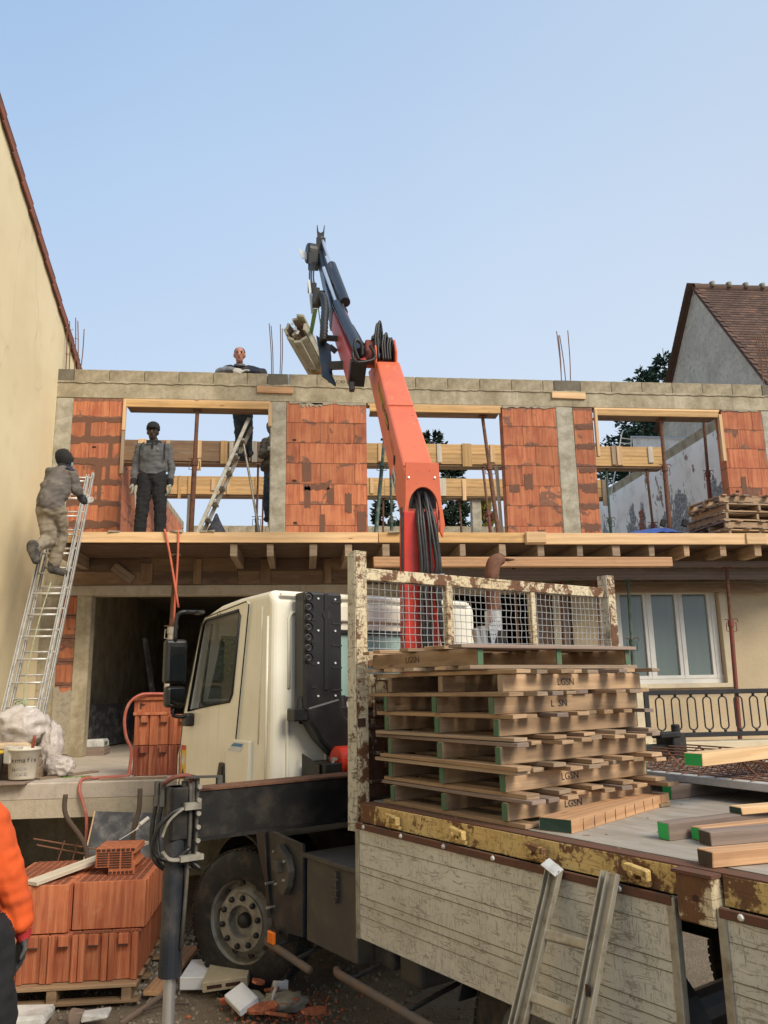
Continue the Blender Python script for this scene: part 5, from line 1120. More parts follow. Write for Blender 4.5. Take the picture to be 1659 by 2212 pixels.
# side decals (on the left face of the boom)
an = math.atan2(5.617-3.86, 8.0-6.13); c_, s_ = cos(an), sin(an)
def side(y, z, off=0): return V(.823-.018*(y-6.2)-.002-off, y, z)
Rl = Matrix(((0, 0, -1), (-c_, -s_, 0), (-s_, c_, 0)))        # text reads downwards along the boom, facing -x
bl = side(7.62, 5.08); ob('name_plate', MB().box((0, 0, 0), (.66, .105, .003)), M['yellow'], boom, loc=bl, R=Rl, world=True); ob('name_plate_field', MB().box((0, 0, 0), (.63, .085, .002)), M['ink'], boom, loc=side(7.62, 5.08, .002), R=Rl, world=True)
text('PALFINGER', .088, boom, side(7.62, 5.08, .005), Rl, M['yellow'], name='lettering', world=True, sx=1.15)
b2 = side(7.22, 4.69); ob('name_plate', MB().prism([(.225*cos(t), .052*sin(t)) for t in [2*pi*i/24 for i in range(24)]], lambda a, b, t: (a, b, t), -.0015, .0015), M['ink'], boom, loc=b2, R=Rl, world=True); text('CRANE', .09, boom, side(7.22, 4.69, .004), Rl, M['yellow'], name='lettering', world=True, sx=1.1)
text('PK 18500', .12, boom, side(6.93, 4.37, .0), Rl, plain('worn gold lettering', (.52, .24, .09), .6), name='lettering', world=True, sx=.9)
ob('white_notice', MB().box((0, 0, 0), (.24, .16, .003)), M['sticker'], boom, loc=side(6.78, 3.98+.0), R=Rl, world=True); text('LEVAGE\nTRANSPORT', .04, boom, side(6.78, 3.98, .004), Rl, M['ink'], name='lettering', world=True)
# hoses out of the hood down the column
rs = random.Random(11)
for i in range(7):
    x = .885+.022*i+.006*sin(i*5); b_ = .03*sin(i*1.7+.4); off = .05*(i/6)
    P = [(x+.0, 6.25, 3.70+.01*(i % 3)), (.955+(x-.955)*.7, 6.05, 3.62+.05*sin(i*2.1)), (x+.01+off*.2+.008*sin(i*3), 5.955-.012*(i % 2), 3.42), (x+.02+off*.6+b_*.3, 5.93, 3.1), (x+.015+off*.5, 5.935, 2.95), (x+.015+off*.9+b_, 5.94, 2.6), (x+.02+off*1.6+b_, 5.93, 2.2), (x-.01+off*.4, 5.95, 1.7), (x-.02, 5.97, 1.5)]
    cp('hose', MB().tube(P, (.0165, .013, .0155, .0115, .0165, .0135, .012)[i], 8, smoothn=5), 'hose', boom, smooth=True)
cp('hose_clamp', MB().beam((.865, 5.905, 2.975), (1.08, 5.905, 2.99), .012, .045, up=(0, 0, 1)), 'galv', colm, bevel=.003); mb = MB()
for i in range(5): mb.cyl((.895+.038*i, 5.896, 2.977+.0028*i), (.895+.038*i, 5.90, 2.977+.0028*i), .006, n=8)
cp('clamp_hole', mb, 'hole', colm)
# elbow
el = cp('elbow_plate', MB().prism([(8.02, 5.55), (8.25, 5.55), (8.45, 5.85), (8.4, 6.02), (8.15, 6.02), (8.0, 5.75)], lambda a, b, t: (t, a, b), .78, .80).prism([(8.02, 5.55), (8.25, 5.55), (8.45, 5.85), (8.4, 5.99), (8.15, 5.95), (8.0, 5.75)], lambda a, b, t: (t, a, b), 1.0, 1.025), 'orange', boom, bevel=.008)
cp('elbow_pin', MB().cyl((.55, 8.28, 5.72), (1.04, 8.28, 5.72), .06, n=16), 'orange', el); cp('elbow_link', MB().box((.745, 8.2, 5.80), (.13, .22, .24)), 'prop_red', el, bevel=.02, seg=2)
cp('valve_block', MB().box((.83, 8.15, 5.86), (.12, .14, .10)).box((.78, 8.1, 5.93), (.06, .08, .05)), 'nut', el, bevel=.01)
for i, x in enumerate((.80, .825, .875, .90, .93, .955)):
    h = (.44, .47, .30, .33, .27, .27)[i]; dx = .05 if i < 2 else .035
    cp('hose', MB().tube([(x-.0, 8.06, 5.66), (x-.01, 8.06, 5.66+h*.6), (x+dx*.4, 8.08, 5.66+h), (x+dx, 8.12, 5.66+h*.62), (x+dx*1.2, 8.14, 5.70)], .014, 7, smoothn=5), 'hose', el, smooth=True)
# outer boom and extensions
ob_ = cp('outer_boom', frust((.59, 8.14, 5.55), (.455, 9.52, 6.85), .185, .30, .185, .26), 'red' if False else 'orange', bevel=.014, seg=2)
ob_.data.materials[0] = plain('faded red crane paint', (.46, .06, .04), .45, dirt=.3, dcol=(.35, .12, .1), sc_=4)
cp('end_cap', frust((.595, 8.09, 5.50), (.588, 8.16, 5.57), .172, .285, .172, .285), 'black', ob_); cp('lug', MB().box((.53, 8.10, 5.36), (.06, .08, .1)), 'black', ob_, bevel=.01)
i1 = cp('inner_boom', frust((.455, 9.5, 6.83), (.375, 10.22, 7.62), .185, .24, .18, .23), 'steelblue', ob_, bevel=.01); cp('collar', frust((.462, 9.45, 6.78), (.449, 9.56, 6.90), .2, .29, .2, .27), 'black', ob_, bevel=.008)
i2 = cp('extension', frust((.375, 10.2, 7.60), (.265, 11.1, 8.78), .15, .19, .14, .18), M['steelblue'], ob_, bevel=.008); cp('collar', frust((.383, 10.13, 7.53), (.370, 10.25, 7.66), .17, .25, .17, .24), 'black', ob_, bevel=.006)
def ram(a, b, r, m, nm='ram'): return cp(nm, MB().cyl(a, b, r, n=16), m, ob_, smooth=False)
ram((.62, 8.02, 5.72), (.43, 9.38, 6.98), .064, 'steelblue', 'ram_barrel'); ram((.43, 9.38, 6.98), (.285, 10.15, 7.92), .024, 'chrome', 'ram_rod')
ram((.535, 9.32, 6.98), (.398, 10.22, 8.0), .066, 'steelblue', 'ram_barrel'); ram((.398, 10.22, 8.0), (.275, 11.0, 8.90), .026, 'chrome', 'ram_rod')
ram((.49, 9.4, 7.08), (.325, 10.4, 8.24), .018, 'chrome', 'ram_rod')
cp('pipe', MB().tube([(.50, 9.35, 6.98), (.52, 9.2, 6.80), (.53, 9.0, 6.62), (.56, 8.7, 6.35), (.55, 8.6, 6.2), (.585, 8.4, 6.0), (.60, 8.1, 5.75)], .011, 6, smoothn=4), 'greybox', ob_, smooth=True); cp('pipe', MB().tube([(.37, 10.1, 7.97), (.42, 9.85, 7.6), (.47, 9.6, 7.3), (.5, 9.4, 7.1)], .011, 6, smoothn=3), 'greybox', ob_, smooth=True)
cp('hose_loop', MB().tube([(.60, 7.98, 5.62), (.55, 7.95, 5.75), (.57, 7.95, 5.84), (.63, 7.98, 5.80), (.64, 8.0, 5.68)], .02, 8, smoothn=5), 'hose', ob_, smooth=True)
cp('guard_bar', MB().tube([(.53, 7.95, 5.70), (.54, 7.92, 5.60), (.60, 7.90, 5.56), (.76, 7.95, 5.62), (.77, 8.0, 5.72), (.73, 8.05, 5.82)], .017, 8, smoothn=3), 'black', ob_, smooth=True)
cp('hose', MB().tube([(.78, 8.9, 6.55), (.80, 8.7, 6.35), (.80, 8.45, 6.15), (.86, 8.2, 6.0), (.95, 8.15, 5.9)], .02, 8, smoothn=4).tube([(.57, 9.3, 6.60), (.63, 9.0, 6.38), (.66, 8.7, 6.12), (.78, 8.3, 5.95)], .018, 8, smoothn=4), 'hose', ob_, smooth=True) if False else cp('hose', MB().tube([(.60, 9.05, 6.53), (.655, 8.8, 6.28), (.70, 8.55, 6.06), (.80, 8.25, 5.93), (.90, 8.2, 5.9)], .022, 8, smoothn=4), 'hose', ob_, smooth=True)
# head, drum, hose bundle
hd2 = cp('boom_head', MB().prism([(-.045, 0), (.045, 0), (.05, .13), (.062, .30), (.052, .30), (.035, .19), (-.005, .165), (-.035, .19), (-.05, .30), (-.06, .30), (-.05, .13)], lambda a, b, t: (.262+a, 11.05+t, 8.82+b), -.06, .06).box((.262, 11.0, 8.74), (.14, .22, .22)), 'black', ob_, bevel=.006)
cp('hose_drum', MB().lathe([(0, -.09), (.14, -.09), (.155, -.06), (.15, .06), (.12, .09), (0, .09)], (.13, 10.95, 8.60), (1, .2, 0), 20).box((.15, 10.9, 8.45), (.16, .2, .22)), 'nut', hd2, bevel=.01); cp('head_plate', MB().prism([(-.16, .1), (-.09, .06), (.01, .03), (.01, -.09), (-.10, -.06)], lambda a, b, t: (.045+a+.03, 10.9+t, 8.56+b), 0, .02), 'sticker', hd2)
for x in (.10, .125, .155): cp('hanging_hose', MB().tube([(x+.04, 10.85, 8.42), (x-.0, 10.55, 8.15), (x-.015, 10.2, 7.8), (x, 9.98, 7.55)], .012, 6, smoothn=4), 'hose', hd2, smooth=True)
cp('hose_bracket', MB().box((.12, 9.95, 7.50), (.12, .1, .12)).box((.17, 9.8, 7.28), (.10, .1, .26)).box((.235, 9.95, 7.45), (.12, .04, .03)), 'black', hd2, bevel=.008); cp('head_plate', MB().prism([(-.03, .22), (.0, .22), (.05, -.2), (.02, -.24)], lambda a, b, t: (.088+a, 9.85+t, 7.35+b), 0, .1), 'sticker', hd2)
mb = MB(); P = catmull([V(*p) for p in [(.20, 9.75, 7.15), (.235, 9.62, 7.22), (.27, 9.5, 7.10), (.275, 9.3, 6.85), (.26, 9.1, 6.6), (.25, 8.95, 6.38), (.24, 8.9, 6.25)]], 6)
k = 0
for i in range(len(P)-1):
    mb.cyl(P[i], P[i+1], .052 if i % 2 else .046, .046 if i % 2 else .052, 10)
cp('hose_sleeve', mb, 'nut', hd2, smooth=True)
cp('stow_bracket', MB().prism([(.16, 6.40), (.26, 6.30), (.33, 6.24), (.345, 5.72), (.385, 5.60), (.375, 5.56), (.22, 5.72), (.195, 6.05)], lambda a, b, t: (a, 8.62+t-(b-5.6)*-.55, b), -.0, .035), 'steelblue', ob_, bevel=.006)
cp('bracket_arm', MB().beam((.25, 9.05, 6.36), (.47, 8.98, 6.32), .05, .06).beam((.33, 8.72, 5.86), (.52, 8.5, 5.78), .06, .09).beam((.32, 8.98, 6.22), (.40, 8.98, 6.15), .04, .06), 'black', ob_)
# ------------------------------------------------------------------ load hanging from the crane
ld = thing('joist_bundle', 'bundle of precast lattice joists hanging from the crane sling above the wall', 'joists', (-.12, 11.5, 7.62), -radians(13))
rs = random.Random(4); LJ = 4.6
zig = []
def joist(x, z, rot, dy, i):
    e = bpy.data.objects.new('joist', None); COL.objects.link(e); e.parent = ld; e.location = (x, dy, z); e.rotation_euler = (0, rot, 0)
    ob('foot', MB().box((0, LJ/2, 0), (.115, LJ, .042)), M['precast'] if False else jm, e, bevel=.004)
    mb = MB(); mb.tube([(0, -.02, .12), (0, LJ, .12)], .006, 4)
    for s_ in (-1, 1):
        P = []; k = 0; y = .0
        while y < LJ: P.append((s_*.03 if k % 2 == 0 else 0, y, .02 if k % 2 == 0 else .12)); y += .1; k += 1
        mb.tube(P, .004, 4)
    ob('lattice', mb, M['rebar'], e)
jm = plain('creamy precast concrete', (.50, .46, .34), .85, sc_=9)
for i, (x, z, rt_, dy) in enumerate(((.03, -.20, 0, .02), (-.09, -.13, .5, .04), (-.155, -.03, 1.2, .0), (-.14, .08, 1.9, .05), (.0, .18, 3.0, .02), (.085, .20, 3.3, -.05), (.11, -.12, -.5, .1), (.13, .06, -1.4, .06), (-.03, -.02, 2.3, .08))): joist(x, z, rt_, dy, i)
ob('paper_tag', MB().box((.0, -.03, .0), (.04, .004, .06), Matrix.Rotation(.5, 3, 'Y')).box((.05, -.05, -.08), (.04, .004, .06), Matrix.Rotation(.4, 3, 'Y')).box((-.04, -.04, .07), (.04, .004, .05), Matrix.Rotation(-.5, 3, 'Y')), M['sticker'], ld)
slg = thing('lifting_sling', 'green webbing sling and straw coloured rope holding the joist bundle', 'sling', (.2, 11.3, 7.9))
so2 = V(.2, 11.3, 7.9)
cs = V(.30, 12.6, 7.65)
ob('webbing', MB().beam(V(.165, 10.0, 7.22)-so2, V(.12, 12.3, 7.86)-so2, .06, .006, up=(0, -1, .3)), M['strap_green'], slg); ob('webbing', MB().beam(V(.20, 9.95, 7.24)-so2, V(.36, 12.45, 7.60)-so2, .06, .006, up=(1, 0, .3)), M['strap_green'], slg)
mb = MB()
for j in range(3):
    P = [cs+V(.215*cos(t)-.05, .05*j+.03*sin(3*t+j), .25*sin(t)-.02) for t in [2*pi*i/22 for i in range(22)]]; mb.tube([p-so2 for p in P], .022, 6, closed=True)
P = [V(.33+.02*sin(i), 12.5, 7.75-.075*i)-so2 for i in range(9)]; mb.tube(P, lambda t: .045-.02*t, 7, smoothn=2); ob('rope', mb, M['straw'], slg, smooth=True)
# ------------------------------------------------------------------ load on the truck bed
def tb(name, label, cat, u, v, w_, rz=0, group=None): return thing(name, label, cat, tuple(tw(u, v, w_)), TP+rz, group)
plabels = ['lowest pallet of the stack on the truck, standing on the deck', 'second pallet from the bottom on the truck, with splintered slat end', 'third pallet from the bottom of the stack on the truck', 'middle pallet of the stack on the truck, chipped at its lower corner', 'pallet fifth from the bottom on the truck, two below the crosswise one', 'pallet directly under the crosswise top pallet on the truck', 'top pallet of the truck stack, turned crosswise']
for i, (w_, du, bot, tx, gr, wd) in enumerate(((.001, 0, True, 'LGSN', 'green_dull', 'w_pallet'), (.131, -.017, True, 'LGSN', 'green_dull', 'w_pallet'), (.261, -.015, True, None, 'green_dull', 'w_pallet'), (.391, -.05, True, None, 'green_dull', 'w_pallet'), (.5205, -.05, False, 'L  SN', 'green_dull', 'w_pallet'), (.630, -.01, False, 'LGSN', 'w_old', 'w_pallet'))):
    t = tb('pallet', plabels[i], 'pallet', .11+du, .075, w_, rz=(.0, .01, -.012, .015, -.01, .02)[i], group='wooden pallets stacked on the truck bed')
    pallet_parts(t, 1.2, 1.115, wd, gr, 8, 20+i, tx, bot=bot, h=.085)
t = tb('pallet', plabels[6], 'pallet', .13, 1.30, .7425, rz=-pi/2-.02, group='wooden pallets stacked on the truck bed'); pallet_parts(t, 1.32, .97, 'w_pallet', 'green_dull', 8, 31, 'LGSN', over=.07, h=.085)
def timber(label, u, v, w_, du, dv, L, wd, h, m, end, dz=0, cuts=0):
    d = V(du, dv, dz).normalized(); mb = MB(); mb.beam((0, 0, h/2), d*L+V(0, 0, h/2), wd, h, jit=.002)
    mb.m[0] = 1
    if cuts:
        for i in range(cuts): c = d*(L*(i+1)/(cuts+1))+V(0, 0, h/2); mb.box(c+V(wd/2+.0005, 0, 0) if False else c, (.004, wd+.003, h*.9), frame(d))
    for i in range(6, len(mb.m)): mb.m[i] = 2
    o = ob('timber', mb, [M[m], M[end], M['hole']], loc=tw(u, v, w_), R=Matrix.Rotation(TP, 3, 'Z'), bevel=.003); return tag(o, label, 'timber')
timber('broad scored baulk with dark green end lying beside the truck pallets', 1.425, .15, .001, -.235, 1.045, 1.09, .17, .06, 'w_red', 'green_dark', cuts=9)
timber('long timber with bright green end lying on the deck behind the nearer baulks', 1.855, .36, .001, .17, 1, 1.5, .066, .07, 'w_grey', 'green_end')
timber('timber with bright green end squeezed between the long one and the grey one', 1.955, .45, .001, .25, 1, 1.3, .07, .055, 'w_red', 'green_end')
timber('grey brown baulk with dark end in front of the green ended ones', 2.03, .395, .001, .35, 1, 1.2, .08, .056, 'w_grey', 'bark')
timber('orange timber with dark end nearest the edge of the deck', 2.255, .05, .001, .36, 1, 1.1, .09, .058, 'w_red', 'bark')
timber('light timber with dark green end lying on top of the other baulks', 1.93, .80, .072, .30, 1, 1.2, .08, .03, 'w_new', 'green_dark')
timber('block with green end carrying the precast slab', 1.14, 1.39, .001, .08, 1, 1.0, .066, .075, 'w_grey', 'green_end'); timber('second block hidden under the precast slab', 2.2, 1.45, .001, .08, 1, .9, .066, .075, 'w_grey', 'green_end')
timber('mottled timber with bright green end resting on the lattice girders', 1.485, 1.17, .223, .02, 1, 1.35, .11, .066, 'w_new', 'green_end')
ps = tb('precast_slab', 'thin grey precast slab with rusty lattice girders lying on the truck', 'slab', .45, 1.64, .077, rz=radians(-5.5))
ob('plate', MB().box((1.6, .45, .022), (3.2, .9, .045)), M['precast'], ps, bevel=.004)
for j in range(5):
    y = .10+.175*j; mb = MB(); mb.tube([(.05, y, .141), (3.1, y, .141)], .0055, 5)
    for s_ in (-1, 1):
        mb.tube([(.05, y+s_*.04, .05), (3.1, y+s_*.04, .05)], .004, 4); P = []; k = 0; x = .08
        while x < 3.1: P.append((x, y+(s_*.045 if k % 2 == 0 else 0), .047 if k % 2 == 0 else .139)); x += .085; k += 1
        mb.tube(P, .004, 4)
    ob('lattice_girder', mb, M['rebar'], ps)
rs = random.Random(6); mb = MB()
for i in range(26): x = .1+.115*i; mb.tube([(x, .0, .05), (x+.0, .88, .052)], .0035, 4)
ob('cross_bar', mb, M['rebar'], ps)
mb = MB()
for i in range(70):
    u, v = rs.uniform(.1, 2.6), rs.uniform(.05, 1.6); a = rs.uniform(0, pi); L = rs.uniform(.01, .05)
    mb.box(TR@V(u, v, .002), (L, .006, .003), Matrix.Rotation(a, 3, 'Z'))
tag(ob('wood_splinters', mb, M['w_old'], loc=TO), 'wood splinters and crumbs scattered on the truck deck', 'splinters', kind='stuff')
# ladder leaning on the dropside
l2 = tb('short_ladder', 'dirty aluminium ladder leaning against the dropside, one rail top bent', 'ladder', 1.58, -.06, -.12)
# rails follow the truck's side, feet out on the ground
for k, (top, bot) in enumerate((((.03, -.0, .015), (-.06, -.52, -1.30)), ((.33, -.0, .055), (.26, -.52, -1.30)))):
    a = V(*top); b = V(*bot); mb = MB(); mb.beam(a, b, .078, .006, up=(0, -1, .4))
    for e in (-1, -.25, 1): mb.beam(a+V(e*.037, -.010, .004), b+V(e*.037, -.010, .004), .005, .026, up=(0, -1, .4))
    r_ = ob('rail', mb, M['alu_dirty'], l2, bevel=.001)
    if k == 0: ob('bent_tip', MB().box((.03, -.02, .03), (.085, .05, .006), Matrix.Rotation(.4, 3, 'Y')@Matrix.Rotation(.5, 3, 'X')), M['alu'], r_)
    mb = MB()
    for q_ in (.29, .62): c = a+(b-a)*q_; mb.box(c+V(.0, -.013, .005) if k == 0 else c+V(.0, -.013, .005), (.022, .006, .04))
    if k: ob('rung_end', mb, M['hole'], r_)
for q_ in (.175, .338, .50, .66, .82):
    a = V(.03, -.0, .015)*(1-q_)+V(-.06, -.52, -1.30)*q_; b = V(.33, 0, .055)*(1-q_)+V(.26, -.52, -1.30)*q_
    ob('rung', MB().beam(a+V(.03, -.0, 0), b+V(-.03, 0, -.02), .04, .03, up=(0, -1, .5)), M['alu_dirty'], l2, bevel=.006, seg=2)
# ------------------------------------------------------------------ pallets on the upper floor
up_l = ['lowest pallet of the weathered stack on the upper floor edge', 'second pallet of the upper floor stack, turned to show its long board', 'third pallet of the upper floor stack', 'fourth pallet of the upper floor stack', 'topmost pallet of the upper floor stack under the brick pier']
for i, (rot, dx) in enumerate(((0, 0), (1, .02), (0, -.02), (0, .0), (1, -.03))):
    z = FZ+.002+.125*i; a = radians(7+(2, -1, 1, -2, 0)[i])
    if rot: t = thing('pallet', up_l[i], 'pallet', (5.93+dx, 10.38, z), a, 'pallets stacked on the upper floor')
    else: t = thing('pallet', up_l[i], 'pallet', (5.93+dx, 10.38, z), a, 'pallets stacked on the upper floor')
    if rot:       # stringers run along the front: turn the same build by a quarter
        t.rotation_euler = (0, 0, a-pi/2); t.location = V(5.93+dx, 10.38, z)+Matrix.Rotation(a, 3, 'Z')@V(0, .86, 0)
        pallet_parts(t, .88, 1.15, 'w_pallet', 'w_old', 7, 50+i, over=.05, h=.08)
    else: pallet_parts(t, 1.15, .88, 'w_pallet', 'w_old', 7, 50+i, over=.05, h=.08)
# tarpaulin and bits under it
xs_ = [4.45+1.35*i/26 for i in range(27)]; mb = MB()
for j in range(9):
    for i, x in enumerate(xs_):
        h = .20*max(0, sin(pi*(i/26)**.8))*max(0, sin(pi*min(1, (j+.6)/8.5)))*(.75+.5*mnoise.noise(Vector((x*4, j*.6, 1))))+.02+.025*mnoise.noise(Vector((x*9, j, 5)))
        mb.v.append(V(x, 10.3+.12*j, FZ+max(.006, h)))
for j in range(8):
    for i in range(26): mb.face([j*27+i, j*27+i+1, (j+1)*27+i+1, (j+1)*27+i])
tag(ob('tarpaulin', mb, M['tarp'], smooth=True), 'crumpled blue tarpaulin lying on the upper floor edge', 'tarpaulin')
for i, x in enumerate((5.10, 5.42)):
    o = ob('chair_foot', MB().box((0, 0, 0), (.075, .05, .10), Matrix.Rotation(.35, 3, 'Y')), M['cap'], loc=(x, 10.55, FZ+.235), bevel=.006); tag(o, ('black plastic block on the tarpaulin left of the brown prop', 'black plastic block on the tarpaulin right of the brown prop')[i], 'block')
# ------------------------------------------------------------------ things on and before the garage slab
SZ = 1.32
def hollow(par, L, W, H_, m, name='brick'):      # fresh block standing on end; hollow pattern on top, groove fronts
    pass
def standing_block(label, x, y, z, m, rz=0, grp='fresh terracotta blocks by the garage', notch=True, W=.205, D=.30, H_=.30, tk_='clay_new'):
    t = thing('terracotta_block', label, 'block', (x, y, z), rz, grp)
    ob('body', MB().box((0, D/2+.012, H_/2), (W-.008, D-.024, H_-.004)), M[m], t, bevel=.003)
    for a, b in ((-.5, -.27), (.27, .5)): ob('rib', MB().box(((a+b)/2*W, .007, H_/2), ((b-a)*W-.006, .014, H_-.004)), M[m], t, bevel=.002)
    if notch:
        ob('bridge', MB().box((0, .004, H_*.86), (W*.34, .02, H_*.26)), M[m], t, bevel=.002); ob('finger_hole', MB().box((0, -.001, H_*.755), (W*.32, .02, .010)), M['hole'], t)
    return t
for j in range(2):
    for i in range(3):
        lab = 'fresh terracotta block in the %s row of the garage stack, %s' % (('bottom', 'upper')[j], ('left', 'middle', 'right, half behind the cab')[i])
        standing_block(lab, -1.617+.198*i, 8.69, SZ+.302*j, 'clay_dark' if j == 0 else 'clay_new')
t = thing('terracotta_block', 'grooved terracotta block lying on top of the garage stack under the hose', 'block', (-1.56, 8.70, SZ+.605))
ob('body', MB().box((0, .1, .09), (.34, .2, .12)), M['clay_new'], t, bevel=.003)
for z in (.165, .015): ob('rib', MB().box((0, .09, z), (.345, .22, .032)), M['clay_new'], t, bevel=.003)
mb = MB()
for i in range(7): mb.box((.176, .02+.0*i, .02+.024*i), (.012, .02, .012))
ob('comb_edge', mb, M['clay_new'], t); ob('chip', MB().box((-.10, -.001, .10), (.012, .02, .06)).box((-.08, -.001, .11), (.04, .02, .01)), M['hole'], t)
o = ob('broken_tile', MB().box((0, 0, 0), (.26, .12, .022)), M['clay_new'], loc=(-1.57, 8.76, SZ+.80), R=Matrix.Rotation(.05, 3, 'Z'), bevel=.004); tag(o, 'flat piece of terracotta on the very top of the garage stack', 'tile')
o = ob('compressor_hose', MB().tube([(-1.38, 8.70, 2.135), (-1.55, 8.68, 2.14), (-1.66, 8.62, 2.13), (-1.76, 8.6, 2.05), (-1.80, 8.6, 1.9), (-1.78, 8.62, 1.72), (-1.73, 8.66, 1.58), (-1.735, 8.64, 1.40), (-1.74, 8.6, SZ+.02), (-1.85, 8.54, SZ+.018), (-2.0, 8.48, SZ+.018), (-2.12, 8.36, SZ+.02), (-2.13, 8.31, 1.24), (-2.08, 8.29, 1.12), (-2.04, 8.28, .98), (-2.02, 8.25, .7)], .0155, 8, smoothn=6), M['hose_red'], smooth=True); tag(o, 'dusty red hose looping over the garage blocks and off the slab edge', 'hose')
o = ob('slab_board', MB().box((0, 0, 0), (.64, .03, .02)), M['w_old'], loc=(-1.64, 8.40, SZ+.012), R=Matrix.Rotation(-.02, 3, 'Z')); tag(o, 'thin board lying along the slab edge before the garage stack', 'board')
mb = MB(); mb.prism(ragged_rect(-1.98, -1.70, 8.44, 8.75, 6, .02, 3), lambda a, b, t: (a, b, t), SZ, SZ+.01); tag(ob('cement_smear', mb, M['precast']), 'pale dried cement patch on the slab left of the garage stack', 'cement patch')
# bucket
bk = thing('plastic_bucket', 'stained white plastic bucket of adhesive standing on the slab edge', 'bucket', (-2.74, 8.52, SZ+.025))
ob('body', MB().lathe([(0, 0), (.118, 0), (.125, .01), (.150, .27), (.158, .272), (.160, .295), (.150, .298), (.145, .27), (.12, .02), (0, .02)], (0, 0, 0), n=40), M['bucket'], bk, smooth=True)
ob('handle', MB().tube([(.15, .02, .25), (.20, -.05, .22), (.21, -.06, .14), (.16, -.04, .10)], .004, 5, smoothn=4), M['galv'], bk)
def wrap_text(body, size, z, rad, par, m, a0=0.0):       # letters set one by one round the bucket
    adv = size*.60; n_ = len(body); tot = adv*(n_-1)
    for i, ch_ in enumerate(body):
        a = (i*adv-tot/2)/rad+a0; p = V(rad*sin(a), -rad*cos(a), z)
        R = Matrix(((cos(a), 0, sin(a)), (sin(a), 0, -cos(a)), (0, 1, 0)))
        text(ch_, size, par, p, R, m, name='letter')
wrap_text('fermafix', .062, .185, .1455, bk, M['ink'], .22)
wrap_text('25', .035, .095, .1365, bk, M['ink'], -.35)
mb = MB()
for a in (-.1, .2, .5):
    for z in (.06, .11): mb.box((.136*sin(a)+.0, -.1375*cos(a)-.0+.004*(z < .1), z), (.026, .004, .026), Matrix.Rotation(a, 3, 'Z'))
ob('printed_symbol', mb, plain('grey print', (.32, .30, .26), .7), bk)
ob('tool_handle', MB().tube([(.05, .03, .1), (.075, .0, .26), (.10, -.03, .41)], lambda t: .013+.004*t, 8, smoothn=3), M['clay_dark'], bk, smooth=True); ob('rag', MB().box((-.12, -.09, .24), (.09, .02, .16), Matrix.Rotation(-.5, 3, 'Z'), jit=.012).box((-.08, -.02, .30), (.12, .1, .02), jit=.012), M['glove_w'], bk, bevel=.008, seg=2)
b2 = thing('mortar_pail', 'grimy yellow rimmed pail half cut off at the left edge', 'bucket', (-3.05, 8.50, SZ+.02)); ob('body', MB().lathe([(0, 0), (.11, 0), (.14, .26), (.15, .275), (.14, .28), (.13, .25), (0, .03)], (0, 0, 0), n=30), M['greybox'], b2, smooth=True); ob('rim', MB().lathe([(.14, .255), (.153, .27), (.14, .285)], (0, 0, 0), n=30), M['yellow'], b2, smooth=True)
# sacks, film and brush behind the buckets
def lump(name, c, r, m, seed, sub=3, amp=.25, freq=2.2, flat=1):
    me = bpy.data.meshes.new(name); import bmesh; bm = bmesh.new(); bmesh.ops.create_icosphere(bm, subdivisions=sub, radius=1)
    for v in bm.verts:
        d = 1+amp*(.5-1.6*abs(mnoise.noise(v.co*freq*.7+Vector((seed, 0, 0)))))+amp*.45*(.4-1.3*abs(mnoise.noise(v.co*freq*1.7+Vector((seed, 5, 0)))))
        v.co = Vector((v.co.x*r[0]*d, v.co.y*r[1]*d, max(-r[2]*.9, v.co.z*r[2]*d)))
    bm.to_mesh(me); bm.free(); me.materials.append(M[m])
    for p in me.polygons: p.use_smooth = True
    return link(name, me, loc=c)
tag(lump('plastic_sheet', (-2.92, 8.86, 1.83), (.26, .17, .19), 'film', 3, 4, .42, 2.6), 'crumpled milky plastic film heaped above the white bucket', 'plastic film')
tag(lump('plastic_sheet', (-2.60, 8.93, 1.60), (.10, .12, .24), 'film', 9, 4, .45, 3), 'crumpled plastic film hanging beside the foot of the tall ladder', 'plastic film')
tag(lump('plastic_bag', (-2.46, 8.84, 1.42), (.12, .10, .10), 'film', 5, 4, .4, 3), 'small clear plastic bag lying right of the white bucket', 'plastic bag')
o = tag(ob('sack', MB().box((0, 0, 0), (.36, .26, .16), jit=.02), M['straw' if False else 'white'], loc=(-2.94, 8.84, 1.60), bevel=.05, seg=3), 'plump beige sack lying behind the buckets', 'sack'); o.data.materials[0] = plain('beige sacking', (.55, .43, .29), .85, sc_=6, bs=.5)
o = tag(ob('crate', MB().box((0, 0, 0), (.5, .34, .2)), M['w_old'], loc=(-2.90, 8.88, 1.42), bevel=.01), 'low wooden box under the beige sack', 'box')
o = tag(ob('ply_scrap', MB().box((0, 0, 0), (.34, .30, .012)), M['w_grey'], loc=(-2.80, 8.37, SZ+.008), R=Matrix.Rotation(.1, 3, 'Z')), 'scrap of plywood under the white bucket jutting over the slab edge', 'plywood')
o = tag(ob('ply_scrap', MB().beam((0, 0, 0), (.42, .62, .0), .10, .016), M['w_old'], loc=(-2.63, 8.62, SZ+.010)), 'narrow board lying on the slab towards the garage pier', 'board')
mb = MB(); rs = random.Random(5)
for i in range(40): a = rs.uniform(0, 6.3); p = V(-2.3+rs.uniform(-.12, .16), 8.75+rs.uniform(-.06, .08), SZ+.008); mb.box(p, (rs.uniform(.02, .05), .006, .004), Matrix.Rotation(a, 3, 'Z'))
tag(ob('leaf_litter', mb, M['leaf_green'], ), 'withered green scraps lying on the slab near the small bag', 'litter', kind='stuff')
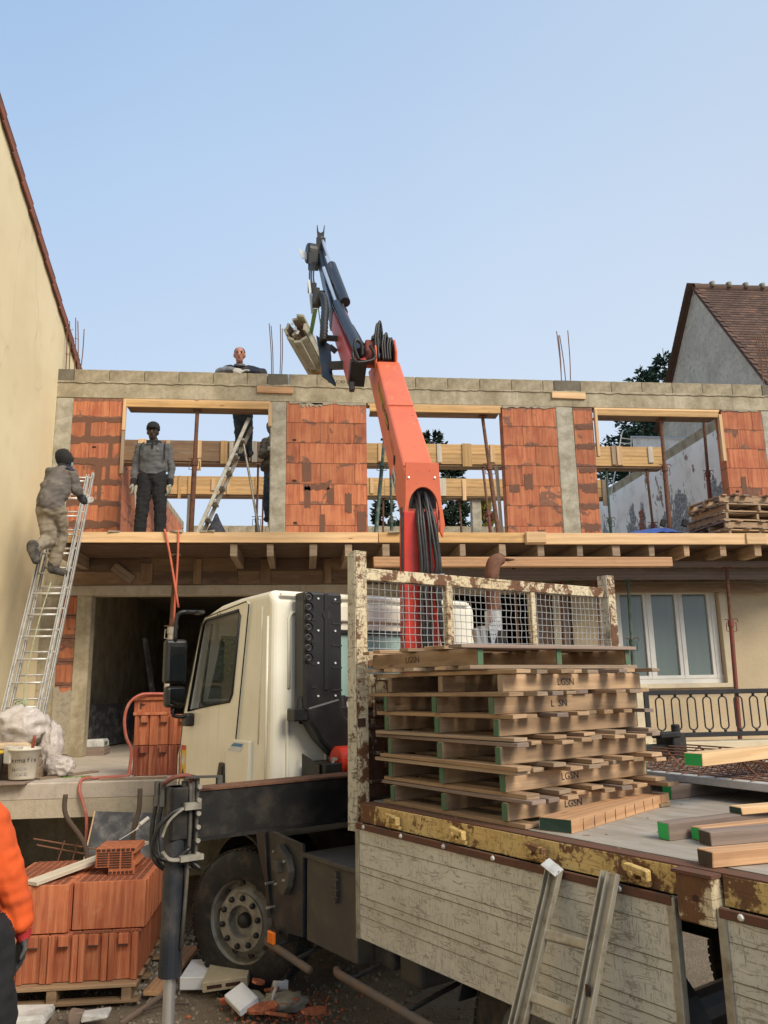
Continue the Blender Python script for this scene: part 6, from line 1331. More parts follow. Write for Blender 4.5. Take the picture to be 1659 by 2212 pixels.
sk2 = tag(ob('cement_sack', MB().box((0, 0, 0), (.26, .34, .11), jit=.012), M['bagwhite'], loc=(-2.79, 11.65, SZ+.155), bevel=.03, seg=3), 'white cement sack just inside the garage opening', 'sack'); ob('label_patch', MB().box((.133, -.05, .0), (.004, .14, .045)), M['green_dull'], sk2)
tag(ob('timber_block', MB().box((0, 0, 0), (.28, .34, .1)), M['w_grey'], loc=(-2.79, 11.65, SZ+.05), bevel=.006), 'wooden block under the white cement sack', 'block')
o = tag(ob('leaning_board', MB().box((0, 0, 0), (.05, 1.5, .62)), M['film_ply'], loc=(-2.97, 13.2, 1.66), R=Matrix.Rotation(.06, 3, 'Y')@Matrix.Rotation(-.22, 3, 'Z')), 'dark panel leaning on the left wall inside the garage', 'panel')
o = tag(ob('dark_plank', MB().beam((0, 0, 0), (-.32, .1, 1.65), .1, .04), M['film_ply'], loc=(-2.15, 12.9, SZ)), 'dark plank leaning inside the garage', 'plank')
for lab, a, b in (('orange strap hanging straight from the edge board to the garage', (-1.56, 10.06, 4.16), (-1.575, 10.06, 2.98)), ('orange strap hanging slantwise across the other one', (-1.73, 10.05, 4.16), (-1.52, 10.04, 3.17))):
    o = ob('hanging_strap', MB().tube([a, (a[0]*.66+b[0]*.34+.01, a[1], a[2]*.66+b[2]*.34), b], .014, 8, smoothn=4), M['strap_pink'], smooth=True); tag(o, lab, 'strap')
# ------------------------------------------------------------------ yard: pallet of blocks, rubble, sheets
yp = thing('block_pallet', 'weathered pallet on the mud carrying the terracotta blocks', 'pallet', (-2.36, 6.44, .0)); 
for k, y in enumerate((.02, .52, .98)):
    for x in (.06, .53, .93 if k else 1.04): pass
for y in (.05, .5, .95): ob('bearer', MB().box((.59, y, .063), (1.16, .1, .02)), M['w_pallet'], yp, bevel=.003) if False else None
for x in (.10, .60, 1.12): ob('block_foot', MB().box((x, .5, .06), (.07, 1.0, .085)), M['w_pallet'], yp, bevel=.004)
for y in (.05, .28, .5, .72, .95): ob('slat', MB().box((.59, y, .114), (1.20, .11, .02), jit=.003), M['w_pallet'], yp, bevel=.003)
for y in (.04, .5, .96): ob('bottom_slat', MB().box((.60, y, .011), (1.22, .1, .02), jit=.003), M['w_pallet'], yp, bevel=.003)
k = 0
names = ['nearest the orange worker', 'second from the left', 'third from the left', 'fourth from the left', 'nearest the stabiliser leg']
for i in range(5):
    x = -1.29-.2135*(4-i)
    for j in range(2):
        standing_block('terracotta block in the lower %s row on the yard pallet, %s' % ('front' if j == 0 else 'back', names[i]), x, 6.51+.505*j, .126, 'clay_new', W=.2135, D=.50, H_=.32, grp='terracotta blocks on the yard pallet')
def flat_block(label, x, y, z, L, D, H_, m='clay_new'):
    t = thing('terracotta_block', label, 'block', (x, y, z), 0, 'terracotta blocks on the yard pallet')
    me = MB(); me.box((L/2, D/2, H_/2), (L-.006, D-.006, H_-.006)); ob('body', me, M[m], t, bevel=.003)
    mb = MB()
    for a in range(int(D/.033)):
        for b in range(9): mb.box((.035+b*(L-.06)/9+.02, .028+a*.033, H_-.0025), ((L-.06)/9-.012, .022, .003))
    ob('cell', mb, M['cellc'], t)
    for k in range(5): ob('side_groove', MB().box((L+.0005, .03+k*D/5, H_/2), (.012, .022, H_-.008)), M[m], t, bevel=.003) if D > .15 else None
    return t
nn = 0
for r_ in range(4):
    y = 6.60+.205*r_
    for i, x in enumerate((-2.235, -1.690)):
        flat_block('terracotta block in the upper yard layer, %s row, %s half' % (('front', 'second', 'third', 'rear')[r_], ('left', 'right')[i]), x, y+(-.06 if i == 0 and r_ == 0 else 0), .450+(0 if i else -.0), .53, .2 if not (i == 0 and r_ == 0) else .26, .335)
mb = MB()
for i in range(20):
    for b in range(2): mb.box((-1.65+.0265*i, 6.535+.032*b, .4475), (.020, .022, .003))
o = ob('cell_row', mb, M['cellc']); o['kind'] = 'stuff'; tag(o, 'dark open cells along the ledge of the lower block layer', 'cells')
cb = thing('hollow_block', 'hollow terracotta corner block lying open end forward on the pile', 'block', (-1.585, 6.78, .786), 0)
shape = [(0, .055), (.10, .055), (.10, 0), (.30, 0), (.30, .06), (.325, .075), (.285, .095), (.285, .145), (.32, .165), (.31, .2), (0, .2)]
ob('body', MB().prism(shape, lambda a, b, t: (a, t, b), 0, .30), M['clay_new'], cb, bevel=.003)
mb = MB()
for i in range(8): mb.box((.022+.037*i, -.001, .182), (.026, .006, .018))
for i in range(6): mb.box((.118+.031*i, -.001, .018), (.021, .006, .017))
for r_ in range(7):
    z = .160-.0175*r_
    for x0, x1 in ((.012, .095), (.105, .185), (.195, .275)):
        if z < .066 and x0 < .1: continue
        mb.box(((x0+x1)/2, -.001, z), (x1-x0-.004, .006, .0095))
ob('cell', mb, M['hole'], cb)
o = tag(ob('pale_plank', MB().beam((0, 0, .012), (.62, .98, .10), .13, .024), M['w_pale'], loc=(-1.985, 6.54, .79)), 'bleached plank lying aslant over the terracotta pile', 'plank')
o = tag(ob('trowel', MB().prism([(0, 0), (.16, -.05), (.14, .05)], lambda a, b, t: (a, b, t), 0, .004).beam((.14, 0, .0), (.19, 0, .02), .008, .008).tube([(.19, 0, .02), (.28, .02, .03)], .016, 8), M['glove_w'], loc=(-1.46, 7.02, 1.0), R=Matrix.Rotation(-.5, 3, 'Y')@Matrix.Rotation(.5, 3, 'Z')), 'pale mortar crusted trowel on top of the terracotta pile', 'trowel')
o = tag(ob('black_sheet', MB().box((0, 0, 0), (.95, .02, .60)), M['film_ply'], loc=(-1.46, 7.95, .78), R=Matrix.Rotation(-.45, 3, 'X')@Matrix.Rotation(.06, 3, 'Y')), 'scuffed black film faced plywood sheet leaning below the slab edge', 'plywood')
ob('sheet_edge', MB().box((-.478, -.0, 0), (.012, .03, .60)), M['w_new'], o)
for lab, pts in (('bent muddy rebar standing left before the slab', [(-1.78, 7.35, .45), (-1.80, 7.35, .88), (-1.99, 7.38, 1.15), (-2.01, 7.4, 1.32)]), ('bent muddy rebar standing behind the hollow block', [(-1.43, 7.35, .5), (-1.42, 7.35, .98), (-1.385, 7.38, 1.18), (-1.388, 7.4, 1.35)])):
    tag(ob('bent_bar', MB().tube(pts, .021, 8, smoothn=5), M['w_grey'] if False else M['bark'], smooth=True), lab, 'bar')
t = thing('rebar_offcuts', 'thin rusty rebar mesh offcut sticking out behind the terracotta pile', 'rebar', (-2.0, 7.4, .85))
for a, b in (((-.25, 0, .12), (.25, .1, .0)), ((-.22, 0, .07), (.22, .15, -.06)), ((0, .02, .09), (-.06, .05, -.1)), ((.1, .05, .06), (.05, .05, -.14))): ob('bar', MB().tube([a, b], .006, 5), M['rebar'], t)
# planks and rubble on the ground
def gtag(name, mb, m, label, cat, loc, R=None, bevel=.002, **k): return tag(ob(name, mb, M[m] if isinstance(m, str) else m, loc=loc, R=R, bevel=bevel, **k), label, cat)
gtag('muddy_plank', MB().beam((0, 0, 0), (.17, .85, .05), .13, .03), 'w_red', 'muddy yellowish plank on the ground right of the yard pallet', 'plank', (-1.07, 6.5, .03))
gtag('muddy_plank', MB().beam((0, 0, 0), (.24, .60, .0), .035, .02), 'w_grey', 'dark narrow lath trodden into the mud before the stabiliser leg', 'plank', (-1.18, 6.03, .02))
gtag('small_stick', MB().tube([(0, 0, 0), (.15, .05, .01), (.3, .06, .0)], .008, 6, smoothn=3), 'bark', 'thin stick lying on the mud by the lath', 'stick', (-1.07, 6.2, .03))
WP = (5.55,)
gtag('white_sack', MB().box((0, 0, 0), (.30, .2, .06), jit=.02), 'bagwhite', 'white printed sack lying at the bottom left edge of the yard', 'sack', (-1.83, 6.16, .05), bevel=.02)
gtag('white_scrap', MB().box((0, 0, 0), (.16, .1, .03), jit=.02), 'bagwhite', 'small white scrap lying on the mud near the bottom edge', 'scrap', (-1.37, 6.10, .05), bevel=.01)
gtag('stone_lump', MB().box((0, 0, 0), (.12, .1, .06), jit=.02), 'w_grey', 'flat brown stone beside the white scrap', 'stone', (-1.50, 6.16, .04), bevel=.015)
rs = random.Random(21)
gtag('polystyrene_block', MB().box((0, 0, 0), (.235, .34, .09)), 'poly', 'long white polystyrene block lying flat left in the rubble', 'polystyrene', (-.745, 6.71, .075), Matrix.Rotation(-.12, 3, 'Z')@Matrix.Rotation(.05, 3, 'X'), .006)
cbk = gtag('broken_concrete_block', MB().prism([(-.165, -.035), (.165, -.035), (.165, .035), (-.165, .035)], lambda a, b, t: (a, t+(.06*max(0, a*3)*(1 if t > 0 else 0)), b), -.21, .22), 'precast', 'broken hollow concrete block lying on the white polystyrene', 'block', (-.515, 6.56, .135), Matrix.Rotation(-.10, 3, 'Z')@Matrix.Rotation(.12, 3, 'X')@Matrix.Rotation(-.12, 3, 'Y'), .005)
cbk.data.materials[0] = concrete('beige hollow block', (.42, .35, .23), (.50, .43, .29), 4, bs=.8)
mb = MB()
for a in (-.075, .06): mb.box((a, -.212, .0), (.105, .006, .022))
ob('cell', mb, M['hole'], cbk, bevel=.0)
gtag('polystyrene_block', MB().box((0, 0, 0), (.17, .30, .09)), 'poly', 'white polystyrene piece behind the broken concrete block', 'polystyrene', (-.24, 6.55, .07), Matrix.Rotation(.55, 3, 'Z')@Matrix.Rotation(.15, 3, 'Y'), .006)
gtag('polystyrene_block', MB().box((0, 0, 0), (.10, .12, .11)), 'poly', 'small white polystyrene cube at the right of the rubble', 'polystyrene', (-.15, 6.36, .075), Matrix.Rotation(.4, 3, 'Z'), .006)
gtag('polystyrene_block', MB().box((0, 0, 0), (.15, .22, .055)), 'poly', 'white polystyrene piece tilted at the front of the rubble', 'polystyrene', (-.40, 6.13, .09), Matrix.Rotation(.5, 3, 'Z')@Matrix.Rotation(-.4, 3, 'Y')@Matrix.Rotation(.2, 3, 'X'), .006)
frags = [((-.24, 6.03, .06), (.24, .10, .022), .08, 'long terracotta shard pointing at the tilted white piece'), ((-.14, 5.93, .05), (.22, .14, .02), .1, 'wide terracotta plate at the front of the rubble'), ((.10, 5.97, .05), (.20, .10, .02), .55, 'terracotta plate at the right end of the rubble'),
         ((-.29, 6.32, .13), (.15, .09, .016), .9, 'terracotta shard standing steeply behind the rubble'), ((-.20, 6.25, .10), (.14, .09, .016), -.5, 'terracotta shard leaning on the small white cube'), ((-.50, 6.26, .04), (.13, .05, .03), .05, 'ribbed terracotta bit under the broken concrete block'), ((-.02, 6.2, .05), (.12, .07, .016), 1.4, 'small terracotta shard behind the right plate'), ((-.08, 6.08, .07), (.15, .05, .016), .4, 'thin terracotta sliver in the middle of the rubble')]
for p, d, rz, lab in frags:
    mb = MB(); n = 7; P = [(d[0]/2*cos(2*pi*i/n)*rs.uniform(.75, 1.15), d[1]/2*sin(2*pi*i/n)*rs.uniform(.75, 1.2)) for i in range(n)]
    mb.prism(P, lambda a, b, t: (a, b, t), -d[2]/2, d[2]/2)
    tag(ob('clay_shard', mb, M['rubble_clay'], loc=p, R=Matrix.Rotation(rz, 3, 'Z')@Matrix.Rotation(rs.uniform(-.5, .5) if d[1] > .08 else .2, 3, 'X')@Matrix.Rotation(rs.uniform(-.25, .25), 3, 'Y')), lab, 'shard')
tag(lump('mortar_lump', (-.12, 6.16, .04), (.15, .10, .06), 'cement', 4, 3, .5, 3), 'crumbly grey mortar lump in the middle of the rubble', 'mortar')
tag(lump('mortar_lump', (-.33, 6.22, .05), (.09, .08, .05), 'cement', 8, 3, .5, 3), 'smaller mortar lump behind the tilted white piece', 'mortar')
tag(ob('wrapper', MB().tube([(0, 0, 0), (.01, .02, .05), (.03, .05, .09)], .012, 5), M['bagwhite'], loc=(-.19, 6.08, .07), smooth=True), 'crumpled striped wrapper stuck in the rubble', 'wrapper')
mb = MB()
for i in range(260):
    x, y = rs.gauss(-.12, .2), rs.gauss(6.15, .17)
    if y < 5.7 or y > 6.6: continue
    pebble(mb, (x, y, gz(x, y)+.008), rs.uniform(.006, .022), rs, rs.choice((0, 0, 1)))
tag(ob('rubble_crumbs', mb, [M['rubble_clay'], M['cement']]), 'crumbs of broken clay and mortar round the rubble', 'rubble', kind='stuff')
mb = MB()
for i in range(260): x, y = rs.uniform(-1.25, -.85), rs.uniform(6.5, 8.1); pebble(mb, (x, y, gz(x, y)+.01), rs.uniform(.01, .04), rs, rs.choice((0, 1)))
tag(ob('stony_debris', mb, [M['cement'], M['stone']]), 'loose debris on the mud between block pallet and lorry wheel', 'rubble', kind='stuff')

# ------------------------------------------------------------------ people: one voxel-joined body each
def capsule(mb, a, b, ra, rb, n=10):
    a, b = V(*a), V(*b); L = (b-a).length
    if L < 1e-4: b = a+V(0, 0, .001)
    R = frame(b-a); prof = []
    for k in range(5): t = pi/2*k/4; prof.append((-ra*cos(t), ra*sin(t)))
    for k in range(5): t = pi/2*k/4; prof.append((L+rb*sin(t), rb*cos(t)))
    k0 = len(mb.v); m_ = len(prof)
    for i in range(n):
        t = 2*pi*i/n
        for h, r in prof: mb.v.append(a+R@V(h, max(r, .0004)*cos(t), max(r, .0004)*sin(t)))
    for i in range(n):
        j = (i+1) % n
        for q_ in range(m_-1): mb.face([k0+i*m_+q_, k0+i*m_+q_+1, k0+j*m_+q_+1, k0+j*m_+q_][::-1])
    mb.face([k0+i*m_ for i in range(n)]); mb.face([k0+i*m_+m_-1 for i in range(n)][::-1])
def ellip(mb, c, r, R=None, n=14):
    c = V(*c); k0 = len(mb.v); m_ = 9
    for i in range(n):
        t = 2*pi*i/n
        for q_ in range(m_): ph_ = pi*(q_+.02)/(m_-.96); p = V(r[0]*sin(ph_)*cos(t), r[1]*sin(ph_)*sin(t), r[2]*cos(ph_)); mb.v.append(c+(R@p if R else p))
    for i in range(n):
        j = (i+1) % n
        for q_ in range(m_-1): mb.face([k0+i*m_+q_, k0+i*m_+q_+1, k0+j*m_+q_+1, k0+j*m_+q_])
    mb.face([k0+i*m_ for i in range(n)][::-1]); mb.face([k0+i*m_+m_-1 for i in range(n)])
def body(par, parts, mats, vox=.012, wrinkle=.006, seed=0):
    # parts: (kind, a, b, ra, rb, mat) capsules or ('e', centre, radii, rot, None, mat)
    mb = MB(); seg = []
    for p in parts:
        if p[0] == 'c': capsule(mb, p[1], p[2], p[3], p[4]); seg.append((V(*p[1]), V(*p[2]), p[3], p[4], p[5]))
        else: ellip(mb, p[1], p[2], p[3]); r = max(p[2]); seg.append((V(*p[1]), V(*p[1])+V(0, 0, .001), sum(p[2])/3, sum(p[2])/3, p[5]))
    o = ob('body', mb, M['cap'], par)
    r_ = o.modifiers.new('r', 'REMESH'); r_.mode = 'VOXEL'; r_.voxel_size = vox; r_.use_smooth_shade = True
    s_ = o.modifiers.new('s', 'SMOOTH'); s_.factor = .5; s_.iterations = 3
    bpy.context.view_layer.update(); dg = bpy.context.evaluated_depsgraph_get()
    me = bpy.data.meshes.new_from_object(o.evaluated_get(dg)); me.name = 'body'; o.modifiers.clear(); o.data = me
    me.materials.clear(); keys = []
    for p in parts:
        if p[5] not in keys: keys.append(p[5])
    for k in keys: me.materials.append(M[k])
    cloths = {'jk_grey', 'tr_beige', 'sw_grey', 'tr_black', 'jeans', 'jk_olive', 'jk_orange', 'navy', 'sw_light'}
    def nearest(c):
        best = 9; bi = 0
        for a, b, ra, rb, m in seg:
            ab = b-a; t = max(0, min(1, (c-a).dot(ab)/max(1e-9, ab.length_squared))); d = (c-a-ab*t).length-(ra+(rb-ra)*t)
            if d < best: best = d; bi = keys.index(m)
        return bi
    for p in me.polygons: p.material_index = nearest(p.center); p.use_smooth = True
    nv = [v.normal.copy() for v in me.vertices]
    for v, nrm in zip(me.vertices, nv):
        if keys[nearest(v.co)] in cloths:
            q_ = v.co*1.0+Vector((seed, 0, 0))
            w1 = mnoise.noise(Vector((q_.x*13, q_.y*13, q_.z*7)))+.6*mnoise.noise(Vector((q_.x*7+q_.z*16, q_.y*9, q_.z*19-q_.x*12)))
            v.co += nrm*wrinkle*w1*2.4
    return o
def hand(parts, w_, d, side_, m, s=1.0, curl=.5, thumb=1):
    # w_: wrist, d: direction of the hand, side_: across the palm (thumb side)
    w_ = V(*w_); d = V(*d).normalized(); si = (V(*side_)-d*V(*side_).dot(d)).normalized(); nrm = d.cross(si)
    for k, (o_, L) in enumerate(((.032, .062), (.011, .072), (-.011, .068), (-.031, .054))):
        b0 = w_+d*.02*s+si*o_*.6*s; b1 = w_+d*.088*s+si*o_*s; b2 = b1+(d*.8+nrm*curl*.6).normalized()*L*.55*s; b3 = b2+(d*.45+nrm*curl*1.2).normalized()*L*.5*s
        parts.append(('c', tuple(b0), tuple(b1), .017*s, .0135*s, m)); parts.append(('c', tuple(b1), tuple(b2), .0105*s, .010*s, m)); parts.append(('c', tuple(b2), tuple(b3), .010*s, .0085*s, m))
    t0 = w_+d*.025*s+si*.025*s; t1 = t0+(d*.5+si*.8+nrm*.3).normalized()*.045*s; t2 = t1+(d*.9+si*.2+nrm*.5).normalized()*.04*s
    parts.append(('c', tuple(t0), tuple(t1), .015*s, .012*s, m)); parts.append(('c', tuple(t1), tuple(t2), .012*s, .0095*s, m))
def head(parts, c, fwd, m, capm=None, s=1.0):
    c = V(*c); f = V(*fwd).normalized(); up = V(0, 0, 1); rt = f.cross(up).normalized(); up = rt.cross(f).normalized(); R = Matrix((rt, f, up)).transposed()
    parts.append(('e', tuple(c+up*.02), (.073*s, .092*s, .10*s), R, None, m)); parts.append(('e', tuple(c-up*.055*s+f*.025*s), (.052*s, .06*s, .062*s), R, None, m))
    parts.append(('c', tuple(c+f*.088*s+up*.02*s), tuple(c+f*.102*s-up*.018*s), .008*s, .013*s, m))
    for k in (-1, 1): parts.append(('e', tuple(c+rt*k*.074*s), (.012*s, .022*s, .032*s), R, None, m))
    parts.append(('c', tuple(c+f*.083*s-up*.045*s-rt*.018*s), tuple(c+f*.083*s-up*.045*s+rt*.018*s), .008*s, .008*s, m))
    return f, up, rt
def face_bits(par, c, fwd, s=1.0, dark=True):
    c = V(*c); f = V(*fwd).normalized(); rt = f.cross(V(0, 0, 1)).normalized(); up = rt.cross(f)
    mb = MB()
    for k in (-1, 1): mb.lathe([(0, -.006*s), (.009*s, -.004*s), (.011*s, .004*s)], c+rt*k*.03*s+f*.083*s+up*.022*s, f*-1, 8)
    ob('eye', mb, M['cap'], par, smooth=True)
    mb = MB()
    for k in (-1, 1): mb.tube([c+rt*k*.016*s+f*.093*s+up*.040*s, c+rt*k*.045*s+f*.08*s+up*.042*s], .0045*s, 5)
    mb.tube([c-rt*.02*s+f*.090*s-up*.045*s, c+rt*.02*s+f*.090*s-up*.045*s], .003*s, 5); ob('brow', mb, M['hair'], par)
# --- man standing in the opening
P = V(-2.05, 10.8, FZ); pr = thing('person', 'man standing on the platform in grey sweater, dark cap and pale gloves', 'person', tuple(P)); A_ = []
for k in (-1, 1):
    A_ += [('c', (k*.085, 0, .90), (k*.118, -.015, .50), .112, .092, 'tr_black'), ('c', (k*.118, -.015, .50), (k*.135, 0, .10), .092, .082, 'tr_black'), ('c', (k*.13, .03, .05), (k*.15, -.15, .035), .048, .04, 'boot'),
           ('c', (k*.10, 0, 1.30), (k*.185, .005, 1.335), .085, .062, 'sw_grey'), ('c', (k*.19, .005, 1.33), (k*.245, .02, 1.07), .062, .05, 'sw_grey'), ('c', (k*.245, .02, 1.07), (k*.25, -.03, .84), .05, .04, 'sw_grey'), ('c', (k*.25, -.03, .85), (k*.25, -.035, .80), .043, .041, 'cap')]
    hand(A_, (k*.25, -.035, .80), (-k*.06, -.05, -1), (0, -1, -.1), 'glove', 1.08, .35)
A_ += [('e', (0, 0, 1.20), (.20, .125, .23), None, None, 'sw_grey'), ('e', (0, 0, 1.03), (.195, .12, .17), None, None, 'sw_grey'), ('e', (0, 0, .90), (.165, .105, .11), None, None, 'tr_black'), ('e', (0, 0, .85), (.17, .11, .06), None, None, 'sw_grey') if False else ('e', (0, 0, .93), (.185, .12, .06), None, None, 'sw_grey'),
       ('c', (0, .0, 1.36), (0, -.01, 1.44), .058, .052, 'skin_dark'), ('c', (-.06, 0, 1.385), (.06, 0, 1.385), .05, .05, 'cap')]
head(A_, (-.02, -.02, 1.535), (0, -1, -.05), 'skin_dark'); body(pr, A_, None, .011, .006, 1); face_bits(pr, (-.02, -.02, 1.535), (0, -1, -.05))
ob('cap', MB().lathe([(.0, .115), (.04, .11), (.075, .085), (.092, .04), (.094, .0), (.088, -.01)], (-.02, -.01, 1.585), (0, 0, 1), 20).box((-.02, -.11, 1.585), (.12, .07, .012)), M['cap'], pr, smooth=True)
ob('collar', MB().prism([(-.09, .0), (.09, .0), (.075, -.045), (.012, -.03), (.012, -.13), (-.012, -.13), (-.012, -.03), (-.075, -.045)], lambda a, b, t: (a-.0, t-.03*b, 1.40+b), -.125, -.112), M['cap'], pr, bevel=.004)
for k in (-1, 1): ob('shoulder_stripe', MB().tube([(k*.135, .0, 1.40), (k*.16, -.08, 1.34), (k*.168, -.105, 1.22), (k*.165, -.10, 1.12)], .008, 5, smoothn=3), M['cap'], pr)
ob('chest_emblem', MB().prism([(0, 0), (.02, .012), (.03, .035), (.015, .03), (.012, .055), (.0, .05), (-.008, .02)], lambda a, b, t: (.07+a, t, 1.25+b), -.123, -.119), M['sw_light'], pr)
# --- man climbing the ladder, seen from behind and the side
pr = thing('person', 'man climbing the tall ladder in brown grey jacket, beige work trousers and dark hood', 'person', (-2.9, 9.5, 3.5)); o_ = V(-2.9, 9.5, 3.5)
def r3(*a): return tuple(V(*a)-o_)
A_ = [('c', r3(-2.98, 9.33, 4.22), r3(-2.86, 9.62, 4.02), .105, .085, 'tr_beige') if False else ('c', r3(-2.84, 9.38, 4.24), r3(-2.83, 9.56, 3.98), .10, .082, 'tr_beige'), ('c', r3(-2.83, 9.56, 3.98), r3(-2.90, 9.58, 3.66), .082, .065, 'tr_beige'),
      ('c', r3(-2.97, 9.33, 4.22), r3(-2.93, 9.42, 3.90), .10, .085, 'tr_beige'), ('c', r3(-2.93, 9.42, 3.90), r3(-2.99, 9.10, 3.76), .082, .068, 'tr_beige'),
      ('c', r3(-2.91, 9.60, 3.60), r3(-2.92, 9.58, 3.64), .06, .062, 'boot'), ('c', r3(-2.92, 9.56, 3.58), r3(-2.80, 9.74, 3.555), .052, .042, 'boot'), ('c', r3(-2.995, 9.06, 3.74), r3(-2.93, 9.02, 3.60), .058, .045, 'boot'), ('c', r3(-2.995, 9.07, 3.78), r3(-3.0, 9.08, 3.74), .066, .06, 'boot'),
      ('c', r3(-2.93, 9.32, 4.26), r3(-2.88, 9.34, 4.24), .125, .125, 'tr_beige'), ('c', r3(-2.915, 9.31, 4.33), r3(-2.89, 9.38, 4.5), .15, .165, 'jk_grey'), ('c', r3(-2.89, 9.38, 4.5), r3(-2.85, 9.47, 4.68), .165, .13, 'jk_grey'), ('c', r3(-2.98, 9.5, 4.74), r3(-2.76, 9.46, 4.72), .075, .075, 'jk_grey'),
      ('c', r3(-2.74, 9.45, 4.71), r3(-2.66, 9.46, 4.50), .068, .058, 'jk_grey'), ('c', r3(-2.66, 9.46, 4.50), r3(-2.625, 9.66, 4.42), .056, .045, 'navy'), ('c', r3(-3.0, 9.5, 4.73), r3(-3.02, 9.62, 4.55), .065, .055, 'jk_grey'), ('c', r3(-3.02, 9.62, 4.55), r3(-2.98, 9.85, 4.60), .052, .042, 'jk_grey'),
      ('c', r3(-2.87, 9.50, 4.76), r3(-2.87, 9.54, 4.84), .065, .06, 'cap')]
hand(A_, r3(-2.62, 9.66, 4.42), (.15, .8, .35), (0, .3, 1), 'glove_w', 1.0, 1.0); hand(A_, r3(-2.98, 9.85, 4.60), (.1, .8, .2), (1, 0, .2), 'glove_w', 1.0, 1.0)
f = (.75, .65, -.12); head(A_, r3(-2.855, 9.56, 4.915), f, 'skin_dark'); body(pr, A_, None, .011, .009, 5)
ob('hood', MB().lathe([(0, .11), (.045, .102), (.078, .075), (.094, .02), (.092, -.04), (.075, -.08)], V(*r3(-2.875, 9.545, 4.94)), V(-.25, -.22, 1), 20), M['cap'], pr, smooth=True); face_bits(pr, r3(-2.855, 9.56, 4.915), f)
ob('face_mask', MB().lathe([(0, .04), (.03, .03), (.045, .0)], V(*r3(-2.855, 9.56, 4.915))+V(*f)*.06+V(0, 0, -.04), V(*f), 12), M['sticker'] if False else plain('pale blue mask', (.25, .40, .46), .8), pr, smooth=True)
ob('shoulder_patch', MB().lathe([(0, .02), (.05, .014), (.07, .0)], V(*r3(-2.735, 9.42, 4.765)), V(.5, -.3, .8), 12), M['navy'], pr, smooth=True)
# --- man leaning on the wall top
pr = thing('person', 'man on the step ladder leaning over the wall top in navy vest and jeans', 'person', (-.95, 11.9, 5.6)); o_ = V(-.95, 11.9, 5.6)
A_ = []
for k, (kx, ax) in ((-1, (-.98, -.975)), (1, (-.84, -.83))):
    A_ += [('c', r3(-.94+k*.07, 11.9, 6.47), r3(kx+k*.0, 11.84, 6.1), .095, .075, 'jeans'), ('c', r3(kx, 11.84, 6.1), r3(ax, 11.9, 5.76), .074, .06, 'jeans'), ('c', r3(ax, 11.92, 5.70), r3(ax+.05, 11.70, 5.665), .055, .045, 'boot')]
A_ += [('e', r3(-.95, 11.88, 6.5), (.16, .11, .12), None, None, 'jeans'), ('e', r3(-.95, 11.80, 6.78), (.175, .12, .24), None, None, 'navy'), ('c', r3(-1.15, 11.68, 6.98), r3(-.76, 11.68, 6.98), .088, .088, 'navy'),
       ('c', r3(-1.17, 11.66, 6.97), r3(-1.27, 11.46, 6.87), .07, .058, 'sw_light'), ('c', r3(-1.27, 11.46, 6.87), r3(-1.06, 11.33, 6.86), .056, .046, 'sw_light'), ('c', r3(-.74, 11.66, 6.97), r3(-.60, 11.46, 6.87), .07, .06, 'navy'), ('c', r3(-.60, 11.46, 6.87), r3(-.80, 11.36, 6.85), .056, .046, 'navy'), ('c', r3(-.97, 11.66, 7.02), r3(-.975, 11.62, 7.10), .06, .055, 'skin_pale')]
hand(A_, r3(-1.04, 11.32, 6.85), (.9, -.35, -.35), (0, -.3, -1), 'glove_w', 1.1, .5); hand(A_, r3(-.80, 11.36, 6.85), (-.6, -.5, -.1), (-1, 0, 0), 'glove_w', 1.0, .5)
f = (.05, -1, -.15); head(A_, r3(-.975, 11.58, 7.19), f, 'skin_pale', s=1.12); body(pr, A_, None, .011, .006, 9); face_bits(pr, r3(-.975, 11.58, 7.19), f, 1.12)
ob('hair', MB().lathe([(0, .105), (.045, .098), (.076, .07), (.088, .035), (.086, .01)], V(*r3(-.975, 11.60, 7.225)), (0, .25, 1), 18), M['hair'], pr, smooth=True)
ob('collar', MB().tube([V(*r3(-1.04, 11.60, 7.04)), V(*r3(-.97, 11.56, 7.03)), V(*r3(-.90, 11.60, 7.04)), V(*r3(-.91, 11.70, 7.06)), V(*r3(-1.03, 11.70, 7.06))], .022, 7, closed=True, smoothn=0), M['sw_light'], pr, smooth=True)
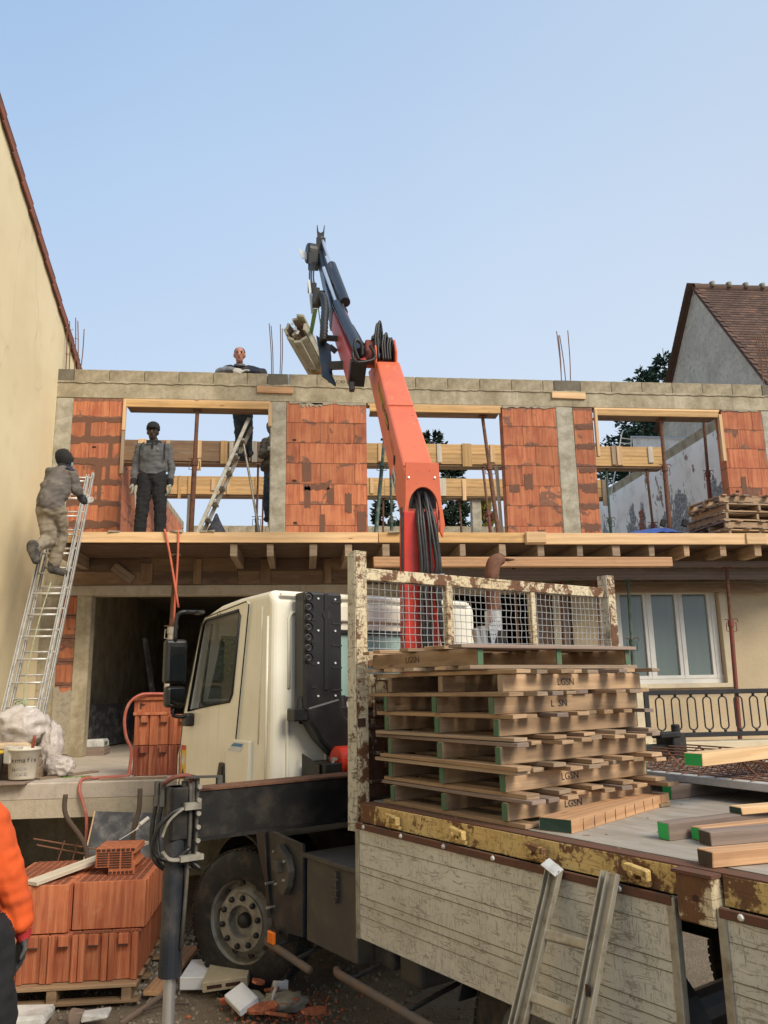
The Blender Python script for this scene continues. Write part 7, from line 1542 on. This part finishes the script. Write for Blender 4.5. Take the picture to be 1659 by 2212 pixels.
# --- man half hidden behind the column
pr = thing('person', 'man in olive coat and grey hood half hidden behind the concrete column', 'person', (-.50, 12.5, 4.75)); o_ = V(-.50, 12.5, 4.75)
A_ = [('c', r3(-.53, 12.5, 5.55), r3(-.56, 12.46, 5.2), .09, .07, 'jeans'), ('c', r3(-.56, 12.46, 5.2), r3(-.56, 12.5, 4.86), .068, .055, 'jeans'), ('c', r3(-.56, 12.5, 4.80), r3(-.57, 12.36, 4.775), .05, .042, 'boot'), ('c', r3(-.42, 12.5, 5.55), r3(-.42, 12.46, 5.2), .09, .07, 'jeans'), ('c', r3(-.42, 12.46, 5.2), r3(-.41, 12.5, 4.86), .068, .055, 'jeans'), ('c', r3(-.41, 12.5, 4.80), r3(-.41, 12.36, 4.775), .05, .042, 'boot'),
      ('e', r3(-.47, 12.5, 5.95), (.19, .14, .27), None, None, 'jk_olive'), ('e', r3(-.49, 12.5, 5.68), (.2, .14, .14), None, None, 'jk_olive'), ('c', r3(-.6, 12.5, 6.09), r3(-.34, 12.5, 6.09), .08, .08, 'jk_olive'), ('c', r3(-.61, 12.48, 6.08), r3(-.66, 12.42, 5.84), .065, .055, 'jk_olive'), ('c', r3(-.66, 12.42, 5.84), r3(-.50, 12.32, 5.88), .055, .045, 'jk_olive'), ('c', r3(-.33, 12.48, 6.08), r3(-.28, 12.42, 5.84), .065, .055, 'jk_olive'), ('c', r3(-.28, 12.42, 5.84), r3(-.42, 12.32, 5.9), .055, .045, 'jk_olive'), ('c', r3(-.49, 12.5, 6.14), r3(-.49, 12.5, 6.22), .06, .055, 'skin')]
hand(A_, r3(-.50, 12.32, 5.88), (.9, -.2, .1), (0, -.2, 1), 'glove_w', 1.0, .7); hand(A_, r3(-.42, 12.32, 5.9), (-.8, -.3, .1), (0, -.2, 1), 'glove_w', 1.0, .7)
f = (.8, -.6, -.1); head(A_, r3(-.47, 12.5, 6.31), f, 'skin'); body(pr, A_, None, .012, .009, 13); face_bits(pr, r3(-.47, 12.5, 6.31), f)
ob('hood', MB().lathe([(0, .12), (.05, .112), (.09, .08), (.105, .03), (.105, -.04), (.09, -.09)], V(*r3(-.485, 12.505, 6.34)), V(-.3, .2, 1), 18), M['sw_light'], pr, smooth=True)
# --- worker in orange at the left edge, mostly outside the picture
pr = thing('person', 'worker in orange high visibility jacket at the left edge, gloved hand hanging down', 'person', (-1.47, 3.75, .30)); o_ = V(-1.455, 3.75, .30)
A_ = []
for k in (-1, 1): A_ += [('c', r3(-1.41+k*.10, 3.76, 1.18), r3(-1.37+k*.12, 3.78, .78), .125, .11, 'tr_black'), ('c', r3(-1.37+k*.12, 3.78, .78), r3(-1.40+k*.12, 3.82, .42), .11, .085, 'tr_black'), ('c', r3(-1.47+k*.12, 3.84, .36), r3(-1.47+k*.13, 4.02, .34), .055, .045, 'boot')]
A_ += [('e', r3(-1.47, 3.76, 1.22), (.165, .13, .13), None, None, 'tr_black'), ('e', r3(-1.47, 3.76, 1.50), (.19, .14, .26), None, None, 'jk_orange'), ('e', r3(-1.47, 3.76, 1.32), (.185, .14, .14), None, None, 'jk_orange'), ('c', r3(-1.60, 3.76, 1.67), r3(-1.34, 3.76, 1.67), .085, .085, 'jk_orange'),
       ('c', r3(-1.315, 3.76, 1.655), r3(-1.245, 3.80, 1.44), .082, .074, 'jk_orange'), ('c', r3(-1.245, 3.80, 1.44), r3(-1.185, 3.86, 1.235), .076, .058, 'jk_orange'), ('c', r3(-1.18, 3.865, 1.215), r3(-1.175, 3.87, 1.17), .040, .034, 'glove_red'),
       ('c', r3(-1.63, 3.76, 1.655), r3(-1.70, 3.80, 1.42), .08, .07, 'jk_orange'), ('c', r3(-1.70, 3.80, 1.42), r3(-1.70, 3.90, 1.2), .07, .055, 'jk_orange'), ('c', r3(-1.47, 3.76, 1.74), r3(-1.47, 3.78, 1.80), .06, .055, 'skin')]
hand(A_, r3(-1.175, 3.87, 1.17), (-.10, .0, -1), (.7, -.7, 0), 'glove_black', .92, .30); hand(A_, r3(-1.70, 3.9, 1.19), (.05, .1, -1), (-.3, 1, 0), 'glove_black', .95, .3)
f = (-.2, 1, -.15); head(A_, r3(-1.47, 3.80, 1.90), f, 'skin'); body(pr, A_, None, .0075, .005, 17); face_bits(pr, r3(-1.47, 3.80, 1.90), f)
ob('hair', MB().lathe([(0, .12), (.045, .112), (.08, .085), (.09, .03), (.085, -.06)], V(*r3(-1.465, 3.775, 1.92)), (0, -.15, 1), 18), M['hair'], pr, smooth=True)

# ------------------------------------------------------------------ trees
def conifer(label, x, y, h, r0, m, kind='spruce', seed=1, nb=90, z0=0, top=.0, dens=1.0, lean=0):
    t = thing('spruce' if kind == 'spruce' else 'cedar' if kind == 'cedar' else 'conifer', label, 'tree', (x, y, z0)); r = random.Random(seed)
    ob('trunk', MB().tube([(0, 0, 0), (lean*.5, 0, h*.5), (lean, 0, h)], lambda q_: .16*(1-q_)+.012, 8), M['bark'], t, smooth=True)
    mb = MB(); wb = MB()
    def sprig(p, d, L, w_):
        k = len(mb.v); d = d.normalized(); s_ = d.orthogonal().normalized(); s_ = (s_*cos(r.uniform(0, 6.3))+d.cross(s_)*sin(r.uniform(0, 6.3))).normalized()
        mb.v += [p-s_*w_*.5, p+s_*w_*.5, p+d*L*.6+s_*w_*.45, p+d*L, p+d*L*.6-s_*w_*.45]; mb.face([k, k+1, k+2, k+3, k+4])
    for i in range(nb):
        q_ = (i+r.random())/nb; zz = h*(.12+.86*q_**.9); R_ = r0*(1-q_)**(.8 if kind != 'cedar' else .65)*r.uniform(.65, 1.15)+.2; a = r.uniform(0, 2*pi); base = V(lean*zz/h, 0, zz)
        if kind == 'spruce': el = .45-.5*(1-q_); droop = -.28*R_*(1-q_)
        elif kind == 'cedar': el = .25; droop = -.12*R_
        else: el = .9; droop = .1
        dv = V(cos(a)*cos(el), sin(a)*cos(el), sin(el)); pts = [base+dv*R_*s_+V(0, 0, droop*s_*s_+(.12*R_*max(0, s_-.7) if kind == 'spruce' else 0)) for s_ in (0, .25, .5, .75, 1)]
        wb.tube(pts, lambda s_: .022*(1-s_)+.005, 4); n = int((16+R_*34)*dens)
        for j in range(n):
            s_ = r.uniform(.18, 1)**.8; k = min(3, int(s_*4)); p = pts[k].lerp(pts[k+1], s_*4-k); sd = r.choice((-1, 1)); cr = V(-sin(a), cos(a), 0)*sd
            tw_ = p+cr*r.uniform(0, .28*R_*(1.1-s_)+.05)+V(0, 0, r.uniform(-.05, .04)-(.12*r.random() if kind == 'cedar' else 0)); dd = dv*r.uniform(.3, 1)+cr*r.uniform(.2, .9)+V(0, 0, r.uniform(-.7, .35) if kind != 'conifer' else r.uniform(0, .9))
            sprig(tw_, dd, r.uniform(.12, .26), r.uniform(.05, .09))
    ob('limb', wb, M['bark'], t); ob('crown', mb, M[m], t)
    return t
conifer('dark spruce with upright tips seen through the middle opening', 4.55, 26.2, 10.9, 2.3, 'leaf_spruce', 'spruce', 3, 190)
conifer('second spruce top just right of the tallest tip in the middle opening', 5.35, 27.2, 10.5, 2.0, 'leaf_spruce', 'spruce', 8, 150)
conifer('low spruce tip between boom and middle brick pier', 4.1, 27.5, 10.2, 1.9, 'leaf_spruce', 'spruce', 14, 130)
conifer('small spruce left of the crane boom behind the shell', 2.72, 26.0, 8.45, 1.3, 'leaf_spruce', 'spruce', 5, 140)
conifer('yellow green conifer low in the middle opening', 6.4, 26.6, 8.5, 1.0, 'leaf_yellow', 'conifer', 6, 130, dens=1.3)
conifer('blue green cedar spreading through the right opening', 13.2, 28.0, 14.3, 3.6, 'leaf_dark', 'cedar', 9, 260)
conifer('cedar with feathery top rising beside the grey gable', 14.5, 28.6, 15.3, 3.0, 'leaf_dark', 'cedar', 12, 230)
conifer('low cedar branches left in the right opening', 11.9, 25.5, 11.2, 2.7, 'leaf_dark', 'cedar', 15, 150)
hdg = thing('hedge', 'bright green hedge beyond the garage rear window', 'hedge', (-2, 23.6, 0)); mb = MB(); r = random.Random(2)
for i in range(9000):
    p = V(r.uniform(-1.8, 1.8), r.uniform(-.3, .3), r.uniform(.5, 5.2)); d = V(r.uniform(-1, 1), r.uniform(-1, .3), r.uniform(-.5, 1)).normalized(); s_ = d.orthogonal().normalized(); k = len(mb.v)
    mb.v += [p, p+d*.06+s_*.03, p+d*.12, p+d*.06-s_*.03]; mb.face([k, k+1, k+2, k+3])
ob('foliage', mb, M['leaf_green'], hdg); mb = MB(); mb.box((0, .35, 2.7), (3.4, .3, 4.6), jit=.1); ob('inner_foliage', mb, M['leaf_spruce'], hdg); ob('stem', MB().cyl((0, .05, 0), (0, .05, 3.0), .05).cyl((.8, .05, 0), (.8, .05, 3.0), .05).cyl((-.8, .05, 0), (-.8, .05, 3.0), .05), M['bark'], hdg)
_tl = [((-.28, 0, -1.1), (0, 0, 0)), ((.14, 0, -1.1), (.30, 0, -.05)), ((0, 0, 0), (.10, 0, .40)), ((.10, 0, .40), (.16, .02, .52)), ((.30, 0, -.05), (.36, .03, .36)), ((.02, 0, .08), (.31, .01, .06)), ((.05, 0, .2), (.33, .02, .18)), ((.08, 0, .32), (.35, .03, .30))]
mb = MB()
for a, b in _tl: mb.beam(a, b, .022, .022)
tag(ob('metal_ladder_top', mb, M['alu'], loc=(7.52, 17.5, 7.55)), 'top of a white metal ladder rising above the beam formwork before the cedar', 'ladder')
